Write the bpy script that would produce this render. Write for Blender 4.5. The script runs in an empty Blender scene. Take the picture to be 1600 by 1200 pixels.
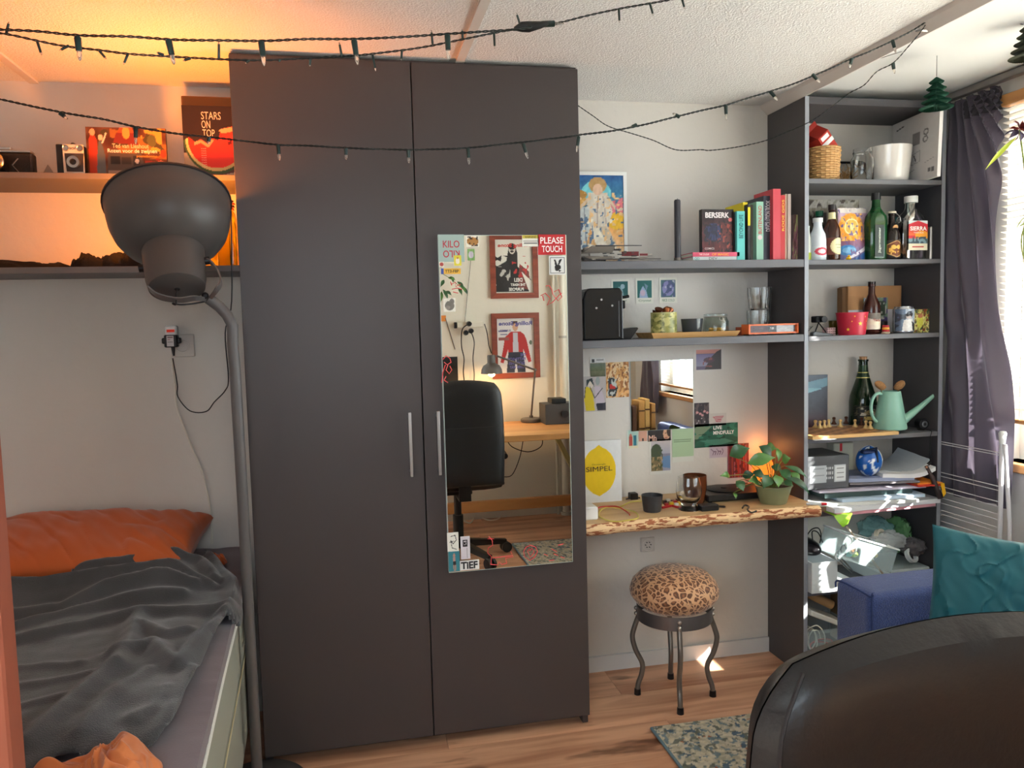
import bpy, math, random
import numpy as np
from mathutils import Vector, Matrix, noise
random.seed(4)
RS = np.random.RandomState(7)
SC = bpy.context.scene
COL = SC.collection
# ------------------------------------------------------------------ camera
CAM = np.array([0.28601, -2.23851, 1.24762]); YAW, PIT, ROL, FPX = 0.20356, -0.07677, -0.02609, 1217.0
_f = np.array([math.sin(YAW)*math.cos(PIT), math.cos(YAW)*math.cos(PIT), math.sin(PIT)])
_r0 = np.array([math.cos(YAW), -math.sin(YAW), 0.]); _u0 = np.cross(_r0, _f)
_r = _r0*math.cos(ROL)+_u0*math.sin(ROL); _u = -_r0*math.sin(ROL)+_u0*math.cos(ROL)
cd = bpy.data.cameras.new('camera'); cam = bpy.data.objects.new('camera', cd); COL.objects.link(cam)
m4 = Matrix(((_r[0], _u[0], -_f[0], CAM[0]), (_r[1], _u[1], -_f[1], CAM[1]), (_r[2], _u[2], -_f[2], CAM[2]), (0, 0, 0, 1)))
cam.matrix_world = m4
cd.sensor_fit = 'HORIZONTAL'; cd.sensor_width = 36.0; cd.lens = 36.0*FPX/1600.0; cd.clip_start = 0.02; cd.clip_end = 100
SC.camera = cam
# ------------------------------------------------------------------ light
w = bpy.data.worlds.new('daylight'); SC.world = w; w.use_nodes = True
bg = w.node_tree.nodes['Background']; bg.inputs[0].default_value = (0.80, 0.90, 1.0, 1); bg.inputs[1].default_value = 6.0
sd = bpy.data.lights.new('sun', 'SUN'); sd.energy = 26; sd.angle = math.radians(0.6); sd.color = (1.0, 0.94, 0.85)
sun = bpy.data.objects.new('sun', sd); COL.objects.link(sun)
sun.rotation_euler = Vector((-1, .95, -.88)).to_track_quat('-Z', 'Y').to_euler()
pd = bpy.data.lights.new('window_portal', 'AREA'); pd.shape = 'RECTANGLE'; pd.size = 1.26; pd.size_y = 2.2
try: pd.cycles.is_portal = True
except Exception: pass
po = bpy.data.objects.new('window_portal', pd); COL.objects.link(po)
po.location = (2.62, -1.13, 1.37); po.rotation_euler = Vector((-1, 0, 0)).to_track_quat('-Z', 'Y').to_euler()
pd2 = bpy.data.lights.new('window_portal', 'AREA'); pd2.shape = 'RECTANGLE'; pd2.size = 1.83; pd2.size_y = .88
try: pd2.cycles.is_portal = True
except Exception: pass
po2 = bpy.data.objects.new('window_portal', pd2); COL.objects.link(po2)
po2.location = (-.335, -2.82, 1.42); po2.rotation_euler = Vector((0, 1, 0)).to_track_quat('-Z', 'Z').to_euler()
SC.view_settings.view_transform = 'Standard'; SC.view_settings.look = 'None'; SC.view_settings.gamma = 1
SC.view_settings.use_curve_mapping = False; SC.view_settings.exposure = 0.58

# ------------------------------------------------------------------ measuring
def at(u, v, **k):
    d = _f+_r*(u-800)/FPX-_u*(v-600)/FPX
    a = 'xyz'.index(list(k)[0]); t = (list(k.values())[0]-CAM[a])/d[a]
    return CAM+t*d
def mz(u, v, z):            # a thing seen in the wardrobe mirror, at height z
    p = at(u, v, z=z); return np.array([p[0], -.044-p[1], z])
def my(u, v, y):            # same, at depth y
    p = at(u, v, y=-.044-y); return np.array([p[0], y, p[2]])
YW = 0.357; ZC = 1.998
# ------------------------------------------------------------------ helpers
def lin(c):
    c = np.asarray(c, float)/255.
    return np.where(c <= .04045, c/12.92, ((c+.055)/1.055)**2.4)
_mc = {}
def mat(c, rough=.5, metal=0., bump=0., bs=60., var=0., vs=8., trans=0., emit=0., coat=0., alpha=1., sheen=0., ior=1.45, attr=False, stretch=None, sub=0.):
    key = (tuple(c) if c is not None else None, rough, metal, bump, bs, var, vs, trans, emit, coat, alpha, sheen, ior, attr, stretch, sub)
    if key in _mc: return _mc[key]
    m = bpy.data.materials.new('mat_%d' % len(_mc)); m.use_nodes = True; N = m.node_tree.nodes; L = m.node_tree.links
    b = N['Principled BSDF']; r, g, bl = lin(c) if c is not None else (1, 1, 1)
    I = b.inputs
    I['Base Color'].default_value = (r, g, bl, 1); I['Roughness'].default_value = rough; I['Metallic'].default_value = metal
    I['Transmission Weight'].default_value = trans; I['IOR'].default_value = ior; I['Alpha'].default_value = alpha
    I['Coat Weight'].default_value = coat
    if sheen: I['Sheen Weight'].default_value = sheen; I['Sheen Roughness'].default_value = .4
    if emit: I['Emission Color'].default_value = (r, g, bl, 1); I['Emission Strength'].default_value = emit
    if bump or var:
        tc = N.new('ShaderNodeTexCoord'); src = tc.outputs['Object']
        if stretch:
            mp = N.new('ShaderNodeMapping'); mp.inputs['Scale'].default_value = stretch; L.new(src, mp.inputs[0]); src = mp.outputs[0]
    if bump:
        n = N.new('ShaderNodeTexNoise'); n.inputs['Scale'].default_value = bs; n.inputs['Detail'].default_value = 3; L.new(src, n.inputs['Vector'])
        bp = N.new('ShaderNodeBump'); bp.inputs['Strength'].default_value = min(1, bump); bp.inputs['Distance'].default_value = .004
        L.new(n.outputs[0], bp.inputs['Height']); L.new(bp.outputs[0], I['Normal'])
    if attr:
        a = N.new('ShaderNodeAttribute'); a.attribute_name = 'Col'; L.new(a.outputs['Color'], I['Base Color'])
        if emit: L.new(a.outputs['Color'], I['Emission Color'])
    elif var:
        n2 = N.new('ShaderNodeTexNoise'); n2.inputs['Scale'].default_value = vs; n2.inputs['Detail'].default_value = 4; L.new(src, n2.inputs['Vector'])
        cr = N.new('ShaderNodeValToRGB'); e = cr.color_ramp.elements
        e[0].position = .3; e[1].position = .7
        e[0].color = (r*(1-var), g*(1-var), bl*(1-var), 1); e[1].color = (min(1, r*(1+var)), min(1, g*(1+var)), min(1, bl*(1+var)), 1)
        L.new(n2.outputs[0], cr.inputs[0]); L.new(cr.outputs[0], I['Base Color'])
    _mc[key] = m
    return m
class B:
    def __init__(s): s.v = []; s.f = []; s.c = []; s.col = (1, 1, 1); s.o = 0
    def add(s, vs, fs, cols=None):
        k = len(s.v); s.v += [tuple(map(float, p)) for p in vs]; s.f += [tuple(i+k for i in f) for f in fs]
        s.c += list(cols) if cols is not None else [s.col]*len(vs); return s
    def box(s, x0, x1, y0, y1, z0, z1, M=None):
        x0, x1 = sorted((x0, x1)); y0, y1 = sorted((y0, y1)); z0, z1 = sorted((z0, z1))
        vs = [(x, y, z) for z in (z0, z1) for y in (y0, y1) for x in (x0, x1)]
        if M is not None: vs = [M @ Vector(p) for p in vs]
        return s.add(vs, [(0, 2, 3, 1), (4, 5, 7, 6), (0, 1, 5, 4), (2, 6, 7, 3), (0, 4, 6, 2), (1, 3, 7, 5)])
    def tube(s, pts, r, n=8, cap=True):
        P = [Vector(tuple(map(float, p))) for p in pts]; k = len(P); rr = r if hasattr(r, '__len__') else [r]*k
        T = [(P[min(i+1, k-1)]-P[max(i-1, 0)]).normalized() for i in range(k)]
        a = T[0].orthogonal().normalized(); vs = []
        for i in range(k):
            a = (a-T[i]*a.dot(T[i])); a = a.normalized() if a.length > 1e-6 else T[i].orthogonal().normalized()
            b = T[i].cross(a)
            for j in range(n):
                t = 2*math.pi*j/n; vs.append(P[i]+(a*math.cos(t)+b*math.sin(t))*rr[i])
        fs = [(i*n+j, i*n+(j+1) % n, (i+1)*n+(j+1) % n, (i+1)*n+j) for i in range(k-1) for j in range(n)]
        if cap: fs += [tuple(range(n))[::-1], tuple(range((k-1)*n, k*n))]
        return s.add(vs, fs)
    def cyl(s, a, b, r0, r1=None, n=20): return s.tube([a, b], [r0, r0 if r1 is None else r1], n)
    def lathe(s, prof, c=(0, 0, 0), n=28, M=None, cols=None):
        vs = []; cs = []
        for i, (r, z) in enumerate(prof):
            for j in range(n):
                t = 2*math.pi*j/n; p = Vector((max(r, 1e-5)*math.cos(t), max(r, 1e-5)*math.sin(t), z))
                if M is not None: p = M @ p
                vs.append((p[0]+c[0], p[1]+c[1], p[2]+c[2])); cs.append(cols[i] if cols else s.col)
        fs = [(i*n+j, i*n+(j+1) % n, (i+1)*n+(j+1) % n, (i+1)*n+j) for i in range(len(prof)-1) for j in range(n)]
        return s.add(vs, fs, cs)
    def grid(s, fn, nu, nv, cu=False, cols=None):
        ku = nu if cu else nu+1
        vs = [fn(i/nu, j/nv) for j in range(nv+1) for i in range(ku)]
        fs = [(j*ku+i, j*ku+(i+1) % ku, (j+1)*ku+(i+1) % ku, (j+1)*ku+i) for j in range(nv) for i in range(nu)]
        return s.add(vs, fs, cols)
    def sph(s, c, rx, ry=None, rz=None, n=16, M=None):
        ry = rx if ry is None else ry; rz = rx if rz is None else rz
        def fn(u, v):
            t = 2*math.pi*u; p = math.pi*(v-.5)
            q = Vector((rx*math.cos(t)*math.cos(p), ry*math.sin(t)*math.cos(p), rz*math.sin(p)))
            if M is not None: q = M @ q
            return (q[0]+c[0], q[1]+c[1], q[2]+c[2])
        return s.grid(fn, n, n//2, True)
    def prism(s, poly, O, U, V, th):      # polygon in plane (O,U,V), extruded by th along U x V
        O, U, V = Vector(O), Vector(U), Vector(V); W = U.cross(V).normalized()*th; n = len(poly)
        vs = [O+U*a+V*b for a, b in poly]+[O+U*a+V*b+W for a, b in poly]
        return s.add(vs, [tuple(range(n))[::-1], tuple(range(n, 2*n))]+[(i, (i+1) % n, n+(i+1) % n, n+i) for i in range(n)])
def P(root, name, b, m, world=True, smooth=True, bev=0., colr=False, seg=1):
    off = root.matrix_basis.translation if (root is not None and world and root.parent is None and root.type == 'EMPTY') else Vector((0, 0, 0))
    if root is not None and world and root.type != 'EMPTY':
        off = Vector(root.get('_off', (0, 0, 0)))
    me = bpy.data.meshes.new(name)
    vs = [(p[0]-off[0], p[1]-off[1], p[2]-off[2]) for p in b.v] if off.length else b.v
    me.from_pydata(vs, [], b.f); me.update()
    if colr:
        a = me.color_attributes.new('Col', 'FLOAT_COLOR', 'POINT')
        c = np.ones((len(vs), 4), np.float32); c[:, :3] = np.array(b.c, np.float32)
        a.data.foreach_set('color', c.ravel())
    if smooth:
        me.shade_smooth(); me.set_sharp_from_angle(angle=math.radians(38))
    me.materials.append(m)
    o = bpy.data.objects.new(name, me); COL.objects.link(o)
    if root is not None:
        o.parent = root
        if off.length: o['_off'] = tuple(off)
    if bev:
        md = o.modifiers.new('bevel', 'BEVEL'); md.width = bev; md.segments = seg; md.limit_method = 'ANGLE'
    return o
def tag(o, label=None, cat=None, group=None, kind=None):
    if label: o['label'] = label
    if cat: o['category'] = cat
    if group: o['group'] = group
    if kind: o['kind'] = kind
    return o
def thing(name, label, cat, loc=(0, 0, 0), group=None, rz=0):
    o = bpy.data.objects.new(name, None); COL.objects.link(o); o.location = tuple(map(float, loc)); o.rotation_euler = (0, 0, rz); o.empty_display_size = .02
    return tag(o, label, cat, group)
def solo(name, b, m, label, cat, group=None, **k):    # one-mesh thing, origin moved to its base centre
    v = np.array(b.v); c = Vector(((v[:, 0].min()+v[:, 0].max())/2, (v[:, 1].min()+v[:, 1].max())/2, v[:, 2].min()))
    b.v = [(p[0]-c[0], p[1]-c[1], p[2]-c[2]) for p in b.v]
    o = P(None, name, b, m, **k); o.location = c; return tag(o, label, cat, group)
def struct(name, b, m, **k): return tag(P(None, name, b, m, smooth=False, **k), kind='structure')
# ------------------------------------------------------------------ text and print
_tm = {}
def glyphs(s, bold=0.):
    if (s, bold) in _tm: return _tm[(s, bold)]
    c = bpy.data.curves.new('t', 'FONT'); c.body = s; c.size = 1; c.offset = bold; c.resolution_u = 3; c.align_x = 'LEFT'; c.space_line = .85
    o = bpy.data.objects.new('t', c); COL.objects.link(o)
    me = bpy.data.meshes.new_from_object(o.evaluated_get(bpy.context.evaluated_depsgraph_get()))
    vs = np.array([tuple(v.co) for v in me.vertices]) if len(me.vertices) else np.zeros((1, 3)); fs = [tuple(p.vertices) for p in me.polygons]
    bpy.data.objects.remove(o); bpy.data.curves.remove(c); bpy.data.meshes.remove(me)
    vs -= vs.min(0); e = vs.max(0); vs[:, 0] /= max(e[0], 1e-6); vs[:, 1] /= max(e[1], 1e-6)
    _tm[(s, bold)] = (vs, fs); return vs, fs
def text(root, s, m, O, U, V, wd, h, bold=.012, off=.0007, name='lettering', shear=0, world=True):
    """O: lower-left corner; U, V unit directions; normal U x V faces the reader"""
    vs, fs = glyphs(s, bold); O, U, V = Vector(tuple(map(float, O))), Vector(U), Vector(V); W = U.cross(V).normalized()*off; b = B()
    b.add([O+U*(p[0]*wd+shear*p[1]*h)+V*(p[1]*h)+W for p in vs], fs)
    return P(root, name, b, m, world=world, smooth=False)
X1, Y1, Z1 = Vector((1, 0, 0)), Vector((0, 1, 0)), Vector((0, 0, 1))
def textf(root, s, c, x, y, z, wd, h, **k):       # front-facing (towards -y), x,z = lower-left
    return text(root, s, mat(c, .6), (x, y, z), X1, Z1, wd, h, **k)
class C:
    def __init__(s, w, h, bg): s.w, s.h = w, h; s.a = np.ones((h, w, 3))*np.array(bg, float); s.y, s.x = np.mgrid[0:h, 0:w]; s.x = (s.x+.0)/(w-1); s.y = s.y/(h-1.)
    def put(s, m, c): s.a[m] = c; return s
    def r(s, x0, y0, x1, y1, c): return s.put((s.x >= x0) & (s.x <= x1) & (s.y >= y0) & (s.y <= y1), c)
    def e(s, cx, cy, rx, ry, c): return s.put(((s.x-cx)/rx)**2+((s.y-cy)/ry)**2 <= 1, c)
    def p(s, pts, c):
        ins = np.zeros(s.x.shape, bool); n = len(pts)
        for i in range(n):
            (xa, ya), (xb, yb) = pts[i], pts[(i+1) % n]
            cr = ((ya > s.y) != (yb > s.y)) & (s.x < (xb-xa)*(s.y-ya)/((yb-ya) or 1e-9)+xa); ins ^= cr
        return s.put(ins, c)
    def l(s, pts, wd, c):
        asp = s.h/s.w
        for (xa, ya), (xb, yb) in zip(pts[:-1], pts[1:]):
            dx, dy = xb-xa, (yb-ya)*asp; L = dx*dx+dy*dy or 1e-9
            t = np.clip(((s.x-xa)*dx+(s.y-ya)*asp*dy)/L, 0, 1)
            s.put((s.x-xa-t*dx)**2+((s.y-ya)*asp-t*dy)**2 <= wd*wd, c)
        return s
    asp = 1.
    def nz(s, k):
        ky = max(1, int(k*s.asp)); g = RS.rand(ky+2, k+2); X = s.x*k; Y = s.y*ky; i = np.minimum(X.astype(int), k); j = np.minimum(Y.astype(int), ky); fx = X-i; fy = Y-j
        return (g[j, i]*(1-fx)+g[j, i+1]*fx)*(1-fy)+(g[j+1, i]*(1-fx)+g[j+1, i+1]*fx)*fy
    def n(s, amt, k=20): s.a += ((s.nz(k)-.5)*2*amt)[..., None]; return s
    def blob(s, k, th, c, m=None):
        q = s.nz(k) > th
        if m is not None: q &= (s.x >= m[0]) & (s.y >= m[1]) & (s.x <= m[2]) & (s.y <= m[3])
        return s.put(q, c)
    def g(s, c0, c1, y0=0., y1=1.):
        t = np.clip((s.y-y0)/(y1-y0), 0, 1)[..., None]; m = (s.y >= y0) & (s.y <= y1); q = np.array(c0)*(1-t)+np.array(c1)*t; s.a[m] = q[m]; return s
    def lin(s): return lin(np.clip(s.a, 0, 255)).reshape(-1, 3)
def face(b, cv, O, U, V, wd, h):      # printed face as coloured grid; O upper-left, U right, V down
    O, U, V = Vector(tuple(map(float, O))), Vector(U), Vector(V)
    b.grid(lambda u, v: O+U*(u*wd)+V*(v*h), cv.w-1, cv.h-1, cols=[tuple(c) for c in cv.lin()]); b.f[-(cv.w-1)*(cv.h-1):] = [f[::-1] for f in b.f[-(cv.w-1)*(cv.h-1):]]
    return b
PR = lambda rough=.55: mat(None, rough, attr=True)
def slab(b, x0, x1, y0, z0, z1, cv, th, edge=(1, 1, 1), M=None):   # print on its -y face at y0, thickness behind
    b.col = tuple(lin(np.array(edge)*255)) if max(edge) <= 1 else tuple(lin(edge)); b.box(x0, x1, y0+.0003, y0+th, z0, z1); face(b, cv, (x0, y0, z1), X1, -Z1, x1-x0, z1-z0); return b
def rect(u0, v0, u1, v1, y):
    a = at(u0, v0, y=y); c = at(u1, v1, y=y); return a[0], c[0], c[2], a[2]       # x0,x1,z0,z1
def sc(y): return (at(801, 600, y=y)-at(800, 600, y=y))[0]
# ------------------------------------------------------------------ shared materials
WALL = mat((214, 209, 202), .9, bump=.5, bs=25, var=.02, vs=3)
GREY = mat((69, 62, 61), .45, bump=.03, bs=400)
GREY2 = mat((74, 70, 71), .5)
EDGE = mat((128, 130, 136), .5)
BLACKP = mat((22, 22, 24), .4)
BLACK = mat((14, 14, 16), .5)
STEEL = mat((190, 188, 185), .3, 1.)
WHITE = mat((235, 235, 232), .5)
RGLASS = mat((250, 252, 252), .02, trans=1., ior=1.42)
def thin_glass(tint, boost=.0):
    m = bpy.data.materials.new('thin_glass'); m.use_nodes = True; N = m.node_tree.nodes; L = m.node_tree.links; N.remove(N['Principled BSDF'])
    tr = N.new('ShaderNodeBsdfTransparent'); tr.inputs[0].default_value = (*lin(tint), 1); gl = N.new('ShaderNodeBsdfGlossy'); gl.inputs['Roughness'].default_value = .02
    lw = N.new('ShaderNodeLayerWeight'); lw.inputs[0].default_value = .25; pw = N.new('ShaderNodeMath'); pw.operation = 'MULTIPLY_ADD'; pw.inputs[1].default_value = .75; pw.inputs[2].default_value = boost
    L.new(lw.outputs['Facing'], pw.inputs[0]); sq = N.new('ShaderNodeMath'); sq.operation = 'POWER'; sq.inputs[1].default_value = 2.; L.new(pw.outputs[0], sq.inputs[0])
    mx = N.new('ShaderNodeMixShader'); L.new(sq.outputs[0], mx.inputs[0]); L.new(tr.outputs[0], mx.inputs[1]); L.new(gl.outputs[0], mx.inputs[2]); L.new(mx.outputs[0], N['Material Output'].inputs[0]); return m
GLASS = thin_glass((238, 244, 242), .18); PANE = thin_glass((252, 254, 254), .1)
CORDB = mat((30, 26, 26), .6); CORDW = mat((225, 220, 208), .6)
# ================================================================== SETTING
XL, XR, YF = -1.45, 2.42, -2.70
struct('wall_back', B().box(XL-.1, XR+.1, YW, YW+.1, -.05, ZC+.1), WALL)
struct('wall_left', B().box(XL-.1, XL, YF-.1, YW, -.05, ZC+.1), WALL)
W2X0, W2X1, W2Z0, W2Z1 = -1.25, .58, .98, 1.86
b = B(); b.box(XL-.1, W2X0, YF-.1, YF, -.05, ZC+.1); b.box(W2X1, XR+.1, YF-.1, YF, -.05, ZC+.1); b.box(W2X0, W2X1, YF-.1, YF, -.05, W2Z0); b.box(W2X0, W2X1, YF-.1, YF, W2Z1, ZC+.1)
struct('wall_front', b, mat((226, 220, 206), .9, bump=.4, bs=20))
WY0, WY1, WZ0, WZ1 = -2.2, -.03, .75, 1.93
b = B(); b.box(XR, XR+.14, YF, YW, -.05, WZ0); b.box(XR, XR+.14, YF, YW, WZ1, ZC+.1); b.box(XR, XR+.14, WY1, YW, WZ0, WZ1); b.box(XR, XR+.14, YF, WY0, WZ0, WZ1)
struct('wall_right', b, mat((226, 224, 220), .9, bump=.3, bs=25))
CEILM = mat((240, 238, 236), .95, bump=1., bs=190)
struct('ceiling', B().box(XL, 1.776, YF, YW, ZC, ZC+.1), CEILM)
struct('ceiling_smooth', B().box(1.776, XR, YF, YW, ZC+.002, ZC+.1), mat((232, 234, 233), .9)).name = 'ceiling'
def strip(name, x0, x1): return struct(name, B().box(x0, x1, YF+.001, YW-.001, ZC-.007, ZC-.0005), mat((222, 214, 206), .8))
strip('trim_1', .612, .636); strip('trim_2', -.606, -.582)
b = B(); b.prism([(0, 0), (.036, 0), (.036, -.012), (.028, -.028), (0, -.022)], (1.748, YF+.002, ZC-.0005), X1, Z1, 0.0)
b = B(); n0 = [(1.746, ZC-.0005), (1.784, ZC-.0005), (1.784, ZC-.030), (1.776, ZC-.032), (1.752, ZC-.010)]
b.add([(x, yy, z) for yy in (YF+.002, YW-.002) for x, z in n0], [(0, 1, 2, 3, 4), (9, 8, 7, 6, 5)]+[(i, 5+i, 5+(i+1) % 5, (i+1) % 5) for i in range(5)])
struct('trim_3', b, mat((214, 206, 200), .8))
b = B(); b.box(.97, 1.776, YW-.012, YW-.0005, .0, .055); struct('baseboard_back', b, mat((214, 214, 214), .6))
b = B(); b.box(XL, XR, YF+.0005, YF+.012, .0, .06); struct('baseboard_front', b, mat((224, 222, 214), .6))
# floor: a base slab and separate laminate planks
fl = struct('floor', B().box(XL, XR, YF, YW, -.06, -.012), mat((70, 50, 38), .9))
def wood_mat(base, dark, sc_=1., rough=.45, axis=0, knots=True):
    m = bpy.data.materials.new('wood'); m.use_nodes = True; N = m.node_tree.nodes; L = m.node_tree.links; b_ = N['Principled BSDF']
    tc = N.new('ShaderNodeTexCoord'); oi = N.new('ShaderNodeObjectInfo'); mp = N.new('ShaderNodeMapping')
    s = [18., 18., 18.]; s[axis] = 1.5; mp.inputs['Scale'].default_value = [q*sc_ for q in s]
    ml = N.new('ShaderNodeMath'); ml.operation = 'MULTIPLY'; ml.inputs[1].default_value = 37.; L.new(oi.outputs['Random'], ml.inputs[0])
    cx = N.new('ShaderNodeCombineXYZ'); [L.new(ml.outputs[0], cx.inputs[i]) for i in range(3)]
    L.new(tc.outputs['Object'], mp.inputs['Vector']); L.new(cx.outputs[0], mp.inputs['Location'])
    n1 = N.new('ShaderNodeTexNoise'); n1.inputs['Scale'].default_value = 1.; n1.inputs['Detail'].default_value = 6; n1.inputs['Distortion'].default_value = .6; L.new(mp.outputs[0], n1.inputs['Vector'])
    cr = N.new('ShaderNodeValToRGB'); e = cr.color_ramp.elements; e[0].position = .30; e[1].position = .62
    e[0].color = (*lin(dark), 1); e[1].color = (*lin(base), 1); L.new(n1.outputs[0], cr.inputs[0])
    last = cr.outputs[0]
    if knots:
        mp2 = N.new('ShaderNodeMapping'); s2 = [14., 14., 14.]; s2[axis] = 4.; mp2.inputs['Scale'].default_value = s2; L.new(tc.outputs['Object'], mp2.inputs['Vector']); L.new(cx.outputs[0], mp2.inputs['Location'])
        n2 = N.new('ShaderNodeTexNoise'); n2.inputs['Scale'].default_value = .9; n2.inputs['Detail'].default_value = 3; L.new(mp2.outputs[0], n2.inputs['Vector'])
        c2 = N.new('ShaderNodeValToRGB'); c2.color_ramp.elements[0].position = .27; c2.color_ramp.elements[1].position = .36
        c2.color_ramp.elements[0].color = (.22, .16, .12, 1); c2.color_ramp.elements[1].color = (1, 1, 1, 1); L.new(n2.outputs[0], c2.inputs[0])
        mx = N.new('ShaderNodeMix'); mx.data_type = 'RGBA'; mx.blend_type = 'MULTIPLY'; mx.inputs[0].default_value = .8
        L.new(last, mx.inputs[6]); L.new(c2.outputs[0], mx.inputs[7]); last = mx.outputs[2]
    hs = N.new('ShaderNodeHueSaturation'); mr = N.new('ShaderNodeMapRange'); mr.inputs['To Min'].default_value = .85; mr.inputs['To Max'].default_value = 1.12
    L.new(oi.outputs['Random'], mr.inputs[0]); L.new(mr.outputs[0], hs.inputs['Value']); L.new(last, hs.inputs['Color']); L.new(hs.outputs[0], b_.inputs['Base Color'])
    bp = N.new('ShaderNodeBump'); bp.inputs['Strength'].default_value = .15; bp.inputs['Distance'].default_value = .002; L.new(n1.outputs[0], bp.inputs['Height']); L.new(bp.outputs[0], b_.inputs['Normal'])
    b_.inputs['Roughness'].default_value = rough
    return m
PLANK = wood_mat((226, 176, 142), (170, 116, 86), rough=.42)
PW, PL = .192, 1.29
pme = P(None, 'plank', B().box(0, PL-.0012, 0, PW-.0012, -.012, 0), PLANK, smooth=False); plank_mesh = pme.data; bpy.data.objects.remove(pme)
row = 0; y = YW-PW
while y > YF-PW:
    off = (row*.47) % 1.0*PL; x = XL-off
    while x < XR:
        x0 = max(x, XL); x1 = min(x+PL, XR); y0 = max(y, YF); y1 = y+PW
        if x1-x0 > .02 and y1-y0 > .01:
            if x0 == x and x1 == x+PL and y0 == y:
                o = bpy.data.objects.new('plank', plank_mesh); COL.objects.link(o); o.parent = fl; o.location = (x0, y0, 0)
            else:
                o = P(fl, 'plank', B().box(0, x1-x0-.0012, 0, y1-y0-.0012, -.012, 0), PLANK, world=False, smooth=False); o.location = (x0, y0, 0)
        x += PL
    y -= PW; row += 1
# window
WOODB = wood_mat((206, 150, 92), (170, 110, 60), rough=.4, axis=1, knots=False)
b = B()
for (y0, y1, z0, z1) in ((WY0, WY1, WZ0, WZ0+.05), (WY0, WY1, WZ1-.05, WZ1), (WY0, WY0+.05, WZ0+.05, WZ1-.05), (WY1-.05, WY1, WZ0+.05, WZ1-.05), (-1.14, -1.09, WZ0+.05, WZ1-.05)): b.box(XR+.07, XR+.12, y0, y1, z0, z1)
win = struct('window_1', b, WHITE)
P(win, 'transom', B().box(XR+.062, XR+.128, WY0+.052, WY1-.052, 1.632, 1.69), WOODB, smooth=False, bev=.003)
for (y0, y1, z0, z1) in ((WY0+.05, -1.14, WZ0+.05, 1.632), (-1.09, WY1-.05, WZ0+.05, 1.632), (WY0+.05, -1.14, 1.69, WZ1-.05), (-1.09, WY1-.05, 1.69, WZ1-.05)):
    P(win, 'pane', B().box(XR+.093, XR+.097, y0, y1, z0, z1), PANE, smooth=False)
P(win, 'window_sill', B().box(XR-.034, XR+.068, WY0-.04, WY1+.03, WZ0-.028, WZ0), WOODB, smooth=False, bev=.004)
b = B()
b.box(XR-.012, XR-.0005, WY0-.05, WY1+.05, .1, .11)
struct('ground_outside', B().box(-20, XR+.5, -30, YF-.6, -3.2, -3.0), mat((74, 84, 56), .95)).name = 'ground'  # unseen dark ground, added to keep bounce light off the ceiling
b = B(); y0_, y1_ = YF-.08, YF-.03
for (x0, x1, z0, z1) in ((W2X0, W2X1, W2Z0, W2Z0+.05), (W2X0, W2X1, W2Z1-.05, W2Z1), (W2X0, W2X0+.05, W2Z0+.05, W2Z1-.05), (W2X1-.05, W2X1, W2Z0+.05, W2Z1-.05), (-.36, -.31, W2Z0+.05, W2Z1-.05)): b.box(x0, x1, y0_, y1_, z0, z1)
win2 = struct('added_window', b, WHITE)  # unseen window, added to supply soft front light
for (x0, x1) in ((W2X0+.05, -.36), (-.31, W2X1-.05)): P(win2, 'pane', B().box(x0, x1, YF-.057, YF-.053, W2Z0+.05, W2Z1-.05), PANE, smooth=False)
P(win2, 'window_sill', B().box(W2X0-.03, W2X1+.03, YF-.03, YF+.05, W2Z0-.025, W2Z0-.001), WHITE, smooth=False, bev=.003)
# ground outside, made pale to bounce sunlight up onto the ceiling
struct('ground_outside', B().box(XR+.6, XR+30, -20, 20, -3.2, -3.0), mat((214, 212, 204), .9)).name = 'ground'
# blind: slats on cords
SL = mat((238, 232, 220), .5); Ms = Matrix.Rotation(math.radians(13), 4, 'Y')
for (ya, yb, zbot, lb) in ((-.42, WY1-.01, .885, 'near the curtain, ending a little above the sill'), (WY0-.02, -.432, .80, 'at the far end of the window, lowered nearly to the sill')):
    bl = thing('window_blind', 'wooden slat blind '+lb, 'blind', (XR-.03, (ya+yb)/2, zbot))
    P(bl, 'head_rail', B().box(XR-.05, XR-.012, ya, yb, 1.905, 1.94), WOODB, smooth=False, bev=.002)
    sl = None; zz = 1.893; hl = (yb-ya)/2-.005
    while zz > zbot+.025:
        if sl is None: sl = P(bl, 'slat', B().box(-.011, .011, -hl, hl, -.0008, .0008, Ms), SL, world=False, smooth=False); o = sl
        else: o = sl.copy(); COL.objects.link(o); o.parent = bl
        o.location = (0, 0, zz-zbot); zz -= .0205
    P(bl, 'bottom_rail', B().box(XR-.042, XR-.018, ya+.005, yb-.005, zbot, zbot+.013), WOODB, smooth=False, bev=.002)
    for yy in (ya+.1, yb-.1): P(bl, 'cord', B().box(XR-.0445, XR-.0435, yy-.001, yy+.001, zbot+.013, 1.905), CORDW, smooth=False)
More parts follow.
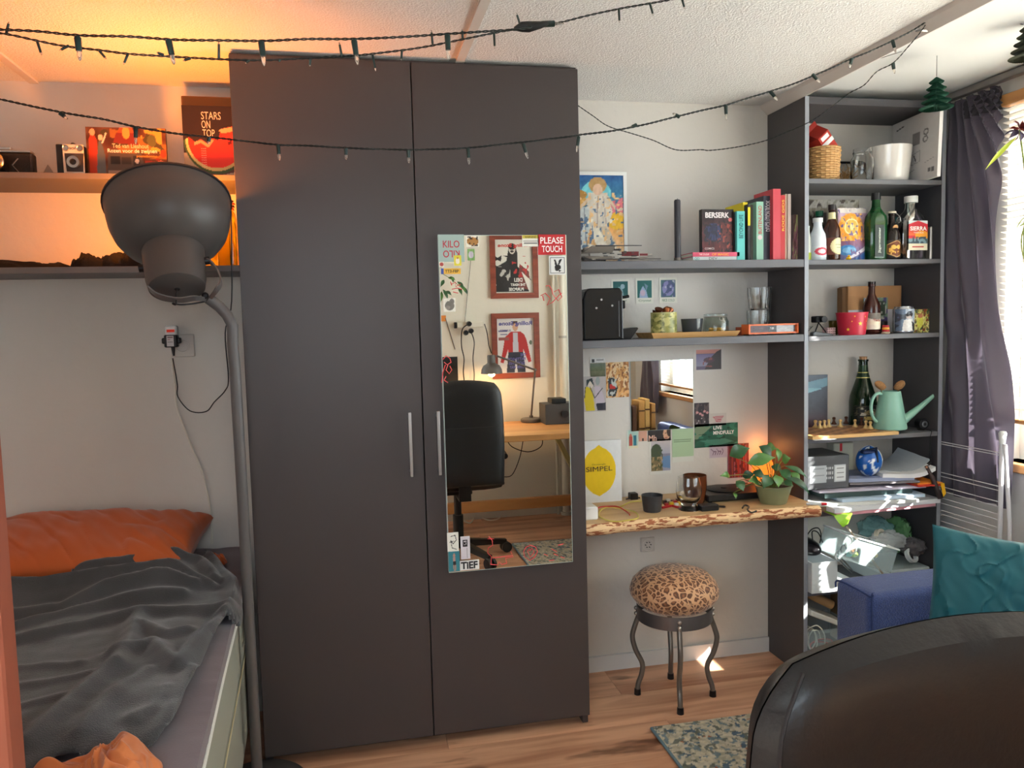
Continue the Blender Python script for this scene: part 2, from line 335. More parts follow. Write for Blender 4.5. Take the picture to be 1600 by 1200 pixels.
# curtain rail and curtain
b = B().box(2.335, 2.36, WY0-.1, .19, ZC-.0235, ZC-.001); cr_ = solo('curtain_rail', b, mat((150, 146, 142), .4, .5), 'grey metal curtain rail running along the ceiling above the window', 'curtain rail', bev=.002)
CURT = mat((84, 78, 90), .5, bump=.05, bs=600, sheen=.3)
_n = CURT.node_tree.nodes; _l = CURT.node_tree.links; _t = _n.new('ShaderNodeBsdfTranslucent'); _t.inputs[0].default_value = (*lin((150, 138, 158)), 1); _m = _n.new('ShaderNodeMixShader'); _m.inputs[0].default_value = .12
_l.new(_n['Principled BSDF'].outputs[0], _m.inputs[1]); _l.new(_t.outputs[0], _m.inputs[2]); _l.new(_m.outputs[0], _n['Material Output'].inputs[0])
cu = thing('curtain', 'dark purple grey gathered curtain hanging between bookcase and window', 'curtain', (2.345, .04, .56))
def curtain_pt(s, t):          # s 0..1 from wall side to room side, t 0..1 top to bottom
    z = 1.968-t*1.36
    lo = .165-.0*t; hi = -.058-.075*min(1, max(0, t-.25)*1.9)**1.2
    y = lo+(hi-lo)*s
    top = math.exp(-t*11)
    amp = .012*top+.022*(1-top)
    ph = 2*math.pi*(9*s)*top+2*math.pi*(3.2*s+.55*math.sin(t*3.1+1.)+.25*t)*(1-top)
    tw = .013*math.sin(9*t+7*s)*(1-top)+.006*math.sin(21*t-9*s+2)*(1-top)
    x = 2.354+amp*math.sin(ph)*.75+tw*.6
    fold = abs(math.sin((s*2.2+t*1.7)*math.pi))**8*.012*min(1, max(0, (t-.3)*3))
    return (min(2.377, max(2.333, x-fold)), y, z+.006*math.sin(s*30)*top)
P(cu, 'curtain_cloth', B().grid(curtain_pt, 130, 110), CURT)
P(cu, 'pleat_tape', B().grid(lambda s, t: (curtain_pt(s, t*.06)[0]+.0022, curtain_pt(s, t*.06)[1], 1.966-t*.07), 130, 4), mat((64, 60, 66), .8))
# ================================================================== WARDROBE
wr = thing('wardrobe', 'tall dark taupe two-door wardrobe between the bed and the desk alcove', 'wardrobe', (.4835, .17, 0))
DZ0, DZ1 = .0325, 1.9825
P(wr, 'side_panel', B().box(0.0, .018, .0185, .352, 0, 1.9925), GREY, smooth=False, bev=.001)
P(wr, 'side_panel', B().box(.9491, .9671, .0185, .352, 0, 1.9925), GREY, smooth=False, bev=.001)
P(wr, 'top_panel', B().box(.0185, .9486, .0185, .352, 1.975, 1.9925), GREY, smooth=False)
P(wr, 'bottom_panel', B().box(.0185, .9486, .0185, .352, .045, .063), GREY, smooth=False)
P(wr, 'back_panel', B().box(.0185, .9486, .345, .352, .0635, 1.9745), GREY2, smooth=False)
P(wr, 'plinth', B().box(.0185, .9486, .06, .075, 0, .0445), BLACKP, smooth=False)
dl = P(wr, 'door', B().box(.001, .4815, 0, .0175, DZ0, DZ1), GREY, smooth=False, bev=.0012)
dr = P(wr, 'door', B().box(.4845, .9675, 0, .0175, DZ0, DZ1), GREY, smooth=False, bev=.0012)
for dd, x in ((dl, .4435), (dr, .5245)):
    b = B().box(x-.0045, x+.0045, -.031, -.024, .82, 1.005); b.box(x-.004, x+.004, -.024, 0, .83, .838); b.box(x-.004, x+.004, -.024, 0, .987, .995)
    P(dd, 'handle', b, STEEL, smooth=False, bev=.001)
# ------------------------------------------------------------------ mirror and its stickers
MX0, MX1, MZ0, MZ1 = .5415, .9165, .529, 1.503
mi = thing('wardrobe_mirror', 'frameless tall mirror on the right wardrobe door covered with stickers', 'mirror', (.729, -.01, MZ0))
b = B().box(MX0, MX1, -.0222, -.0005, MZ0, MZ1); P(mi, 'edge', B().box(MX0, MX1, -.0215, -.0006, MZ0, MZ1), mat((200, 215, 208), .2), smooth=False)
P(mi, 'mirror_glass', B().box(MX0+.0015, MX1-.0015, -.022, -.02155, MZ0+.0015, MZ1-.0015), mat((244, 246, 242), .0, 1.), smooth=False)
YM = -.0235
def mrect(u0, v0, u1, v1): return rect(u0, v0, u1, v1, YM)
def sticker(cv, u0, v0, u1, v1, label=None, edge=(1, 1, 1), y=YM):
    x0, x1, z0, z1 = mrect(u0, v0, u1, v1); b = slab(B(), x0, x1, y, z0, z1, cv, -(y)-.0222, edge)
    o = P(mi, 'sticker', b, PR(.4), smooth=False, colr=True)
    if label: o['label'] = label
    return o, (x0, x1, z0, z1)
def mt(o, s, c, R_, fx, fz, fw, fh, **k):
    x0, x1, z0, z1 = R_; return text(o, s, mat(c, .6), (x0+(x1-x0)*fx, YM, z0+(z1-z0)*fz), X1, Z1, (x1-x0)*fw, (z1-z0)*fh, off=.0006, **k)
cv = C(30, 30, (163, 186, 178)); o, R_ = sticker(cv, 684, 366.5, 726, 409, 'pale green sticker reading KILO KILO'); mt(o, 'KILO', (190, 60, 70), R_, .18, .52, .64, .26); 
x0, x1, z0, z1 = R_; text(o, 'KILO', mat((190, 60, 70), .6), (x0+(x1-x0)*.82, YM, z0+(z1-z0)*.42), -X1, -Z1, (x1-x0)*.64, (z1-z0)*.26, off=.0006)
cv = C(24, 20, (232, 226, 208)); cv.e(.5, .5, .45, .35, (176, 124, 60)).blob(7, .6, (60, 40, 24), (.1, .1, .9, .9)); sticker(cv, 728, 368, 749, 386, 'sticker of a small spotted cat')
cv = C(16, 22, (120, 160, 90)); cv.e(.5, .5, .35, .3, (190, 180, 190)).n(14, 6); sticker(cv, 730, 389, 742, 407, 'small green sticker')
cv = C(16, 22, (226, 212, 60)); cv.e(.5, .55, .28, .3, (238, 226, 200)).e(.5, .25, .12, .1, (200, 130, 50)); sticker(cv, 709, 399, 721, 415, 'small yellow sticker', y=-.0243)
cv = C(34, 12, (228, 176, 60)); cv.r(0, 0, .14, 1, (50, 80, 160)); o, R_ = sticker(cv, 689, 419.5, 720, 428, 'orange number plate sticker'); mt(o, 'TT3-F8P', (40, 30, 20), R_, .2, .25, .7, .5)
cv = C(14, 12, (232, 226, 208)); cv.e(.5, .5, .42, .4, (180, 70, 60)); sticker(cv, 686, 409, 694, 417)
cv = C(26, 26, (228, 224, 208)); cv.e(.5, .55, .4, .35, (116, 110, 100)).e(.7, .25, .2, .22, (120, 114, 104)).e(.35, .7, .2, .14, (140, 132, 120)).n(10, 9); sticker(cv, 693, 466, 712, 487, 'sticker of a grey cat')
cv = C(34, 26, (196, 42, 46)); o, R_ = sticker(cv, 840, 366.5, 884, 398, 'red sticker reading PLEASE TOUCH'); mt(o, 'PLEASE', (250, 245, 240), R_, .09, .55, .83, .32); mt(o, 'TOUCH', (250, 245, 240), R_, .14, .13, .73, .32)
cv = C(30, 20, (225, 222, 210)); cv.r(0, 0, 1, .3, (206, 186, 70)).r(.05, .5, .95, .56, (60, 60, 60)).r(.1, .68, .9, .74, (90, 90, 90)); o, R_ = sticker(cv, 816, 367.5, 842, 385, 'small warning sticker'); mt(o, 'WARNING', (30, 30, 30), R_, .14, .74, .7, .18)
cv = C(30, 34, (218, 218, 214)); cv.l([(.08, .08), (.92, .08), (.92, .92), (.08, .92), (.08, .08)], .02, (50, 50, 52)); 
for pl in ([(.35, .5), (.28, .15), (.4, .22), (.5, .5)], [(.52, .5), (.6, .2), (.8, .15), (.66, .42)]): cv.p(pl, (25, 25, 28))
cv.e(.52, .6, .2, .14, (25, 25, 28)).e(.46, .72, .12, .08, (25, 25, 28)).p([(.55, .72), (.75, .78), (.6, .86)], (25, 25, 28)); sticker(cv, 858, 400, 884, 429, 'white square sticker with a black rabbit head emblem')
cv = C(28, 40, (30, 28, 30))
for k in range(4): cv.l([(.5+.3*math.sin(k*2+t*.9), .12+.22*k+.1*math.cos(t*.9)) for t in range(8)], .025, (232, 96, 104))
cv = C(24, 36, (232, 230, 220)); cv.l([(.3, .2), (.7, .15), (.8, .4), (.5, .6), (.3, .4), (.4, .8), (.8, .9)], .03, (60, 56, 56)).l([(.2, .5), (.6, .45)], .03, (60, 56, 56)); sticker(cv, 698.5, 833, 717, 861, 'white sticker with a black line drawing')
cv = C(20, 34, (60, 132, 144)); cv.e(.5, .2, .09, .09, (200, 150, 130)).r(.4, .28, .62, .5, (190, 150, 140)).r(.38, .5, .64, .7, (40, 36, 40)).l([(.45, .7), (.48, .95)], .05, (180, 140, 120)).l([(.6, .7), (.58, .95)], .05, (180, 140, 120)); sticker(cv, 700.5, 862, 719, 892, 'teal sticker with a small standing figure')
cv = C(22, 40, (214, 208, 214)); cv.r(.22, .14, .72, .44, (24, 24, 26)).r(.3, .2, .62, .38, (214, 208, 214)).r(.36, .24, .56, .34, (24, 24, 26)).r(.65, .5, .7, .95, (110, 110, 115)); o, R_ = sticker(cv, 719.5, 839, 735, 873, 'white tag with black logo block'); mt(o, '10', (20, 20, 20), R_, .32, .62, .34, .16)
o, R_ = sticker(C(30, 12, (236, 234, 230)), 718, 877, 749, 889, 'white sticker reading TIEF'); mt(o, 'TiEF', (40, 40, 42), R_, .06, .12, .86, .78, bold=.04)
# red paint-pen drawings on the glass
RED = mat((226, 72, 78), .5)
def scrib(lines, label, r=.0011):
    b = B()
    for ln in lines:
        b.tube([at(u, v, y=-.0232) for u, v in ln], r, 5)
    o = P(mi, 'pen_drawing', b, RED); o['label'] = label
scrib([[(845, 462), (852, 458), (860, 466), (855, 477), (864, 472), (872, 463), (878, 458)], [(850, 470), (848, 462)], [(862, 452), (858, 446), (853, 447)], [(862, 452), (864, 460), (872, 470), (878, 464), (873, 452), (866, 456)]], 'red pen doodle of a small creature with letters')
scrib([[(762, 842), (772, 842)], [(764, 838), (770, 846)], [(769, 846), (770, 852), (763, 856), (762, 864), (768, 870), (767, 882), (778, 883), (780, 878), (784, 882), (792, 880), (790, 872), (802, 870), (798, 862)], [(770, 872), (800, 868)]], 'red pen outline of a cat')
scrib([[(829, 852+0), (822, 855), (818, 862), (820, 870), (828, 876), (836, 870), (840, 862), (837, 855), (829, 852)], [(828, 858), (824, 861), (829, 871), (835, 862), (831, 857), (828, 861)]], 'red pen heart inside a circle')
scrib([[(850, 866), (856, 868)], [(862, 858), (870, 862)], [(872, 852), (880, 850)], [(876, 870), (882, 872)], [(858, 876), (866, 875)], [(866, 866), (872, 868)]], 'red pen scattered marks')
scrib([[(706, 446), (704, 440)], [(705, 444), (712, 441), (712, 448), (720, 444)], [(706, 452), (714, 450), (722, 452)], [(708, 456), (716, 458)]], 'red pen writing near the left edge')
# flower poster on glass edge (pink outline flowers over the reflected black poster)
scrib([[(692, 562), (697, 556), (703, 560), (705, 566), (699, 570), (694, 566)], [(700, 570), (697, 578), (702, 584), (706, 578), (703, 572)], [(697, 588), (694, 594), (700, 598)], [(690, 598), (692, 582), (696, 570)]], 'pink pen flower outlines', .0013)
# ================================================================== ALCOVE SHELVES
S1, S2 = 1.4375, 1.1885
def shelf_board(x0, x1, y0, y1, z0, z1, label, m=EDGE):
    return solo('wall_shelf', B().box(x0, x1, y0, y1, z0, z1), m, label, 'shelf', bev=.0012, smooth=False)
SHG = mat((102, 102, 106), .5)
shelf_board(.9685, 1.7755, .12, YW-.001, S1-.026, S1, 'grey shelf board above the coffee machine, carrying the books', SHG)
shelf_board(.9685, 1.7755, .12, YW-.001, S2-.024, S2, 'grey shelf board carrying the coffee machine and wooden tray', SHG)
LS1, LS2 = 1.690, 1.436
LSM = mat((112, 106, 104), .5)
shelf_board(XL+.001, -.0015, .12, YW-.001, LS1-.016, LS1, 'grey wall shelf above the bed holding the old cameras', LSM)
shelf_board(XL+.001, -.0015, .12, YW-.001, LS2-.018, LS2, 'lower grey wall shelf above the bed holding dark clothes', LSM)
# bookcase
BX0, BX1, BY0, BY1, BZT = 1.7765, 2.312, .12, .355, 1.966
bk = thing('bookcase', 'tall open grey bookcase at the right end by the curtain', 'bookcase', (2.044, .24, 0))
IN = mat((70, 68, 72), .5)
P(bk, 'side_panel', B().box(BX0, BX0+.0145, BY0, BY1, 0, BZT), GREY2, smooth=False, bev=.001)
P(bk, 'side_panel', B().box(BX1-.0145, BX1, BY0, BY1, 0, BZT), IN, smooth=False, bev=.001)
P(bk, 'top_board', B().box(BX0+.015, BX1-.015, BY0, BY1, 1.942, BZT), IN, smooth=False, bev=.001)
BS = [1.7015, 1.4345, 1.180, .8325, .578, .302, .04]
for z in BS: P(bk, 'shelf', B().box(BX0+.015, BX1-.015, BY0, BY1, z-.016, z), SHG, smooth=False, bev=.001)
for y0 in (BY0-.0008,):
    b = B().box(BX0, BX0+.0145, y0, BY0-.0001, 0, BZT); b.box(BX1-.0145, BX1, y0, BY0-.0001, 0, BZT); P(bk, 'edge_band', b, mat((146, 150, 158), .45), smooth=False)
P(bk, 'back_rail', B().box(BX0+.015, BX1-.015, BY1-.012, BY1-.002, 1.80, 1.807), BLACKP, smooth=False)
# ================================================================== DESK SLAB
LIVE = wood_mat((222, 190, 144), (194, 152, 106), sc_=.8, rough=.5)
dk = thing('wall_desk', 'live-edge pale wooden desk slab fixed in the alcove beside the wardrobe', 'desk', (1.37, .19, .586))
DT = .625
def front_y(x): return .026+.005*math.sin(x*17)+.003*math.sin(x*41+1)
nx = 60; xs = np.linspace(.9690, 1.7755, nx); b = B(); vs = []
for x in xs:
    fy = front_y(x); vs += [(x, YW-.001, DT), (x, fy+.012, DT), (x, fy, DT-.008), (x, fy+.004+.004*math.sin(x*29), DT-.022), (x, fy+.016, DT-.037), (x, YW-.001, DT-.037)]
fs = [(i*6+j, i*6+(j+1) % 6, (i+1)*6+(j+1) % 6, (i+1)*6+j) for i in range(nx-1) for j in range(6)]+[(0, 5, 4, 3, 2, 1), tuple((nx-1)*6+j for j in range(6))]
b.add(vs, [f[::-1] for f in fs]); P(dk, 'slab', b, LIVE, smooth=False)
def bark_mat():
    m = bpy.data.materials.new('bark'); m.use_nodes = True; N = m.node_tree.nodes; L = m.node_tree.links; b_ = N['Principled BSDF']; b_.inputs['Roughness'].default_value = .75
    tc = N.new('ShaderNodeTexCoord'); mp = N.new('ShaderNodeMapping'); mp.inputs['Scale'].default_value = (26, 90, 110); L.new(tc.outputs['Object'], mp.inputs[0])
    n = N.new('ShaderNodeTexNoise'); n.inputs['Scale'].default_value = 1.; n.inputs['Detail'].default_value = 5; L.new(mp.outputs[0], n.inputs[0])
    cr = N.new('ShaderNodeValToRGB'); cr.color_ramp.interpolation = 'CONSTANT'; e = cr.color_ramp.elements; e[0].color = (*lin((160, 94, 60)), 1); e[1].position = .47; e[1].color = (*lin((236, 200, 154)), 1)
    L.new(n.outputs[0], cr.inputs[0]); L.new(cr.outputs[0], b_.inputs['Base Color'])
    bp = N.new('ShaderNodeBump'); bp.inputs['Strength'].default_value = .7; bp.inputs['Distance'].default_value = .003; L.new(n.outputs[0], bp.inputs['Height']); L.new(bp.outputs[0], b_.inputs['Normal'])
    return m
b = B(); vs = []; n_ = 160
for i in range(n_+1):
    x = .9690+(1.7755-.9690)*i/n_; fy = front_y(x)
    for k, (dy, z) in enumerate(((.0115, DT+.0004), (.002, DT-.006), (-.002, DT-.014), (.000, DT-.024), (.006, DT-.032), (.0155, DT-.0376))):
        vs.append((x, fy+dy-.001+.0022*noise.noise(Vector((x*60, k*1.3, 0))), z))
b.add(vs, [(i*6+j, i*6+j+1, (i+1)*6+j+1, (i+1)*6+j) for i in range(n_) for j in range(5)])
P(dk, 'bark_edge', b, bark_mat())['label'] = 'rough live edge with reddish bark remains'
for x in (1.02, 1.70): P(dk, 'bracket', B().box(x-.012, x+.012, .2, YW-.001, DT-.043, DT-.0372).box(x-.012, x+.012, YW-.006, YW-.001, DT-.12, DT-.0432), BLACKP, smooth=False)
# ================================================================== FLOOR LAMP
LG = mat((96, 92, 90), .42); LGd = mat((70, 68, 68), .5)
lamp = thing('floor_lamp', 'large dark grey dome floor lamp standing between bed and wardrobe, shade turned upward', 'floor lamp', (-.008, -.105, 0))
PXc, PYc = -.008, -.105
P(lamp, 'base', B().lathe([(0, 0), (.125, 0), (.13, .004), (.13, .014), (.122, .02), (.02, .024), (0, .024)], (PXc, PYc-.0, 0), 40), LGd)
top_ = at(352, 488, y=PYc); jn = at(325, 466, y=PYc-.01); pl0 = at(371, 560, y=PYc)
pp = [(PXc, PYc, .02), (PXc, PYc, .8), (PXc-.002, PYc, pl0[2]-.03), (PXc-.004, PYc, pl0[2]+.04)]
pp = [Vector(p) for p in pp]+[Vector((-.010, PYc, 1.262)), Vector((-.022, PYc, 1.290)), Vector((-.040, PYc, 1.312)), Vector(jn)]
P(lamp, 'pole', B().tube(pp, .0145, 14), LG)
# shade: axis from the housing cap towards the rim
capc = Vector(at(277, 452, y=-.16)); rimc = Vector(at(249, 303, y=-.115))
ax = (Vector((rimc.x-capc.x, .14, rimc.z-capc.z))).normalized()
qz = ax.to_track_quat('Z', 'Y').to_matrix().to_4x4(); Msh = Matrix.Translation(capc) @ qz
prof_o = [(0, 0), (.060, 0), (.066, .004), (.071, .03), (.074, .105), (.0745, .112), (.080, .114), (.096, .124), (.118, .142), (.136, .168), (.146, .198), (.151, .232), (.1535, .262), (.1555, .265)]
prof_i = [(.1535, .267), (.1495, .262), (.147, .232), (.142, .2), (.132, .17), (.114, .146), (.09, .128), (.05, .12), (0, .12)]
def lathM(prof, M, n=48): return B().lathe(prof, n=n, M=M)
shade = P(lamp, 'lamp_shade', lathM(prof_o+prof_i, Msh), mat((78, 73, 70), .42))
P(shade, 'rim', lathM([(.1545, .262), (.158, .264), (.158, .269), (.1545, .27), (.1525, .266), (.1545, .262)], Msh), mat((40, 38, 38), .4))
P(shade, 'cable_hole', lathM([(0, -.0012), (.006, -.0012), (.007, .0)], Msh, 14), BLACK)
loc = lambda x, y, z: (Msh @ Vector((x, y, z)))
bulb = P(lamp, 'light_bulb', lathM([(0, .215), (.012, .213), (.026, .2), (.03, .185), (.026, .168), (.014, .15), (.0135, .13)], Msh, 20), mat((255, 190, 110), .4, emit=6.))
# yoke bracket around the housing
sx = Vector((1, 0, 0)); sx = (sx-ax*sx.dot(ax)).normalized(); sy = ax.cross(sx)
hub = Vector(jn)
pr_ = [loc(0, 0, .075)+sx*.078, loc(0, 0, .066)+sx*.088, loc(0, 0, .035)+sx*.102, loc(0, 0, .005)+sx*.104, loc(0, 0, -.018)+sx*.09, hub+Vector((.002, .0, -.004))]
b = B(); 
def strap(b, pts, wv, th):
    vs = []
    for i, p in enumerate(pts):
        t = (pts[min(i+1, len(pts)-1)]-pts[max(i-1, 0)]).normalized(); nn = t.cross(wv).normalized()
        vs += [p+wv*.011+nn*th, p-wv*.011+nn*th, p-wv*.011-nn*th, p+wv*.011-nn*th]
    k = len(pts); b.add(vs, [(i*4+j, i*4+(j+1) % 4, (i+1)*4+(j+1) % 4, (i+1)*4+j) for i in range(k-1) for j in range(4)]+[(3, 2, 1, 0), (k*4-4, k*4-3, k*4-2, k*4-1)])
def smoothp(pts, n=6):
    pts = [Vector(tuple(map(float, p))) for p in pts]; out = []
    for i in range(len(pts)-1):
        p0, p1, p2, p3 = pts[max(i-1, 0)], pts[i], pts[i+1], pts[min(i+2, len(pts)-1)]
        for k in range(n):
            t = k/n; out.append(.5*((2*p1)+(p2-p0)*t+(2*p0-5*p1+4*p2-p3)*t*t+(3*p1-p0-3*p2+p3)*t**3))
    return out+[pts[-1]]
strap(b, smoothp(pr_), sy, .0018)
pl_ = [loc(0, .02, .0)-sx*.066, loc(0, .015, -.022)-sx*.045, loc(0, 0, -.032)+sx*.0, loc(0, 0, -.032)+sx*.04, hub+Vector((-.002, 0, -.004))]
strap(b, smoothp(pl_), sy, .0018)
P(lamp, 'yoke', b, LG)
P(lamp, 'joint_knob', B().sph(hub+Vector((-.004, -.016, .006)), .009, n=14), BLACKP)
for s_ in (1, -1): P(lamp, 'pivot_screw', B().cyl(loc(0, 0, .075)+sx*.070*s_, loc(0, 0, .075)+sx*.084*s_, .010, n=14), BLACKP)
P(lamp, 'cord', B().tube(smoothp([loc(0, 0, 0), loc(.003, 0, -.012), loc(-.004, 0, -.03)+Vector((-.008, -.01, -.012)), at(270, 474, y=-.17), at(283, 476, y=-.165), at(305, 474, y=-.14), hub+Vector((0, .02, -.005))]), .0022, 6), CORDB)
ld = bpy.data.lights.new('bulb_light', 'POINT'); ld.energy = 13; ld.color = (1.0, .27, .03); ld.shadow_soft_size = .035
lo_ = bpy.data.objects.new('bulb_light', ld); COL.objects.link(lo_); lo_.location = loc(0, 0, .222)+ax*.02-Vector(lamp.location); lo_.parent = lamp
# lamp cable on the wall
solo('power_cable', B().tube(smoothp([at(270, 560, y=.30), at(277, 600, y=.335), at(278, 620, y=.345), at(297, 642, y=.345), at(322, 643, y=.34), at(335, 628, y=.3), at(352, 610, y=.12), at(357, 590, y=.0), at(352, 520, y=-.05), at(362, 470, y=-.03), at(361, 330, y=-.03)]), .0018, 6), CORDB, 'thin dark cable looping from the wall plug to the floor lamp', 'cable')
solo('power_cable', B().tube(smoothp([at(268, 560, y=.325), at(274, 610, y=.345), at(277, 640, y=.348), at(300, 700, y=.348), at(318, 745, y=.348), at(329, 800, y=.346), at(331, 850, y=.345)]), .0035, 7), CORDW, 'white cable hanging from the wall plug down behind the pillow', 'cable')
# wall socket, night light, plug
def socket(u, v, sz, label, dots=False):
    c = at(u, v, y=YW); t = thing('wall_socket', label, 'socket', (c[0], YW-.005, c[2]-sz/2))
    P(t, 'plate', B().box(c[0]-sz/2, c[0]+sz/2, YW-.009, YW-.0005, c[2]-sz/2, c[2]+sz/2), mat((206, 200, 192), .4), smooth=False, bev=.002)
    P(t, 'socket_ring', B().lathe([(.0, -.003), (.017, -.003), (.019, .0015), (.022, .0015), (.022, -.001)], (c[0], YW-.010, c[2]), 24, Matrix.Rotation(math.pi/2, 4, 'X')), mat((214, 208, 200), .4))
    if dots:
        b = B()
        for k in range(6):
            a = k*math.pi/3; b.cyl((c[0]+.010*math.cos(a), YW-.0135, c[2]+.010*math.sin(a)), (c[0]+.010*math.cos(a), YW-.0065, c[2]+.010*math.sin(a)), .0018, n=8)
        P(t, 'pin_holes', b, BLACK)
    return t
socket(286, 540, .07, 'cream wall socket behind the black plug above the bed')
socket(1011, 850, .052, 'cream wall socket under the wooden desk', True)
c = at(268, 517, y=.33)
t = thing('switch_adapter', 'white plug-in switch with a lit red rocker on the socket above the bed', 'switch', (c[0], .34, c[2]-.02))
P(t, 'body', B().box(c[0]-.017, c[0]+.017, .318, .3475, c[2]-.026, c[2]+.016), WHITE, smooth=False, bev=.004)
P(t, 'rocker', B().box(c[0]-.011, c[0]+.011, .3145, .3178, c[2]-.004, c[2]+.004), mat((170, 40, 20), .3, emit=.4), smooth=False)
c = at(267, 533, y=.29)
t = thing('power_plug', 'black power adapter plugged in below the white switch', 'plug', (c[0], .3, c[2]-.03))
P(t, 'body', B().box(c[0]-.019, c[0]+.019, .286, .3135, c[2]-.019, c[2]+.019).box(c[0]-.027, c[0]+.027, .292, .3135, c[2]-.008, c[2]+.010), BLACKP, smooth=False, bev=.003)
cv = C(14, 18, (205, 200, 200)); cv.r(.1, .1, .9, .2, (120, 90, 90)).r(.1, .35, .5, .4, (150, 60, 60)).r(.1, .55, .9, .6, (110, 110, 110)); b = B(); face(b, cv, (c[0]-.011, .2855, c[2]+.016), X1, -Z1, .02, .032)
P(t, 'rating_label', b, PR(), smooth=False, colr=True)
P(t, 'strain_relief', B().tube([(c[0]+.003, .3, c[2]-.018), (c[0]+.004, .3, c[2]-.045)], [.006, .003], 10), BLACKP)
# ================================================================== BED
def bx(y): return -.045-.055*(y)
BT = .535; BY_0, BY_1, BXL = -1.55, .350, -1.40
bed = thing('bed', 'box-spring bed with mauve grey fitted sheet in the left corner', 'bed', (-.75, -.6, 0))
def skew_box(z0, z1, inset=0, x0=BXL, r=.02, y0=BY_0, y1=BY_1):
    b = B(); xr0 = bx(y0)-inset; xr1 = bx(y1)-inset; 
    poly = [(x0, y0), (xr0, y0), (xr1, y1), (x0, y1)]
    b.add([(x, y, z) for z in (z0, z1) for x, y in poly], [(3, 2, 1, 0), (4, 5, 6, 7), (0, 1, 5, 4), (1, 2, 6, 5), (2, 3, 7, 6), (3, 0, 4, 7)]); return b
BEDG = mat((150, 152, 140), .8, bump=.15, bs=300)
P(bed, 'box_spring', skew_box(.09, .322), BEDG, smooth=False, bev=.012, seg=3)
P(bed, 'mattress', skew_box(.327, .492, -.002), mat((158, 160, 146), .8, bump=.15, bs=300), smooth=False, bev=.012, seg=3)
P(bed, 'piping', B().tube([(bx(y)+.0035, y, .494+.003*math.sin(y*9)) for y in np.linspace(BY_0+.01, BY_1-.02, 40)], .0045, 8), mat((236, 236, 228), .5))
P(bed, 'zip', B().tube([(bx(y)+.003, y, .322) for y in np.linspace(BY_0+.01, BY_1-.02, 20)], .002, 6), mat((208, 200, 160), .5))
for yy in (.02,):
    P(bed, 'handle_loop', B().tube(smoothp([(bx(yy)+.002, yy+.06, .455), (bx(yy)+.010, yy+.05, .452), (bx(yy)+.014, yy, .43), (bx(yy)+.012, yy-.03, .39), (bx(yy)+.0, yy-.04, .37)]), .004, 8), mat((120, 122, 112), .6))
for (x, y) in ((-1.3, -1.4), (-.15, -1.4), (-1.3, .25), (-.16, .25)): P(bed, 'leg', B().cyl((x, y, 0), (x, y, .09), .022, .026, 16), BLACKP)
SHEET = mat((112, 102, 108), .75, bump=.1, bs=250, sheen=.3)
def sheet_pt(u, v):
    y = BY_0+.004+(BY_1-BY_0-.006)*v; xr = bx(y)+.004
    x = BXL+.01+(xr-BXL-.01)*min(1, u/.93)
    z = BT+.006*noise.noise(Vector((x*5, y*5, 1)))+.003*noise.noise(Vector((x*22, y*14, 3)))
    z += .024*max(0, (y-.12)/.23)
    if u > .90:
        t = (u-.90)/.10; z -= .036*(t**1.8)+.002*math.sin(y*160)*t*(.5+.5*math.sin(y*7)); x = min(x, xr)
    return (x, y, z)
P(bed, 'fitted_sheet', B().grid(sheet_pt, 90, 150), SHEET)
P(bed, 'topper', skew_box(.4995, .523, .004), SHEET, smooth=False, bev=.008, seg=2)
# pillows
PIL = mat((190, 92, 40), .8, bump=.08, bs=300, sheen=.3)
def cushion(w_, h_, t_, seed, wr_=.01, ex=.32, nn=56, corner=.0, folds=None):
    def shp(u, v, sgn):
        a, c2 = 2*u-1, 2*v-1
        k = max(0, (1-abs(a)**2.6))**ex*max(0, (1-abs(c2)**2.6))**ex
        pin = 1-.07*(1-abs(a)**2)*abs(c2)**3; pin2 = 1-.07*(1-abs(c2)**2)*abs(a)**3
        x = a*w_/2*pin2; y = c2*h_/2*pin
        q = noise.noise(Vector((x*9+seed, y*9, sgn)))*.6+noise.noise(Vector((x*22+seed, y*7+x*14, sgn+5)))*.4
        q += .35*noise.noise(Vector((x*30+y*26+seed, (y-x)*6, 3))); rid = abs(noise.noise(Vector((x*9+y*9+seed, (y-x)*3, 9))))
        z = sgn*(t_/2*k+wr_*q*k**.5-wr_*.35*(max(0, .22-rid)/.22)**2*k**.5)
        if folds: z += sgn*folds(a, c2)*k**.5
        return (x, y, z)
    b = B(); b.grid(lambda u, v: shp(u, v, 1), nn, nn); b.grid(lambda u, v: shp(u, v, -1), nn, nn); m_ = (nn+1)**2; k0 = len(b.f)//2
    b.f[k0:] = [f[::-1] for f in b.f[k0:]]
    return b
def place(b, M): b.v = [tuple(M @ Vector(p)) for p in b.v]; return b
def RM(x, y, z, rx=0, ry=0, rz=0): return Matrix.Translation((x, y, z)) @ Matrix.Rotation(rz, 4, 'Z') @ Matrix.Rotation(ry, 4, 'Y') @ Matrix.Rotation(rx, 4, 'X')
solo('pillow', place(cushion(.62, .37, .15, 3, .014, nn=110), RM(-.475, .160, .632, math.radians(13), math.radians(2), math.radians(-2))), PIL, 'rust orange pillow lying on the bed against the wall', 'pillow', group='rust orange pillows')
solo('pillow', place(cushion(.58, .36, .115, 8, .012, nn=70), RM(-1.09, .165, .598, math.radians(8), 0, math.radians(2))), PIL, 'second rust orange pillow, mostly cut off at the left edge of the photo', 'pillow', group='rust orange pillows')
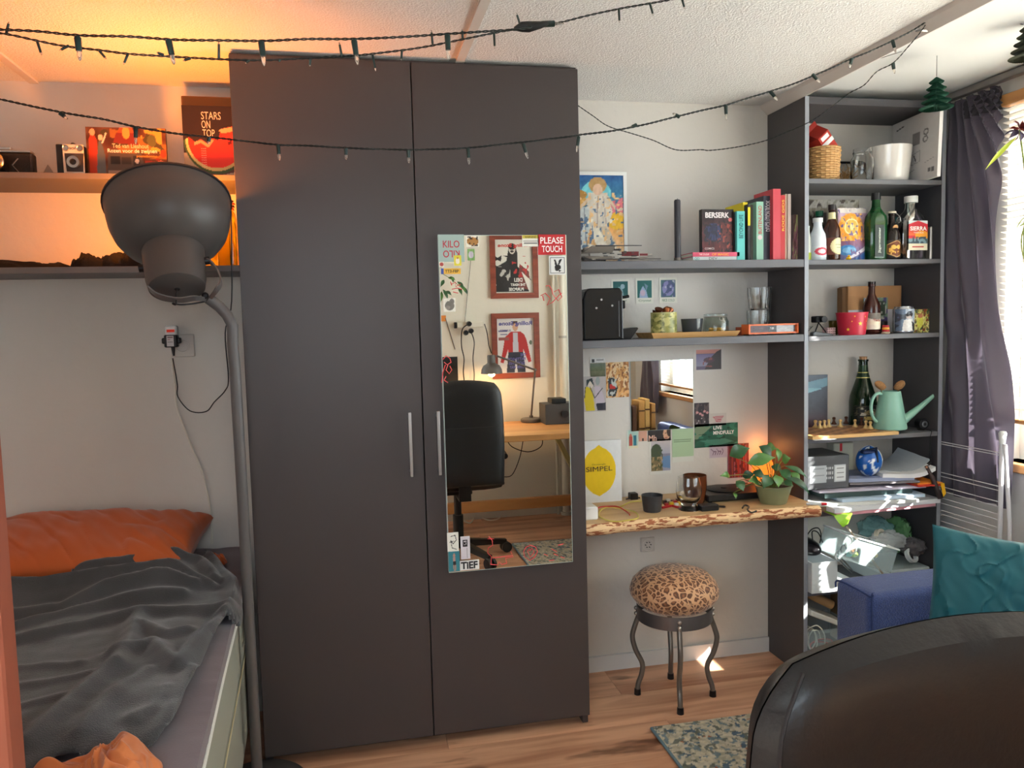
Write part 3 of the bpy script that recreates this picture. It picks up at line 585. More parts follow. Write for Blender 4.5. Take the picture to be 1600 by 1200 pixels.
# fleece blanket
cp = lambda x, y, z=.56: tuple(at(x/2.6667, 750+y/2.6667, z=z)[:2])
OUT = [cp(*p, *((.61,) if p[1] < 480 and p[0] < 835 else ())) for p in ((-700, 470), (-200, 450), (60, 440), (240, 428), (400, 372), (520, 312), (600, 305), (650, 318), (690, 262), (790, 342), (880, 350), (965, 395), (1008, 460), (1012, 530), (950, 575), (905, 630), (865, 690), (822, 790), (775, 870), (740, 970), (690, 1035), (600, 1092), (480, 1130), (380, 1120), (250, 1110), (120, 1190), (-300, 1400), (-1400, 1500))]
for _ in range(2): OUT = [q for (a, b_) in zip(OUT, OUT[1:]+OUT[:1]) for q in ((a[0]*.75+b_[0]*.25, a[1]*.75+b_[1]*.25), (a[0]*.25+b_[0]*.75, a[1]*.25+b_[1]*.75))]
RID = [([(60, 470), (250, 480), (500, 458), (700, 412), (860, 402), (900, 440)], .024, .020), ([(-200, 520), (60, 522), (300, 505), (520, 480), (750, 452), (880, 462)], .020, .018),
       ([(-200, 585), (60, 580), (250, 560), (450, 512), (650, 480), (820, 472)], .018, .017), ([(-200, 650), (60, 625), (300, 565), (560, 522), (760, 502)], .016, .016),
       ([(70, 690), (300, 632), (520, 585), (640, 562), (880, 562), (960, 540)], .020, .020), ([(490, 790), (540, 690), (580, 575)], .018, .020), ([(480, 745), (640, 702), (740, 785), (860, 652), (960, 570)], .022, .022),
       ([(110, 1110), (300, 935), (470, 795)], .016, .020), ([(330, 1070), (430, 950), (520, 872), (620, 805)], .012, .018), ([(780, 340), (900, 372), (985, 450), (1010, 505), (940, 572)], .026, .022),
       ([(600, 320), (700, 350), (800, 380), (880, 430)], .018, .018), ([(690, 1030), (760, 900), (810, 790)], .012, .02), ([(60, 800), (200, 790), (330, 780)], .008, .014), ([(60, 870), (220, 850), (380, 820)], .007, .014), ([(80, 950), (220, 920), (330, 900)], .007, .014),
       ([(600, 620), (700, 660), (780, 640)], .016, .018), ([(560, 1000), (640, 960), (700, 880)], .008, .02), ([(640, 305), (690, 268), (790, 345)], .03, .012)]
RID = [([cp(*p) for p in pts], a, w_) for pts, a, w_ in RID]
gx = np.linspace(-1.0, .04, 190); gy = np.linspace(-1.15, .22, 230); GX, GY = np.meshgrid(gx, gy)
def segd(pts):
    D = np.full(GX.shape, 9.)
    for (xa, ya), (xb, yb) in zip(pts[:-1], pts[1:]):
        dx, dy = xb-xa, yb-ya; t = np.clip(((GX-xa)*dx+(GY-ya)*dy)/(dx*dx+dy*dy+1e-12), 0, 1); D = np.minimum(D, np.hypot(GX-xa-t*dx, GY-ya-t*dy))
    return D
ins = np.zeros(GX.shape, bool)
for i in range(len(OUT)):
    (xa, ya), (xb, yb) = OUT[i], OUT[(i+1) % len(OUT)]
    ins ^= ((ya > GY) != (yb > GY)) & (GX < (xb-xa)*(GY-ya)/((yb-ya) or 1e-9)+xa)
de = segd(OUT+[OUT[0]]); H = np.zeros(GX.shape)
for pts, a, w_ in RID: D = segd(pts); H = np.maximum(H, a*np.exp(-(D/w_)**2)) + .35*np.minimum(H, a*np.exp(-(D/w_)**2))
NZ = np.array([[noise.noise(Vector((x*7, y*11, 2)))*.006+noise.noise(Vector((x*24, y*24, 5)))*.0022 for x in gx] for y in gy])
Zt = BT+.013+.012*(1-np.exp(-de/.02))+H+NZ+.006
# lift over the pillow edge
_t = np.clip((GY+.19)/.15, 0, 1); Zt += .062*_t*_t*(3-2*_t)*np.clip((-.09-GX)/.12, 0, 1)
over = np.clip(GX-(-.045-.055*GY)-.002, 0, 1); Zt -= over*2.0
idx = -np.ones(GX.shape, int); vs = []; keep = ins.copy()
cell = ins[:-1, :-1] | ins[1:, :-1] | ins[:-1, 1:] | ins[1:, 1:]
keep[:-1, :-1] |= cell; keep[1:, :-1] |= cell; keep[:-1, 1:] |= cell; keep[1:, 1:] |= cell
def snap(x, y):
    bd, bp_ = 9, (x, y)
    for (xa, ya), (xb, yb) in zip(OUT, OUT[1:]+OUT[:1]):
        dx, dy = xb-xa, yb-ya; t = max(0, min(1, ((x-xa)*dx+(y-ya)*dy)/(dx*dx+dy*dy+1e-12))); d = math.hypot(x-xa-t*dx, y-ya-t*dy)
        if d < bd: bd, bp_ = d, (xa+t*dx, ya+t*dy)
    return bp_ if bd < .03 else (x, y)
for j in range(GX.shape[0]):
    for i in range(GX.shape[1]):
        if keep[j, i]: idx[j, i] = len(vs); vs.append((*(snap(GX[j, i], GY[j, i]) if not ins[j, i] else (GX[j, i], GY[j, i])), Zt[j, i]-(0 if ins[j, i] else .004)))
fs = [(idx[j, i], idx[j, i+1], idx[j+1, i+1], idx[j+1, i]) for j in range(GX.shape[0]-1) for i in range(GX.shape[1]-1) if min(idx[j, i], idx[j, i+1], idx[j+1, i+1], idx[j+1, i]) >= 0]
FLE = mat((66, 68, 70), .95, bump=.5, bs=420, var=.22, vs=9, sheen=.45)
bb = B().add(vs, fs); o = solo('blanket', bb, FLE, 'dark grey fleece blanket crumpled over the bed', 'blanket')
md = o.modifiers.new('thick', 'SOLIDIFY'); md.thickness = .010; md.offset = -1
def crumple(cx, cy, z0, rx, ry, h, seed, nu=60, nv=60):
    def fn(u, v):
        a = 2*u-1; c2 = 2*v-1; a, c2 = a*math.sqrt(1-c2*c2/2), c2*math.sqrt(1-a*a/2); r = math.hypot(a, c2); k = max(0, 1-r**2.5)
        q = noise.noise(Vector((a*1.6+seed, c2*1.6, seed))); q2 = abs(noise.noise(Vector((a*2.6+q*2+seed, c2*2.2-q, 3))))
        return (cx+a*rx*(1+.2*q), cy+c2*ry*(1+.15*q), z0+h*k**.5*max(.25, .45+.75*(.5-abs(q2-.25))+.7*q+.25*math.sin(9*q+5*a+3*c2)*.5))
    return B().grid(fn, nu, nv)
p = at(150, 1190, z=BT+.02)
ORC = mat((204, 118, 66), .8, bump=.06, bs=200, sheen=.3)
solo('cloth', crumple(p[0]+.010, p[1]-.055, BT+.006, .115, .085, .058, 4, 110, 110), ORC, 'crumpled light orange cloth at the near end of the bed', 'cloth')
p = at(341, 887, z=BT+.01)
solo('cloth', crumple(p[0]-.012, p[1]+.02, BT+.018, .035, .04, .03, 9, 24, 24), PIL, 'small corner of orange cloth beside the blanket near the lamp pole', 'cloth')
# reddish wooden door leaf close to the camera
b = B().box(-.86, -.132, -1.235, -1.195, .001, 1.992); d1 = struct('door_1', b, wood_mat((178, 100, 76), (150, 78, 56), sc_=.35, rough=.35, axis=2, knots=False), bev=.003)
P(d1, 'door_handle', B().tube([(-.80, -1.236, 1.0), (-.80, -1.28, 1.0), (-.70, -1.285, 1.0)], .008, 10), STEEL)
# ================================================================== LEFT SHELF THINGS
def lathe_thing(root, name, prof, m, x, y, z, n=28, **k): return P(root, name, B().lathe(prof, (x, y, z), n), m, **k)
y0 = .19
# folding camera, partly outside the frame
a0 = at(52, 268, y=y0); t = thing('folding_camera', 'old black folding camera with chrome lens at the left end of the upper shelf', 'camera', (a0[0]-.05, y0+.02, LS1))
s_ = sc(y0); cx = a0[0]
P(t, 'body', B().box(cx-.125, cx, y0, y0+.035, LS1, LS1+.066), mat((34, 30, 28), .6, bump=.4, bs=500), smooth=False, bev=.006, seg=2)
P(t, 'top_plate', B().box(cx-.123, cx-.004, y0+.003, y0+.032, LS1+.0665, LS1+.074).box(cx-.085, cx-.055, y0+.006, y0+.028, LS1+.0745, LS1+.084), STEEL, smooth=False, bev=.002)
P(t, 'bellows', B().tube([(cx-.083, y0-.001, LS1+.034), (cx-.083, y0-.034, LS1+.032)], [.032, .022], 4), BLACKP, smooth=False)
Rx = Matrix.Rotation(math.pi/2, 4, 'X')
P(t, 'lens', B().lathe([(0, .004), (.009, .004), (.011, .008), (.021, .008), (.024, .002), (.026, 0), (.026, -.006)], (cx-.083, y0-.042, LS1+.034), 28, Rx), STEEL)
P(t, 'front_glass', B().lathe([(0, .0085), (.008, .0083), (.010, .0065)], (cx-.083, y0-.042, LS1+.034), 20, Rx), BLACK)
P(t, 'strut', B().tube([(cx-.036, y0-.001, LS1+.05), (cx-.048, y0-.010, LS1+.03), (cx-.036, y0-.001, LS1+.012)], .0018, 6), mat((110, 104, 98), .4, .5))
a1 = at(66, 268, y=.2); b = B(); b.prism([(0, 0), (.045, 0), (.022, .04)], (a1[0]-.012, .215, LS1), X1, Z1, -.006)
solo('card_stand', b, mat((150, 138, 128), .5), 'small grey triangular card between the two old cameras', 'stand', smooth=False)
# box camera
x0, x1, z0, z1 = rect(86, 226, 133, 270, .17); t = thing('box_camera', 'small black box camera with white front plate and round lens on the upper shelf', 'camera', ((x0+x1)/2, .19, LS1))
w_ = x1-x0; z1 = LS1+.088
P(t, 'body', B().box(x0, x1-.004, .172, .245, LS1, z1), BLACKP, smooth=False, bev=.002)
P(t, 'handle_strap', B().tube(smoothp([((x0+x1)/2, .185, z1), ((x0+x1)/2, .2, z1+.008), ((x0+x1)/2, .225, z1+.008), ((x0+x1)/2, .24, z1)]), .003, 6), BLACKP)
fx0 = x0+.018; P(t, 'front_plate', B().box(fx0, x1, .168, .1718, LS1+.001, z1-.001), mat((215, 205, 190), .4), smooth=False, bev=.001)
P(t, 'inner_plate', B().prism([(.006, .012), (.055-.007, .012), (.055-.003, .062), (.003, .062)], (fx0+.002, .168, LS1), X1, Z1, .0012), mat((60, 54, 50), .4), smooth=False)
mxp = (fx0+x1)/2
P(t, 'lens', B().lathe([(0, .001), (.008, .001), (.009, .006), (.016, .006), (.018, 0)], (mxp, .1665, LS1+.038), 24, Rx), STEEL)
P(t, 'lens_glass', B().lathe([(0, .0035), (.0085, .002)], (mxp, .1665, LS1+.038), 20, Rx), BLACK)
for dx in (-.018, .018): P(t, 'viewfinder', B().lathe([(0, .001), (.006, .001), (.008, .003), (.009, 0)], (mxp+dx, .1675, LS1+.076), 18, Rx), STEEL)
textf(t, 'BOX', (30, 28, 26), mxp-.008, .1672, LS1+.072, .016, .006)
# landscape book
x0, x1, z0, z1 = rect(133, 198, 262, 270, .2); z0 = LS1; h = at(133, 198, y=.2)[2]-LS1
cv = C(110, 66, (92, 52, 30)); cv.n(25, 9).blob(8, .62, (150, 96, 40), (.3, 0, 1, .6)).blob(9, .7, (70, 60, 30))
cv.p([(.03, .25), (.08, .05), (.13, .25), (.15, .95), (.02, .95)], (176, 60, 36)).e(.08, .1, .035, .07, (214, 160, 120))
cv.p([(.13, .5), (.17, .18), (.22, .5), (.23, .95), (.11, .95)], (92, 100, 104)).e(.18, .2, .03, .06, (220, 190, 160)).l([(.2, .3), (.25, .12)], .01, (220, 210, 190))
cv.e(.5, .12, .1, .18, (190, 80, 40)).e(.5, .1, .05, .12, (226, 150, 70)).p([(.38, .1), (.33, .3), (.65, .34), (.62, .1)], (120, 40, 26)).e(.5, .1, .05, .12, (226, 150, 70)).blob(12, .55, (206, 150, 60), (.68, .0, .95, .5)).e(.82, .25, .06, .12, (90, 90, 50))
cv.p([(.26, .5), (.68, .5), (.74, .98), (.24, .98)], (84, 74, 66)).r(.29, .56, .41, .72, (38, 34, 32)).r(.43, .58, .55, .72, (60, 52, 46)).r(.57, .55, .66, .8, (48, 42, 40)).r(.25, .84, .74, .9, (150, 132, 120)).e(.62, .65, .025, .05, (200, 190, 180))
cv.e(.92, .85, .09, .22, (206, 120, 90)).e(.96, .5, .04, .08, (200, 60, 30)).blob(10, .6, (150, 50, 30), (.72, .6, .9, 1))
t = thing('picture_book', 'landscape picture book with an old instant camera on its cover, standing on the upper shelf', 'book', ((x0+x1)/2, .22, LS1))
P(t, 'cover', slab(B(), x0, x1, .2, z0, z0+h, cv, .012, (60, 50, 44)), PR(.4), smooth=False, colr=True)
W_ = x1-x0; textf(t, 'Ted van Lieshout', (236, 200, 160), x0+W_*.32, .1996, z0+h*.60, W_*.46, h*.085); textf(t, 'Rozen voor de zwijnen', (250, 240, 225), x0+W_*.26, .1996, z0+h*.485, W_*.62, h*.1)
textf(t, 'poemoboomo', (226, 160, 60), x0+W_*.62, .1996, z0+h*.41, W_*.26, h*.06)
# record sleeve
cA = at(283, 163, y=.235); x0 = cA[0]; h = cA[2]-LS1-.002; sd_ = -.006-x0
cv = C(90, 90, (44, 26, 20)); cv.r(0, .62, 1, 1, (172, 160, 140)).p([(.1, .96), (.5, .82), (1, .72), (1, .85), (.6, .92)], (84, 60, 52)).e(.56, .46, .55, .44, (60, 92, 50)).e(.56, .455, .52, .405, (206, 196, 130)).e(.56, .45, .48, .37, (222, 52, 36)).p([(0, 0), (1, 0), (1, .24), (.66, .30), (.60, .46), (.5, .42), (.42, .50), (.30, .44), (.2, .48), (.1, .42), (0, .46)], (44, 26, 20)).p([(.62, .32), (.66, .30), (1, .25), (1, .31), (.68, .36)], (238, 170, 120)).blob(18, .84, (90, 14, 12), (.62, .34, .95, .6)).l([(.2, .5), (.3, .47), (.42, .53), (.5, .46)], .02, (238, 150, 110))
t = thing('record_sleeve', 'square record sleeve with a watermelon and the words STARS ON TOP, leaning by the wardrobe', 'record', (x0+sd_/2, .24, LS1))
P(t, 'sleeve', slab(B(), x0, x0+sd_, .235, LS1+.001, LS1+h, cv, .006, (70, 30, 24)), PR(.45), smooth=False, colr=True)
for k, s in enumerate(('STARS', 'ON', 'TOP')): textf(t, s, (240, 214, 200), x0+sd_*(.33 if k < 2 else .34), .2345, LS1+h*(.82-k*.115), sd_*(.34, .15, .21)[k], h*.1, bold=0)
for k in range(9): textf(t, 'track', (250, 200, 180), x0+sd_*.3, .2345, LS1+h*(.43-k*.03), sd_*.09, h*.016, bold=0)
# dark card/box behind record
solo('cardboard_box', B().box(at(285, 160, y=.28)[0], -.004, .262, .33, LS1, at(290, 140, y=.27)[2]-.02), mat((120, 84, 50), .8), 'brown box standing behind the record sleeve', 'box', smooth=False, bev=.002)
# lower shelf: dark clothes
CL = mat((26, 23, 24), .9, bump=.5, bs=120)
def clothes(u0, u1, vt, label, seed, y=.235, ry=.075):
    x0 = at(u0, 415, y=y)[0]; x1 = at(u1, 415, y=y)[0]; h = at((u0+u1)/2, vt, y=y)[2]-LS2
    return solo('folded_clothes', crumple((x0+x1)/2, y, LS2-.001, (x1-x0)/2, ry, h*.95, seed, 60, 30), CL, label, 'clothes')
clothes(-120, 105, 404, 'flat strip of dark clothing at the left end of the lower shelf', 2)
clothes(108, 178, 396, 'small heap of dark clothing on the lower shelf', 5)
clothes(160, 262, 380, 'tallest heap of dark clothing on the lower shelf behind the lamp shade', 11)
# yellow glass bottles
YG = mat((236, 206, 60), .05, trans=.92, ior=1.35)
def square_bottle(u, vt, w_, y, label):
    c = at(u, 400, y=y); h = at(u, vt, y=y)[2]-LS2; t = thing('glass_bottle', label, 'bottle', (c[0], y, LS2)); a = w_/2
    b = B(); prof = [(0, .002), (1, .002), (1.05, .008), (1.05, h*.55), (.98, h*.60), (1.0, h*.64), (.9, h*.72), (.42, h*.82), (.36, h*.85), (.36, h*.95), (.44, h*.96), (.44, h)]
    def fn(i, j):
        r, z = prof[int(round(j*(len(prof)-1)))]; t_ = 2*math.pi*i; k = 1/max(abs(math.cos(t_)), abs(math.sin(t_))); k = min(k, 1.28) if r > .6 else 1
        return (c[0]+a*r*k*math.cos(t_), y+a*r*k*math.sin(t_)*.9, LS2+z)
    b.grid(fn, 32, len(prof)-1, True); P(t, 'glass', b, YG); return t, c, h
square_bottle(332, 325, .055, .27, 'tall yellow glass bottle on the lower shelf left of the shorter one'); square_bottle(357, 300, .052, .22, 'yellow glass bottle beside the wardrobe on the lower shelf')
c = at(356, 320, y=.2); t = thing('dried_flower', 'dried dark red flower head standing above the yellow bottle', 'flower', (c[0], .20, LS2))
P(t, 'stem', B().tube([(c[0], .20, LS2+.001), (c[0], .20, c[2]-.01)], .0018, 6), mat((90, 60, 30), .7))
b = B()
for k in range(26):
    a = k*2.4; q = (k/26)*math.pi*.9; d = Vector((math.cos(a)*math.sin(q), math.sin(a)*math.sin(q), math.cos(q))); p0 = Vector((c[0], .20, c[2])); b.tube([p0, p0+d*.018, p0+d*.022+Vector((0, 0, -.003))], [.001, .0035, .001], 5)
P(t, 'petals', b, mat((120, 44, 24), .7))
# ================================================================== ALCOVE, TOP SHELF
def framed(u0, v0, u1, v1, y, cv, name, label, cat, fr=.012, fc=(236, 236, 232), z0=None, depth=.014):
    x0, x1, zz0, zz1 = rect(u0, v0, u1, v1, y); zz0 = zz0 if z0 is None else z0
    t = thing(name, label, cat, ((x0+x1)/2, y+depth/2, zz0)); b = B()
    b.box(x0, x1, y, y+depth, zz1-fr, zz1); b.box(x0, x1, y, y+depth, zz0, zz0+fr); b.box(x0, x0+fr, y, y+depth, zz0+fr, zz1-fr); b.box(x1-fr, x1, y, y+depth, zz0+fr, zz1-fr)
    P(t, 'frame', b, mat(fc, .4), smooth=False); P(t, 'print', slab(B(), x0+fr, x1-fr, y+.004, zz0+fr, zz1-fr, cv, depth-.005), PR(.3), smooth=False, colr=True); return t
cv = C(80, 110, (46, 150, 190)); cv.g((30, 90, 150), (90, 180, 190), 0, .5).g((240, 160, 70), (220, 200, 170), .5, 1).n(14, 10).e(.6, .2, .22, .14, (120, 210, 220)).p([(0, .05), (.3, .0), (.42, .35), (.3, .4)], (240, 160, 60)).p([(.8, .3), (1, .25), (1, .45), (.7, .5)], (220, 120, 130)).e(.9, .52, .14, .1, (240, 190, 50))
cv.e(.62, .15, .09, .07, (214, 190, 160)).p([(.48, .2), (.76, .2), (.84, .42), (.74, .62), (.5, .6), (.44, .4)], (226, 216, 200)).p([(.5, .58), (.66, .58), (.82, .95), (.7, .98), (.56, .75)], (240, 232, 214)).p([(.62, .58), (.76, .58), (.94, .9), (.84, .95)], (214, 196, 170))
cv.e(.38, .3, .08, .06, (220, 170, 90)).p([(.28, .36), (.48, .36), (.5, .6), (.42, .85), (.26, .85)], (206, 214, 214)).p([(.0, .45), (.22, .35), (.3, .6), (.2, .95), (0, .95)], (96, 130, 170)).blob(14, .72, (60, 80, 110), (0, .2, .4, .9)).blob(15, .78, (250, 240, 220), (.1, .5, .9, 1)).n(10, 30)
[cv.l([(.02+.05*k, .3), (.0+.06*k, .95)], .008, (40, 70, 120)) for k in range(4)]; cv.e(.62, .11, .13, .09, (190, 150, 96)).e(.62, .16, .07, .065, (226, 190, 160)).l([(.5, .25), (.3, .42), (.2, .38)], .02, (226, 200, 170)).l([(.76, .24), (.9, .4), (.98, .38)], .018, (226, 206, 176)).l([(.84, .42), (1, .3)], .008, (240, 120, 130)).l([(.62, .24), (.6, .6)], .008, (170, 150, 140)).l([(.7, .24), (.74, .58)], .006, (180, 160, 150)).e(.36, .22, .1, .05, (180, 130, 60)).l([(.3, .4), (.34, .8)], .008, (120, 130, 140)).l([(.42, .4), (.44, .8)], .008, (130, 140, 150)).p([(.5, .86), (.62, .8), (.66, .98), (.46, .98)], (120, 150, 180)).blob(26, .74, (90, 120, 150), (0, .25, 1, 1)).blob(30, .78, (240, 200, 140), (0, .2, 1, 1)).n(12, 40)
framed(862, 267, 981, 396, YW-.018, cv, 'framed_poster', 'white framed colourful illustrated poster half hidden behind the wardrobe edge', 'picture', z0=S1+.0005, depth=.016)
# toy spaceship model on its stand
x0 = at(906, 400, y=.2)[0]; xe = at(1022, 400, y=.2)[0]; zc = at(960, 398, y=.2)[2]; t = thing('toy_spaceship', 'brick-built grey model spaceship with dark red stripe lying on the top alcove shelf', 'model', ((x0+xe)/2, .21, S1))
LGY = mat((176, 168, 158), .45); DRD = mat((110, 26, 30), .4); DGY = mat((70, 66, 64), .5)
zc = S1+.026; yc = .215; L = xe-x0
b = B(); 
for i, (a, e, hh, ww) in enumerate(((.0, .12, .010, .02), (.12, .30, .014, .026), (.30, .52, .013, .022), (.52, .80, .010, .015), (.80, .93, .007, .010), (.93, 1.0, .0035, .005))): b.box(x0+L*a, x0+L*e-.0006, yc-ww, yc+ww, zc-hh, zc+hh)
P(t, 'fuselage', b, LGY, smooth=False, bev=.001)
P(t, 'stripe', B().box(x0+L*.56, x0+L*.79, yc-.0158, yc+.0158, zc-.004, zc+.0105).box(x0+L*.81, x0+L*.92, yc-.0104, yc-.0101, zc-.003, zc+.004), DRD, smooth=False)
P(t, 'cockpit', B().prism([(0, 0), (.045, 0), (.036, .010), (.010, .012)], (x0+L*.33, yc+.008, zc+.0132), X1, Z1, .016), DGY, smooth=False)
for s in (-1, 1):
    for q in (-1, 1):
        b = B(); b.add([(x0+L*.02, yc+s*.02, zc+q*.004), (x0+L*.42, yc+s*.02, zc+q*.004), (x0+L*.36, yc+s*.10, zc+q*.020), (x0+L*.06, yc+s*.10, zc+q*.020)]+[(x0+L*.02, yc+s*.02, zc+q*.0065), (x0+L*.42, yc+s*.02, zc+q*.0065), (x0+L*.36, yc+s*.10, zc+q*.0225), (x0+L*.06, yc+s*.10, zc+q*.0225)], [(0, 1, 2, 3), (7, 6, 5, 4), (0, 4, 5, 1), (1, 5, 6, 2), (2, 6, 7, 3), (3, 7, 4, 0)])
        P(t, 'wing', b, LGY, smooth=False)
        P(t, 'wing_cannon', B().cyl((x0+L*.1, yc+s*.102, zc+q*.021), (x0+L*.95 if q < 0 else x0+L*.7, yc+s*.102, zc+q*.021), .0022, .0012, 8), DGY)
        P(t, 'engine', B().cyl((x0+L*.03, yc+s*.030, zc+q*.013), (x0+L*.24, yc+s*.030, zc+q*.013), .0095, .0085, 16), mat((150, 142, 134), .45))
b = B()
for k in range(46):
    xx = x0+L*(.03+.5*RS.rand()); yy = yc+(.052*RS.rand()-.03); zz = zc+.0132 if abs(yy-yc) < .02 else zc+.0075; b.box(xx, xx+.004+.012*RS.rand(), yy, yy+.004+.006*RS.rand(), zz, zz+.002+.006*RS.rand())
for k in range(16):
    xx = x0+L*(.05+.7*RS.rand()); zz = zc-.010+.018*RS.rand(); b.box(xx, xx+.006+.014*RS.rand(), yc-.0285, yc-.0262, zz, zz+.003)
P(t, 'detail_bricks', b, DGY, smooth=False)
P(t, 'stand', B().box(x0+L*.3, x0+L*.4, yc-.02, yc+.02, S1, S1+.003).box(x0+L*.34, x0+L*.36, yc-.004, yc+.004, S1+.003, zc-.0132), BLACKP, smooth=False)
# candle
c = at(1059, 400, y=.18); hz = at(1057, 312, y=.18)[2]
t = thing('taper_candle', 'thick dark grey taper candle in a flat metal holder on the top alcove shelf', 'candle', (c[0], .18, S1))
P(t, 'candle', B().lathe([(0, .006), (.0105, .006), (.0105, hz-S1-.004), (.008, hz-S1), (0, hz-S1+.001)], (c[0], .18, S1), 20), mat((62, 62, 68), .5))
P(t, 'wick', B().cyl((c[0], .18, hz), (c[0]+.001, .18, hz+.004), .0008, n=6), BLACK)
P(t, 'holder', B().lathe([(0, 0), (.016, 0), (.016, .004), (.0125, .005), (.0125, .013), (.011, .013), (.011, .005)], (c[0], .18, S1), 24).box(c[0]+.012, c[0]+.055, .19, .215, S1, S1+.003), mat((120, 110, 100), .4, .6))
# flat books
def book(root_label, x0, x1, y0, y1, z0, z1, cover, spine='front', grp=None, pages=(226, 220, 204), th=.0018, name='book'):
    t = thing(name, root_label, 'book', ((x0+x1)/2, (y0+y1)/2, z0), grp)
    b = B()
    if spine == 'front':       # standing, spine toward camera
        b.box(x0, x0+th, y0, y1, z0, z1); b.box(x1-th, x1, y0, y1, z0, z1); b.box(x0+th, x1-th, y0, y0+th, z0, z1)
        P(t, 'cover', b, mat(cover, .45), smooth=False); P(t, 'pages', B().box(x0+th+.0002, x1-th-.0002, y0+th+.0002, y1-.003, z0+.003, z1-.003), mat(pages, .8), smooth=False)
    else:                       # lying, spine toward camera
        b.box(x0, x1, y0, y1, z0, z0+th); b.box(x0, x1, y0, y1, z1-th, z1); b.box(x0, x1, y0, y0+th, z0+th, z1-th)
        P(t, 'cover', b, mat(cover, .45), smooth=False); P(t, 'pages', B().box(x0+.002, x1-.002, y0+th+.0002, y1-.003, z0+th+.0002, z1-th-.0002), mat(pages, .8), smooth=False)
    return t
xa, xb = at(1083, 402, y=.15)[0], at(1155, 402, y=.15)[0]
t = book('white flat book with grey lettering, lowest under the dark red comic on the alcove shelf', xa, xb, .15, .30, S1, S1+.0135, (206, 214, 212), 'flat'); textf(t, 'DEV', (120, 120, 124), xa+.055, .1495, S1+.003, .03, .0085); textf(t, 'QD', (90, 160, 150), xa+.004, .1495, S1+.002, .018, .009)
t = book('pink flat book with orange lettering lying on top of the white book', xa-.002, xb-.0, .148, .30, S1+.014, S1+.0275, (214, 80, 108), 'flat'); textf(t, 'THE COLOUR', (250, 220, 210), xa+.02, .1475, S1+.0175, .035, .006); textf(t, 'OF MAGIC', (250, 170, 60), xa+.065, .1475, S1+.0165, .06, .008)
# comic standing on them
x0, x1 = at(1097, 360, y=.165)[0], at(1146, 360, y=.165)[0]; z0 = S1+.028; z1 = at(1120, 327, y=.165)[2]
cv = C(70, 95, (58, 16, 20)); cv.g((30, 14, 18), (96, 26, 28)).n(22, 9).e(.36, .52, .28, .2, (40, 44, 84)).blob(13, .6, (24, 24, 40), (.05, .35, .65, .75)).p([(.6, .3), (.95, .35), (.9, .8), (.6, .7)], (92, 34, 32)).blob(16, .68, (150, 60, 48), (.5, .3, 1, .9)).blob(22, .7, (20, 12, 14)).e(.9, .24, .06, .045, (226, 110, 110))
for k in range(7): cv.l([(.36, .32), (.1+.09*k, .72)], .012, (24, 26, 60))
t = thing('comic_book', 'dark red thick comic with white title lettering facing forward on the flat books', 'book', ((x0+x1)/2, .175, z0))
P(t, 'cover', slab(B(), x0, x1, .165, z0, z1, cv, .022, (30, 24, 26)), PR(.4), smooth=False, colr=True); W_, h = x1-x0, z1-z0
textf(t, 'BERSERK', (238, 228, 226), x0+W_*.1, .1645, z0+h*.80, W_*.76, h*.13, bold=.03); textf(t, 'COMICS', (220, 200, 200), x0+W_*.08, .1645, z0+h*.07, W_*.3, h*.045)
# standing books: u0,u1,vtop,depth start,color,label,text
BKS = [(1146, 1152, 331, .16, (28, 26, 28), 'thin black book right behind the dark red comic', None), (1151.5, 1164, 330, .148, (92, 190, 184), 'turquoise paperback with dark lettering', ('BEYOND LIFE', (30, 80, 90))),
       (1161, 1168.5, 316, .175, (226, 206, 30), 'yellow topped black book between the turquoise and green ones', ('DE TOTALE', (30, 30, 30))), (1168.5, 1172.5, 319, .15, (24, 24, 26), 'narrow black book with yellow patch beside the yellow topped book', None), (1173, 1182, 320, .17, (120, 116, 110), 'grey photo-spined book before the green one', None),
       (1182, 1193, 315, .148, (140, 186, 164), 'pale green book with red lettering and round portrait', ('BUITENLAND', (190, 60, 60))), (1193, 1207, 306, .155, (50, 52, 66), 'thick navy blue book with white lettering', ('DEVOLUTION BOOK', (226, 224, 230))),
       (1208, 1220, 295, .135, (196, 62, 74), 'tall red box file rising above the other books', None), (1220, 1227, 305, .15, (186, 36, 40), 'dark red book with yellow spots next to the red box file', ('RODE GIDS', (230, 190, 60))), (1227, 1231, 303, .15, (206, 186, 160), 'thin beige book third from the right end of the row', None), (1231, 1236, 303, .145, (176, 160, 150), 'thin taupe book second from the right end of the row', None)]
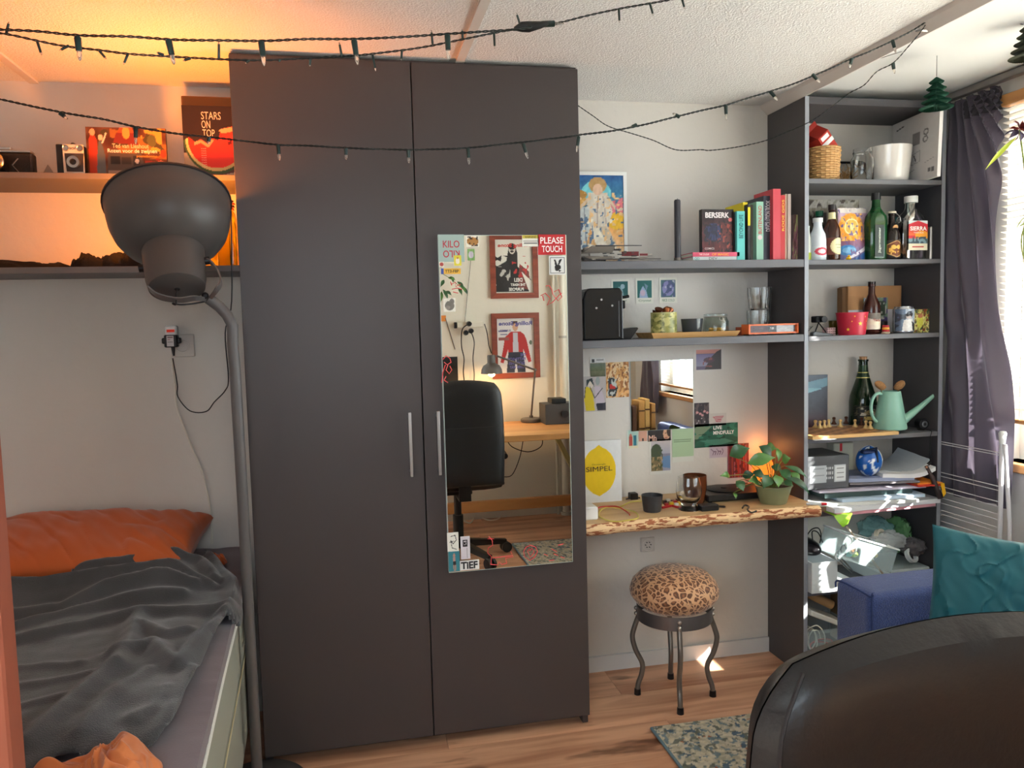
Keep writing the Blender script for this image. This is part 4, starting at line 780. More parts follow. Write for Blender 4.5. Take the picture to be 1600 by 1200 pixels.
for (u0, u1, vt, yy, col, lb, tx) in BKS:
    x0, x1 = at(u0, 370, y=yy)[0], at(u1, 370, y=yy)[0]-.0004; z1 = at((u0+u1)/2, vt, y=yy)[2]
    t = book(lb, x0, x1, yy, yy+.125, S1, z1, col)
    if col == (226, 206, 30): P(t, 'dark_lower_spine', B().box(x0, x1, yy-.0006, yy-.0001, S1, S1+(z1-S1)*.45), mat((26, 30, 26), .5), smooth=False)
    if col == (24, 24, 26): P(t, 'yellow_patch', B().box(x0, x1, yy-.0006, yy-.0001, S1+(z1-S1)*.62, z1-.01), mat((226, 206, 30), .5), smooth=False)
    if tx:
        hh = (z1-S1); text(t, tx[0], mat(tx[1], .6), (x0+(x1-x0)*.76, yy-.0003, S1+hh*.45), Z1, -X1, hh*.48, (x1-x0)*.5, off=.0006)
    if 'portrait' in lb: P(t, 'portrait_disc', B().cyl(((x0+x1)/2, yy-.0008, S1+.075), ((x0+x1)/2, yy-.0001, S1+.075), .008, n=18), mat((210, 190, 190), .5))
    if 'navy' in lb: text(t, 'LIFE THEORY', mat((180, 180, 196), .6), (x0+(x1-x0)*.3, yy-.0003, S1+hh*.5), Z1, -X1, hh*.35, (x1-x0)*.16, off=.0006)
x0, x1 = at(1237.5, 370, y=.16)[0], at(1250, 370, y=.16)[0]; z1 = at(1243, 335, y=.16)[2]; cv = C(20, 50, (150, 110, 110)); cv.blob(7, .5, (120, 70, 90)).blob(9, .6, (160, 170, 110)).blob(8, .7, (90, 60, 60)).n(14, 12)
t = thing('patterned_booklet', 'mottled purple booklet leaning at the right end of the book row', 'book', ((x0+x1)/2, .17, S1)); b = slab(B(), 0, x1-x0-.003, 0, 0, z1-S1, cv, .10, (130, 110, 110)); place(b, RM(x0, .16, S1, 0, math.radians(3.0), 0)); b.v = [(p[0], p[1], max(p[2], S1)) for p in b.v]
P(t, 'cover', b, PR(), smooth=False, colr=True)
# ================================================================== ALCOVE, COFFEE SHELF
BKP = mat((12, 12, 14), .25)
x0 = at(914, 500, y=.15)[0]; x1 = at(976, 500, y=.15)[0]; zt = at(940, 450, y=.15)[2]; zb = S2
t = thing('coffee_machine', 'black pod coffee machine at the left end of the lower alcove shelf', 'coffee machine', ((x0+x1)/2, .2, S2))
h = zt-zb; L = x1-x0
P(t, 'body', B().prism([(0, 0), (L, 0), (L, h*.60), (L*1.0, h*.92), (L*.93, h), (.02, h), (.008, h*.95), (0, h*.8)], (x0, .262, zb), X1, Z1, .10), BKP, smooth=False, bev=.004, seg=2)
P(t, 'side_panel', B().box(x1-L*.12, x1-L*.10, .1605, .1617, zb+.01, zb+h*.75), mat((90, 90, 92), .3), smooth=False)
P(t, 'spout', B().box(x1+.0005, x1+.018, .19, .225, zb+h*.60, zb+h*.76), BKP, smooth=False, bev=.003)
P(t, 'lever', B().tube([(x1-.004, .207, zb+h*.82), (x1+.022, .207, zb+h*.83), (x1+.036, .207, zb+h*.845)], [.006, .005, .005], 10), BKP)
P(t, 'drip_tray', B().prism([(0, .0), (.030, .0), (.056, .034), (.052, .038), (0, .034)], (x1+.0005, .24, zb), X1, Z1, .064), BKP, smooth=False, bev=.001)
for dx, dz in ((.45, .78), (.72, .66), (.32, .62)): P(t, 'button', B().cyl((x0+L*dx, .1618, zb+h*dz), (x0+L*dx, .160, zb+h*dz), .0035, n=12), mat((170, 170, 172), .3, .6))
# wooden tray
x0, x1 = at(1018, 530, y=.145)[0], at(1157, 522, y=.145)[0]; t = thing('wooden_tray', 'shallow pale wooden tray on the coffee shelf', 'tray', ((x0+x1)/2, .21, S2))
WD = wood_mat((196, 154, 96), (160, 116, 66), sc_=2, rough=.5, knots=False)
b = B(); yA, yB = .145, .29; d = .018
P(t, 'bottom', B().box(x0+.012, x1-.012, yA+.008, yB-.008, S2, S2+.005), WD, smooth=False)
for (p0, p1, p2, p3) in (((x0+.010, yA+.006), (x1-.010, yA+.006), (x1, yA), (x0, yA)), ((x1-.010, yB-.006), (x0+.010, yB-.006), (x0, yB), (x1, yB)), ((x0+.010, yB-.006), (x0+.010, yA+.006), (x0, yA), (x0, yB)), ((x1-.010, yA+.006), (x1-.010, yB-.006), (x1, yB), (x1, yA))):
    cx, cy = (x0+x1)/2, (yA+yB)/2; sh = lambda p, k: (p[0]+(cx-p[0])/max(.01, math.hypot(cx-p[0], cy-p[1]))*k, p[1]+(cy-p[1])/max(.01, math.hypot(cx-p[0], cy-p[1]))*k)
    b = B(); b.add([(*p0, S2+.0002), (*p1, S2+.0002), (*p2, S2+d), (*p3, S2+d), (*sh(p0, .005), S2+.0052), (*sh(p1, .005), S2+.0052), (*sh(p2, .005), S2+d), (*sh(p3, .005), S2+d)], [(0, 1, 2, 3), (7, 6, 5, 4), (3, 2, 6, 7), (0, 4, 5, 1), (1, 5, 6, 2), (0, 3, 7, 4)])
    P(t, 'rim', b, WD, smooth=False)
TZ = S2+.0055
# gold pot with capsules
x0, x1 = at(1018, 505, y=.2)[0], at(1056, 505, y=.2)[0]; cx = (x0+x1)/2; r = (x1-x0)/2; h = at(1037, 488, y=.2)[2]-TZ
t = thing('patterned_pot', 'gold green ornamented cylinder pot filled with copper coffee pods', 'pot', (cx, .2, TZ))
cv = C(120, 60, (150, 150, 84)); cv.asp = .38; cv.blob(26, .58, (196, 190, 120)).blob(30, .66, (112, 116, 60)).r(0, 0, 1, .06, (176, 172, 110)).r(0, .94, 1, 1, (176, 172, 110))
def wrap(b, cv, cx, cy, r, z0, z1, a0, a1, r1=None):     # printed label wrapped on a cylinder; angles in degrees, -90 faces the camera
    r1 = r if r1 is None else r1
    b.grid(lambda u, v: (cx+(r1+(r-r1)*v)*math.cos(math.radians(a0+(a1-a0)*u)), cy+(r1+(r-r1)*v)*math.sin(math.radians(a0+(a1-a0)*u)), z1+(z0-z1)*v), cv.w-1, cv.h-1, cols=[tuple(c) for c in cv.lin()])
    b.f[-(cv.w-1)*(cv.h-1):] = [f[::-1] for f in b.f[-(cv.w-1)*(cv.h-1):]]; return b
P(t, 'wall', wrap(B(), cv, cx, .2, r, TZ, TZ+h, -270, 90), PR(.35), colr=True)
P(t, 'inner', B().lathe([(r*.995, h), (r*.95, h), (r*.95, .003), (0, .003)], (cx, .2, TZ), 32).lathe([(0, 0.0005), (r, .0005)], (cx, .2, TZ), 32), mat((120, 116, 70), .5))
for k, (dx, dy, dz, cc) in enumerate(((-.022, -.006, .004, (120, 62, 36)), (-.004, .004, .002, (90, 50, 34)), (.014, -.008, .003, (130, 74, 44)), (.020, .012, .006, (206, 170, 146)), (-.012, .02, .004, (96, 50, 30)), (.002, -.02, .001, (150, 88, 50)))):
    p_ = Matrix.Translation((cx+dx, .2+dy, TZ+h-.006+dz)) @ Matrix.Rotation(.5+k, 4, 'X') @ Matrix.Rotation(k*1.3, 4, 'Y')
    tt = solo('coffee_pod', B().lathe([(0, 0), (.0085, 0), (.012, .012), (.0135, .014), (.0135, .016), (0, .016)], n=18, M=p_), mat(cc, .3, .6), 'copper brown coffee pod heaped in the gold green pot' if k != 3 else 'pale pink coffee pod on the right of the heap in the gold green pot', 'coffee pod', group='coffee pods in the pot' if k != 3 else None)
# dark tumbler
def cup(u0, u1, vt, y, z, m, label, cat='cup', name='cup', taper=.82, th=.0025, vmid=None):
    vm = vmid or vt+10; x0, x1 = at(u0, vm, y=y)[0], at(u1, vm, y=y)[0]; cx = (x0+x1)/2; r = (x1-x0)/2; h = at((u0+u1)/2, vt, y=y)[2]-z
    b = B().lathe([(0, 0), (r*taper*.93, 0), (r*taper, .003), (r*(taper+1)/2, h*.5), (r, h), (r-th, h), (r*(taper+1)/2-th, h*.5), (r*taper-th, .005), (0, .005)], (cx, y, z), 32)
    return solo(name, b, m, label, cat)
cup(1065, 1097, 498, .2, TZ, mat((62, 66, 70), .15), 'dark glazed tumbler on the wooden tray', 'cup', 'tumbler')
# clip jar
x0, x1 = at(1099, 515, y=.205)[0], at(1137, 515, y=.205)[0]; cx = (x0+x1)/2; r = (x1-x0)/2; zt = at(1116, 490, y=.205)[2]; h = zt-TZ
t = thing('clip_jar', 'glass clip-top jar with orange sweets on the wooden tray', 'jar', (cx, .205, TZ))
P(t, 'glass', B().lathe([(0, 0), (r*.95, 0), (r, .004), (r, h*.62), (r*.86, h*.78), (r*.84, h*.86), (r*.84-.002, h*.86), (r*.84, h*.76), (r-.003, h*.6), (r-.003, .005), (0, .004)], (cx, .205, TZ), 32), GLASS)
P(t, 'lid', B().lathe([(0, h*.99), (r*.7, h), (r*.88, h*.97), (r*.88, h*.89), (r*.7, h*.88), (0, h*.885)], (cx, .205, TZ), 32), GLASS)
P(t, 'wire_clip', B().tube([(cx+r*.88*math.cos(a), .205+r*.88*math.sin(a), TZ+h*.84) for a in np.linspace(0, 2*math.pi, 33)], .0012, 6).tube(smoothp([(cx-.004, .205-r*.9, TZ+h*.84), (cx-.006, .205-r*.98, TZ+h*.7), (cx+.006, .205-r*.98, TZ+h*.7), (cx+.004, .205-r*.9, TZ+h*.84)]), .0011, 6), STEEL)
for k in range(14):
    a = k*2.4; q = r*.6*math.sqrt((k % 7+.5)/7); solo('wrapped_sweet', B().sph((cx+q*math.cos(a), .205+q*math.sin(a), TZ+.010+(k//7)*.009), .0075, .006, .0055, 10), mat((224, 160, 50), .4), 'orange yellow sweet inside the clip-top jar', 'sweet', group='sweets in the clip jar')
# stacked glasses
def tumbler_glass(u0, u1, vt, vb, y, z, label, m=RGLASS):
    x0, x1 = at(u0, vt+10, y=y)[0], at(u1, vt+10, y=y)[0]; cx = (x0+x1)/2; r = (x1-x0)/2; h = at((u0+u1)/2, vt, y=y)[2]-z
    b = B(); prof = [(0, 0), (r*.8, 0), (r*.84, .003), (r*.9, h*.3), (r, h*.75), (r*.98, h), (r*.98-.002, h), (r-.0025, h*.75), (r*.9-.003, h*.3), (r*.8-.003, .006), (0, .006)]
    def fn(u, v):
        R_, Z_ = prof[int(round(v*(len(prof)-1)))]; a = 2*math.pi*u; k = 1+(.03*math.cos(10*a) if 0 < v < .6 else 0); return (cx+R_*k*math.cos(a), y+R_*k*math.sin(a), z+Z_)
    b.grid(fn, 60, len(prof)-1, True); return solo('drinking_glass', b, m, label, 'glass'), h
_, h1 = tumbler_glass(1169, 1201, 485, 523, .24, S2, 'clear ribbed drinking glass, lower of the stacked pair')
tumbler_glass(1170, 1203, 449, 485, .24, S2+h1+.0005, 'clear ribbed drinking glass, upper of the stacked pair')
# orange radio
x0, x1 = at(1170, 515, y=.14)[0], at(1248, 515, y=.14)[0]; h = at(1210, 506, y=.14)[2]-S2; t = thing('radio', 'flat orange radio with dark display on the coffee shelf', 'radio', ((x0+x1)/2, .16, S2)); OR = mat((232, 110, 50), .35)
b = B(); b.box(x0, x1, .14, .19, S2+h*.12, S2+h*.22-.0); b.box(x0, x1, .14, .19, S2+h*.9, S2+h); b.box(x0, x0+.006, .14, .19, S2+h*.22, S2+h*.9); b.box(x1-.006, x1, .14, .19, S2+h*.22, S2+h*.9)
P(t, 'case', b, OR, smooth=False); P(t, 'back', B().box(x0+.0062, x1-.0062, .148, .19, S2+h*.222, S2+h*.898), OR, smooth=False)
cv = C(60, 12, (60, 20, 24)); cv.r(.4, 0, .58, 1, (22, 20, 22)).r(.58, 0, .96, 1, (170, 170, 172)).n(20, 24); b = B(); face(b, cv, (x0+.008, .1475, S2+h*.86), X1, -Z1, x1-x0-.016, h*.6); P(t, 'display', b, PR(.2), smooth=False, colr=True)
textf(t, '7:00', (230, 230, 230), x0+(x1-x0)*.44, .147, S2+h*.5, .014, h*.2)
for xx in (x0+.01, x1-.01): P(t, 'foot', B().box(xx-.005, xx+.005, .145, .185, S2, S2+h*.119), BLACKP, smooth=False)
solo('small_orange_box', B().box(at(1158, 520, y=.22)[0], at(1169, 520, y=.22)[0], .2, .26, S2, S2+.028), mat((176, 74, 44), .5), 'small brick-red box beside the orange radio', 'box', smooth=False, bev=.001)
# ================================================================== CARDS ON THE WALL
YC = YW-.0016
def card(u0, v0, u1, v1, cv, label, name='postcard', cat='postcard', group=None, rot=0, y=YC):
    x0, x1, z0, z1 = rect(u0, v0, u1, v1, y); cx, cz = (x0+x1)/2, (z0+z1)/2
    b = slab(B(), x0-cx, x1-cx, 0, z0-cz, z1-cz, cv, .0010, (225, 222, 215)); 
    if rot: place(b, Matrix.Rotation(math.radians(rot), 4, 'Y'))
    o = P(None, name, b, PR(.5), world=False, smooth=False, colr=True); o.location = (cx, y, cz); tag(o, label, cat, group); return o, (x0-cx, x1-cx, z0-cz, z1-cz)
def ctext(o, s, c, R_, fx, fz, fw, fh, **k):
    x0, x1, z0, z1 = R_; return text(o, s, mat(c, .6), (x0+(x1-x0)*fx, 0, z0+(z1-z0)*fz), X1, Z1, (x1-x0)*fw, (z1-z0)*fh, off=.0006, world=False, **k)
def polaroid(bgc, kind):
    cv = C(40, 52, (222, 220, 208)); cv.r(.09, .08, .91, .78, bgc)
    if kind == 0: cv.p([(.2, .78), (.4, .3), (.6, .4), (.7, .78)], (120, 160, 170)).e(.62, .3, .12, .1, (150, 180, 190))
    if kind == 1: cv.p([(.2, .78), (.25, .5), (.42, .3), (.6, .5), (.7, .78)], (150, 170, 200)).e(.4, .58, .14, .12, (190, 170, 190)).p([(.5, .2), (.7, .3), (.6, .5)], (110, 140, 160))
    if kind == 2: cv.e(.5, .42, .33, .3, (130, 130, 180)).blob(9, .6, (70, 80, 120), (.15, .1, .85, .75)).blob(8, .7, (180, 180, 200), (.15, .1, .85, .75))
    return cv
for k, (u0, v0, u1, v1) in enumerate(((955, 436.5, 984, 474), (993, 435, 1021, 474), (1030, 434, 1058, 473))):
    o, R_ = card(u0, v0, u1, v1, polaroid(((22, 92, 92), (24, 100, 96), (70, 104, 112))[k], k), ('instant-photo card with teal picture partly behind the coffee machine', 'instant-photo card with pale shape on teal, middle of the three above the pot', 'instant-photo card with lilac rock picture, right of the three')[k], 'photo_card', 'photo')
    ctext(o, ('bonjour', 'Crystal', 'NICE COLD')[k], (110, 140, 110), R_, .15, .06, .7, .1)
# big mirror square tile
x0, x1, z0, z1 = rect(984.5, 564.5, 1083.5, 669, YW-.004)
mt_ = thing('mirror_tile', 'square frameless mirror tile on the wall above the desk', 'mirror', ((x0+x1)/2, YW-.003, z0))
P(mt_, 'backing', B().box(x0, x1, YW-.0038, YW-.0006, z0, z1), mat((190, 200, 196), .2), smooth=False); P(mt_, 'mirror_glass', B().box(x0+.001, x1-.001, YW-.0043, YW-.0039, z0+.001, z1-.001), mat((244, 246, 244), 0, 1.), smooth=False)
cv = C(34, 40, (120, 120, 100)); cv.r(0, 0, 1, .28, (216, 216, 212)).r(.1, .06, .3, .24, (60, 60, 60)).r(.4, .1, .9, .15, (120, 120, 120)).g((104, 118, 104), (96, 104, 70), .32, .7).g((112, 112, 84), (90, 98, 70), .7, 1).n(8, 12); card(922, 559.5, 946, 588, cv, 'small postcard of a green field with white header')
cv = C(50, 60, (214, 160, 96)); cv.n(22, 7).blob(10, .6, (226, 196, 150)).blob(14, .62, (170, 110, 60)).blob(20, .72, (120, 72, 40)).p([(.1, .45), (.35, .42), (.5, .75), (.4, .98), (.08, .95)], (50, 54, 56)).r(.16, .62, .4, .76, (190, 40, 34)).blob(16, .68, (190, 196, 190), (.05, .4, .5, 1)); card(946.5, 566.5, 983, 620, cv, 'orange postcard with a dark figure drawing left of the mirror tile')
cv = C(46, 64, (186, 178, 176)); cv.p([(.12, .3), (.35, .3), (.45, .6), (.5, .98), (.1, .98), (.02, .6)], (214, 190, 30)).e(.32, .2, .14, .13, (225, 215, 200)).p([(.15, .1), (.4, .05), (.5, .3), (.3, .12), (.15, .3)], (40, 56, 60)).p([(.5, .3), (.75, .3), (.9, .55), (.95, .75), (.55, .8)], (196, 184, 196)).e(.65, .14, .1, .12, (150, 160, 160)).p([(.55, .78), (.98, .76), (.98, .98), (.62, .98)], (36, 38, 52)).l([(.3, .3), (.5, .62), (.85, .35)], .018, (60, 56, 60)).l([(.1, .3), (.05, .6)], .018, (90, 80, 60)); card(911, 588.5, 947, 642, cv, 'postcard drawing of a couple, one in a yellow dress')
cv = C(60, 48, (206, 200, 194)); cv.r(.08, .06, .9, .9, (110, 100, 124)).g((214, 150, 140), (200, 140, 130), .06, .22).r(.9, 0, 1, 1, (206, 200, 194)).r(0, 0, .08, 1, (206, 200, 194)).g((130, 120, 160), (150, 150, 170), .25, .75)
for q in (cv,): q.r(0, 0, .08, 1, (214, 210, 204)).r(.9, 0, 1, 1, (214, 210, 204)).p([(.9, .06), (.75, .15), (.55, .4), (.35, .9), (.9, .9)], (76, 72, 74)).e(.5, .5, .18, .12, (92, 72, 82)).blob(16, .66, (150, 90, 90), (.3, .4, .6, .8)).r(0, .9, 1, 1, (214, 210, 204)).r(0, 0, 1, .06, (214, 210, 204)).r(0, 0, .08, 1, (214, 210, 204)).r(.9, 0, 1, 1, (214, 210, 204))
card(1084, 545, 1131.5, 580, cv, 'white bordered postcard of a sunset coast right above the mirror tile')
cv = C(30, 46, (56, 50, 56)); cv.blob(10, .66, (90, 80, 80)); [cv.e(x, y, .09, .05, (206, 150, 150)) for x, y in ((.2, .4), (.4, .46), (.7, .36), (.88, .42), (.55, .52))]; [cv.e(x, y, .04, .03, (190, 180, 180)) for x, y in ((.3, .75), (.7, .8), (.5, .66), (.2, .85))]; card(1084.5, 630, 1108, 666, cv, 'dark card with small pink blossoms to the right of the mirror tile')
cv = C(34, 28, (200, 194, 188)); [cv.l([(.2+.05*k, .3+.1*k), (.8-.04*k, .28+.1*k)], .03, (186, 110, 120)) for k in range(5)]; card(1109, 646, 1135, 664, cv, 'small white card with red scribbled emblem', rot=0)
cv = C(90, 46, (30, 96, 74)); cv.g((36, 104, 84), (22, 84, 64)).p([(0, .1), (.4, .1), (.1, .6), (0, .7)], (120, 140, 112)).blob(7, .6, (50, 124, 100)).blob(9, .7, (20, 70, 52)).p([(.1, .7), (.7, .66), (.9, .8), (.5, .95)], (70, 130, 110)); o, R_ = card(1085, 663.5, 1153, 696, cv, 'green marbled card reading LIVE MINDFULLY', rot=0); ctext(o, 'LIVE', (240, 240, 236), R_, .43, .74, .2, .16, bold=.03); ctext(o, 'MINDFULLY', (240, 240, 236), R_, .43, .52, .48, .16, bold=.03)
cv = C(26, 40, (170, 200, 190)); cv.r(0, .85, 1, 1, (214, 208, 180)).e(.33, .3, .12, .1, (190, 110, 90)).p([(.2, .35), (.5, .35), (.5, .85), (.2, .85)], (176, 74, 60)).p([(.58, .3), (.85, .3), (.85, .85), (.58, .85)], (40, 110, 130)).r(0, 0, .12, 1, (206, 214, 204)); card(979.5, 672.5, 997, 700, cv, 'narrow card with a red and a blue figure below the mirror tile')
cv = C(22, 30, (206, 156, 134)); cv.r(.4, .75, .6, 1, (50, 40, 40)); card(998, 672, 1011, 689, cv, 'plain salmon card with small black mark')
cv = C(50, 28, (40, 34, 34)); cv.e(.82, .45, .15, .48, (206, 160, 130)).e(.95, .3, .12, .4, (60, 44, 36)).e(.78, .4, .03, .04, (40, 30, 30)).l([(.76, .75), (.84, .75)], .02, (150, 70, 66)); o, R_ = card(1012, 670.5, 1048, 688, cv, 'dark card with part of a painted face and pale lettering'); ctext(o, 'Mh', (236, 190, 170), R_, .04, .04, .34, .45)
cv = C(44, 60, (218, 216, 210)); cv.r(.05, .04, .95, .9, (150, 150, 170)).g((196, 186, 186), (170, 170, 186), .04, .42)
cv.r(0, 0, .05, 1, (218, 216, 210)).r(.95, 0, 1, 1, (218, 216, 210)).r(.05, .42, .95, .5, (130, 130, 150)).p([(.6, .5), (.95, .48), (.95, .85), (.55, .8)], (100, 136, 180)).e(.3, .35, .25, .22, (64, 78, 56)).p([(.05, .5), (.5, .5), (.6, .9), (.05, .9)], (120, 104, 72)).blob(16, .6, (70, 80, 52), (.05, .3, .6, .9)).blob(20, .72, (176, 150, 110), (.1, .5, .6, .9)).r(0, .9, 1, 1, (218, 216, 210)).r(0, 0, .05, 1, (218, 216, 210)); card(1015, 687.5, 1049.5, 739.5, cv, 'white bordered postcard of a bushy tree above a blue lake')
cv = C(36, 56, (170, 196, 160)); cv.r(0, .84, 1, 1, (216, 216, 208)).r(.08, .24, .4, .25, (90, 110, 84)).r(.08, .34, .9, .35, (100, 120, 94)).r(.08, .40, .86, .41, (100, 120, 94)).r(.08, .46, .6, .47, (100, 120, 94)); card(1050, 669.5, 1084, 720.5, cv, 'pale green text card with white foot below the mirror tile')
cv = C(34, 24, (200, 190, 196)); cv.r(.05, .08, .95, .92, (190, 176, 190)); [cv.l([(.1+.15*k, .3+.2*(k % 2)), (.25+.13*k, .5), (.2+.12*k, .75)], .02, (120, 96, 116)) for k in range(5)]; card(1108, 696, 1137, 714.5, cv, 'small pale lilac card with a line drawing')
cv = C(50, 60, (120, 44, 44)); [cv.l([(.04+.09*k, .02), (.05+.09*k+.02*(k % 2), .98)], .012, ((170, 120, 150), (80, 40, 60), (190, 80, 60))[k % 3]) for k in range(11)]; cv.r(.36, .4, .56, .95, (160, 50, 40)).blob(12, .66, (90, 30, 40)); card(1136.5, 694, 1170, 745, cv, 'dark red painting card with vertical stripes near the glowing lamp')
# lemon print
x0, x1, z0, z1 = rect(908, 690, 972, 791, .30); x0 = .985; z0 = DT+.0003
cv = C(90, 130, (222, 224, 226)); cv.e(.47, .49, .395, .38, (232, 196, 16)).p([(.3, .16), (.47, .07), (.64, .16), (.6, .3), (.34, .3)], (232, 196, 16)).p([(.3, .84), (.47, .90), (.62, .84), (.6, .7), (.34, .7)], (232, 196, 16)).n(3, 20)
t = thing('lemon_print', 'white canvas board with a yellow lemon reading SIMPEL on the desk', 'picture', ((x0+x1)/2, .31, z0)); x0 = at(905, 740, y=.30)[0]
cvw = x1-x0; P(t, 'board', slab(B(), x0, x1, .30, z0, z1, cv, .012, (225, 225, 222)), PR(.6), smooth=False, colr=True)
textf(t, 'SIMPEL', (50, 46, 30), x0+cvw*.16, .2996, z0+(z1-z0)*.505, cvw*.62, (z1-z0)*.078, bold=.0); textf(t, 'Onwengln', (96, 84, 30), x0+cvw*.30, .2996, z0+(z1-z0)*.60, cvw*.32, (z1-z0)*.03, bold=0)
# ================================================================== ON THE DESK
def dpt(u, v, z=DT): p = at(u, v, z=z); return p
p = dpt(915, 808); solo('small_white_box', B().box(.975, at(931, 800, y=.1)[0], .075, .135, DT, DT+.042), WHITE, 'small white box at the left end of the wooden desk', 'box', smooth=False, bev=.004)
def cable(pts, r, c, label, z=DT, lift=.0025, nn=8):
    q = [np.array([*dpt(u, v, z)[:2], z+lift+.003*(k % 2)]) for k, (u, v) in enumerate(pts)]
    return solo('cable', B().tube(smoothp(q, nn), r, 7), mat(c, .45), label, 'cable')
cable([(1003, 784), (985, 787), (968, 793), (945, 796), (936, 803), (940, 812), (960, 816), (985, 815), (997, 810), (993, 803), (975, 797), (955, 795)], .0022, (206, 190, 90), 'looped pale yellow cable on the wooden desk')
cable([(932, 804), (936, 798), (950, 795), (966, 797), (980, 804), (984, 810)], .0022, (196, 50, 44), 'short red cable end on the wooden desk by the yellow loop', lift=.008)
cup(1003, 1034.5, 773, .13, DT, mat((52, 54, 58), .45, var=.12, vs=30), 'dark grey ceramic cup near the left of the wooden desk', vmid=775)
p = dpt(994, 783); solo('usb_adapter', B().box(p[0]-.012, p[0]+.016, p[1]+.02, p[1]+.05, DT, DT+.022), BLACKP, 'small black adapter behind the dark grey cup', 'adapter', smooth=False, bev=.002)
cable([(978, 781), (990, 780), (1000, 779)], .002, (24, 24, 26), 'thin black cable end leaving the small adapter')
# little colourful knick-knacks behind the glass
rc = [(226, 190, 40), (70, 40, 36), (180, 50, 44), (230, 225, 210), (96, 60, 40)]
for k in range(11):
    p = dpt(1038+k*2.6, 786+(k % 3)*2.4); solo('toy_brick', B().box(p[0]-.006, p[0]+.006, p[1]-.005+.01, p[1]+.007+.01, DT, DT+.008+.004*(k % 2)), mat(rc[k % 5], .4), ('yellow', 'dark brown', 'red', 'white', 'brown')[k % 5]+' toy brick in the small heap left of the beer glass', 'toy brick', group='loose toy bricks on the desk, '+('yellow', 'dark', 'red', 'white', 'brown')[k % 5], smooth=False)
b = B(); q = [np.array([*dpt(u, v)[:2], DT+.004]) for u, v in ((1035, 795), (1050, 792), (1066, 796))]; b.tube(q, .004, 8); solo('pen', b, mat((190, 36, 44), .3), 'red pen lying left of the beer glass', 'pen')
# beer glass
def glassware(u0, u1, vt, y, prof, m, label, name, vm=None, z=DT, cat='glass'):
    x0, x1 = at(u0, vm or vt+15, y=y)[0], at(u1, vm or vt+15, y=y)[0]; cx = (x0+x1)/2; r = (x1-x0)/2; h = at((u0+u1)/2, vt, y=y)[2]-z
    return solo(name, B().lathe([(a*r, c_*h) for a, c_ in prof], (cx, y, z), 40), m, label, cat)
glassware(1057, 1095, 745, .115, [(0, 0), (.78, 0), (.82, .03), (.62, .10), (.56, .15), (.64, .22), (.9, .36), (1, .56), (.93, .78), (.8, 1), (.77, 1), (.9, .78), (.965, .56), (.87, .37), (.55, .26), (0, .24)], RGLASS, 'clear bulbous beer glass on the wooden desk', 'beer_glass', 765)
glassware(1068, 1103, 742, .2, [(0, 0), (.72, 0), (.8, .05), (1, .6), (.97, 1), (.93, 1), (.95, .6), (.75, .08), (0, .07)], mat((110, 60, 36), .15, .3), 'amber brown glazed cup behind the beer glass', 'amber_cup', 760, cat='cup')
t = thing('power_brick', 'black power adapter brick with short lead beside the beer glass', 'adapter', (dpt(1112, 794)[0], .13, DT)); p = dpt(1112, 799)
P(t, 'body', B().box(p[0]-.034, p[0]+.028, p[1]+.002, p[1]+.036, DT, DT+.020, ), BLACKP, smooth=False, bev=.003); P(t, 'lead', B().tube(smoothp([(p[0]+.028, p[1]+.02, DT+.01), (p[0]+.055, p[1]+.022, DT+.006), (p[0]+.06, p[1]+.035, DT+.004), (p[0]+.04, p[1]+.045, DT+.004)]), .0028, 7), BLACKP)
# black vinyl-like trays
t = thing('record_player', 'flat black turntable-like device partly behind the plant', 'turntable', (dpt(1155, 782)[0], .25, DT)); x0, x1 = dpt(1100, 784)[0], at(1198, 784, y=.2)[0]
P(t, 'base', B().box(x0, x1, .17, .33, DT+.004, DT+.026), BLACKP, smooth=False, bev=.004); P(t, 'platter', B().lathe([(0, .0), (.06, 0), (.062, .003), (.058, .005), (.012, .005), (.01, .008), (0, .008)], (x0+.10, .25, DT+.0262), 36), BLACK)
P(t, 'arm', B().tube([(x1-.02, .31, DT+.04), (x1-.025, .25, DT+.042), (x0+.12, .2, DT+.038)], .003, 8), STEEL)
for xx in (x0+.015, x1-.015):
    for yy in (.185, .315): P(t, 'foot', B().cyl((xx, yy, DT), (xx, yy, DT+.004), .008, n=12), BLACKP)
cable([(1160, 795), (1164, 792), (1170, 793), (1168, 799), (1174, 802), (1182, 801)], .003, (60, 56, 52), 'short dark curled cable in front of the plant pot')
b = B(); p0 = at(1268, 799, y=.05); P0 = (1.742, .05, DT+.0045); b.tube([P0, (1.79, .035, DT+.0045)], .0042, 12); t = solo('marker_pen', b, mat((206, 210, 214), .3), 'white and red marker lying at the right end of the desk', 'pen'); t2 = P(t, 'cap', B().cyl((.02, -.008, .0042), (.036, -.013, .0042), .0048, n=12), mat((200, 30, 44), .35), world=False)
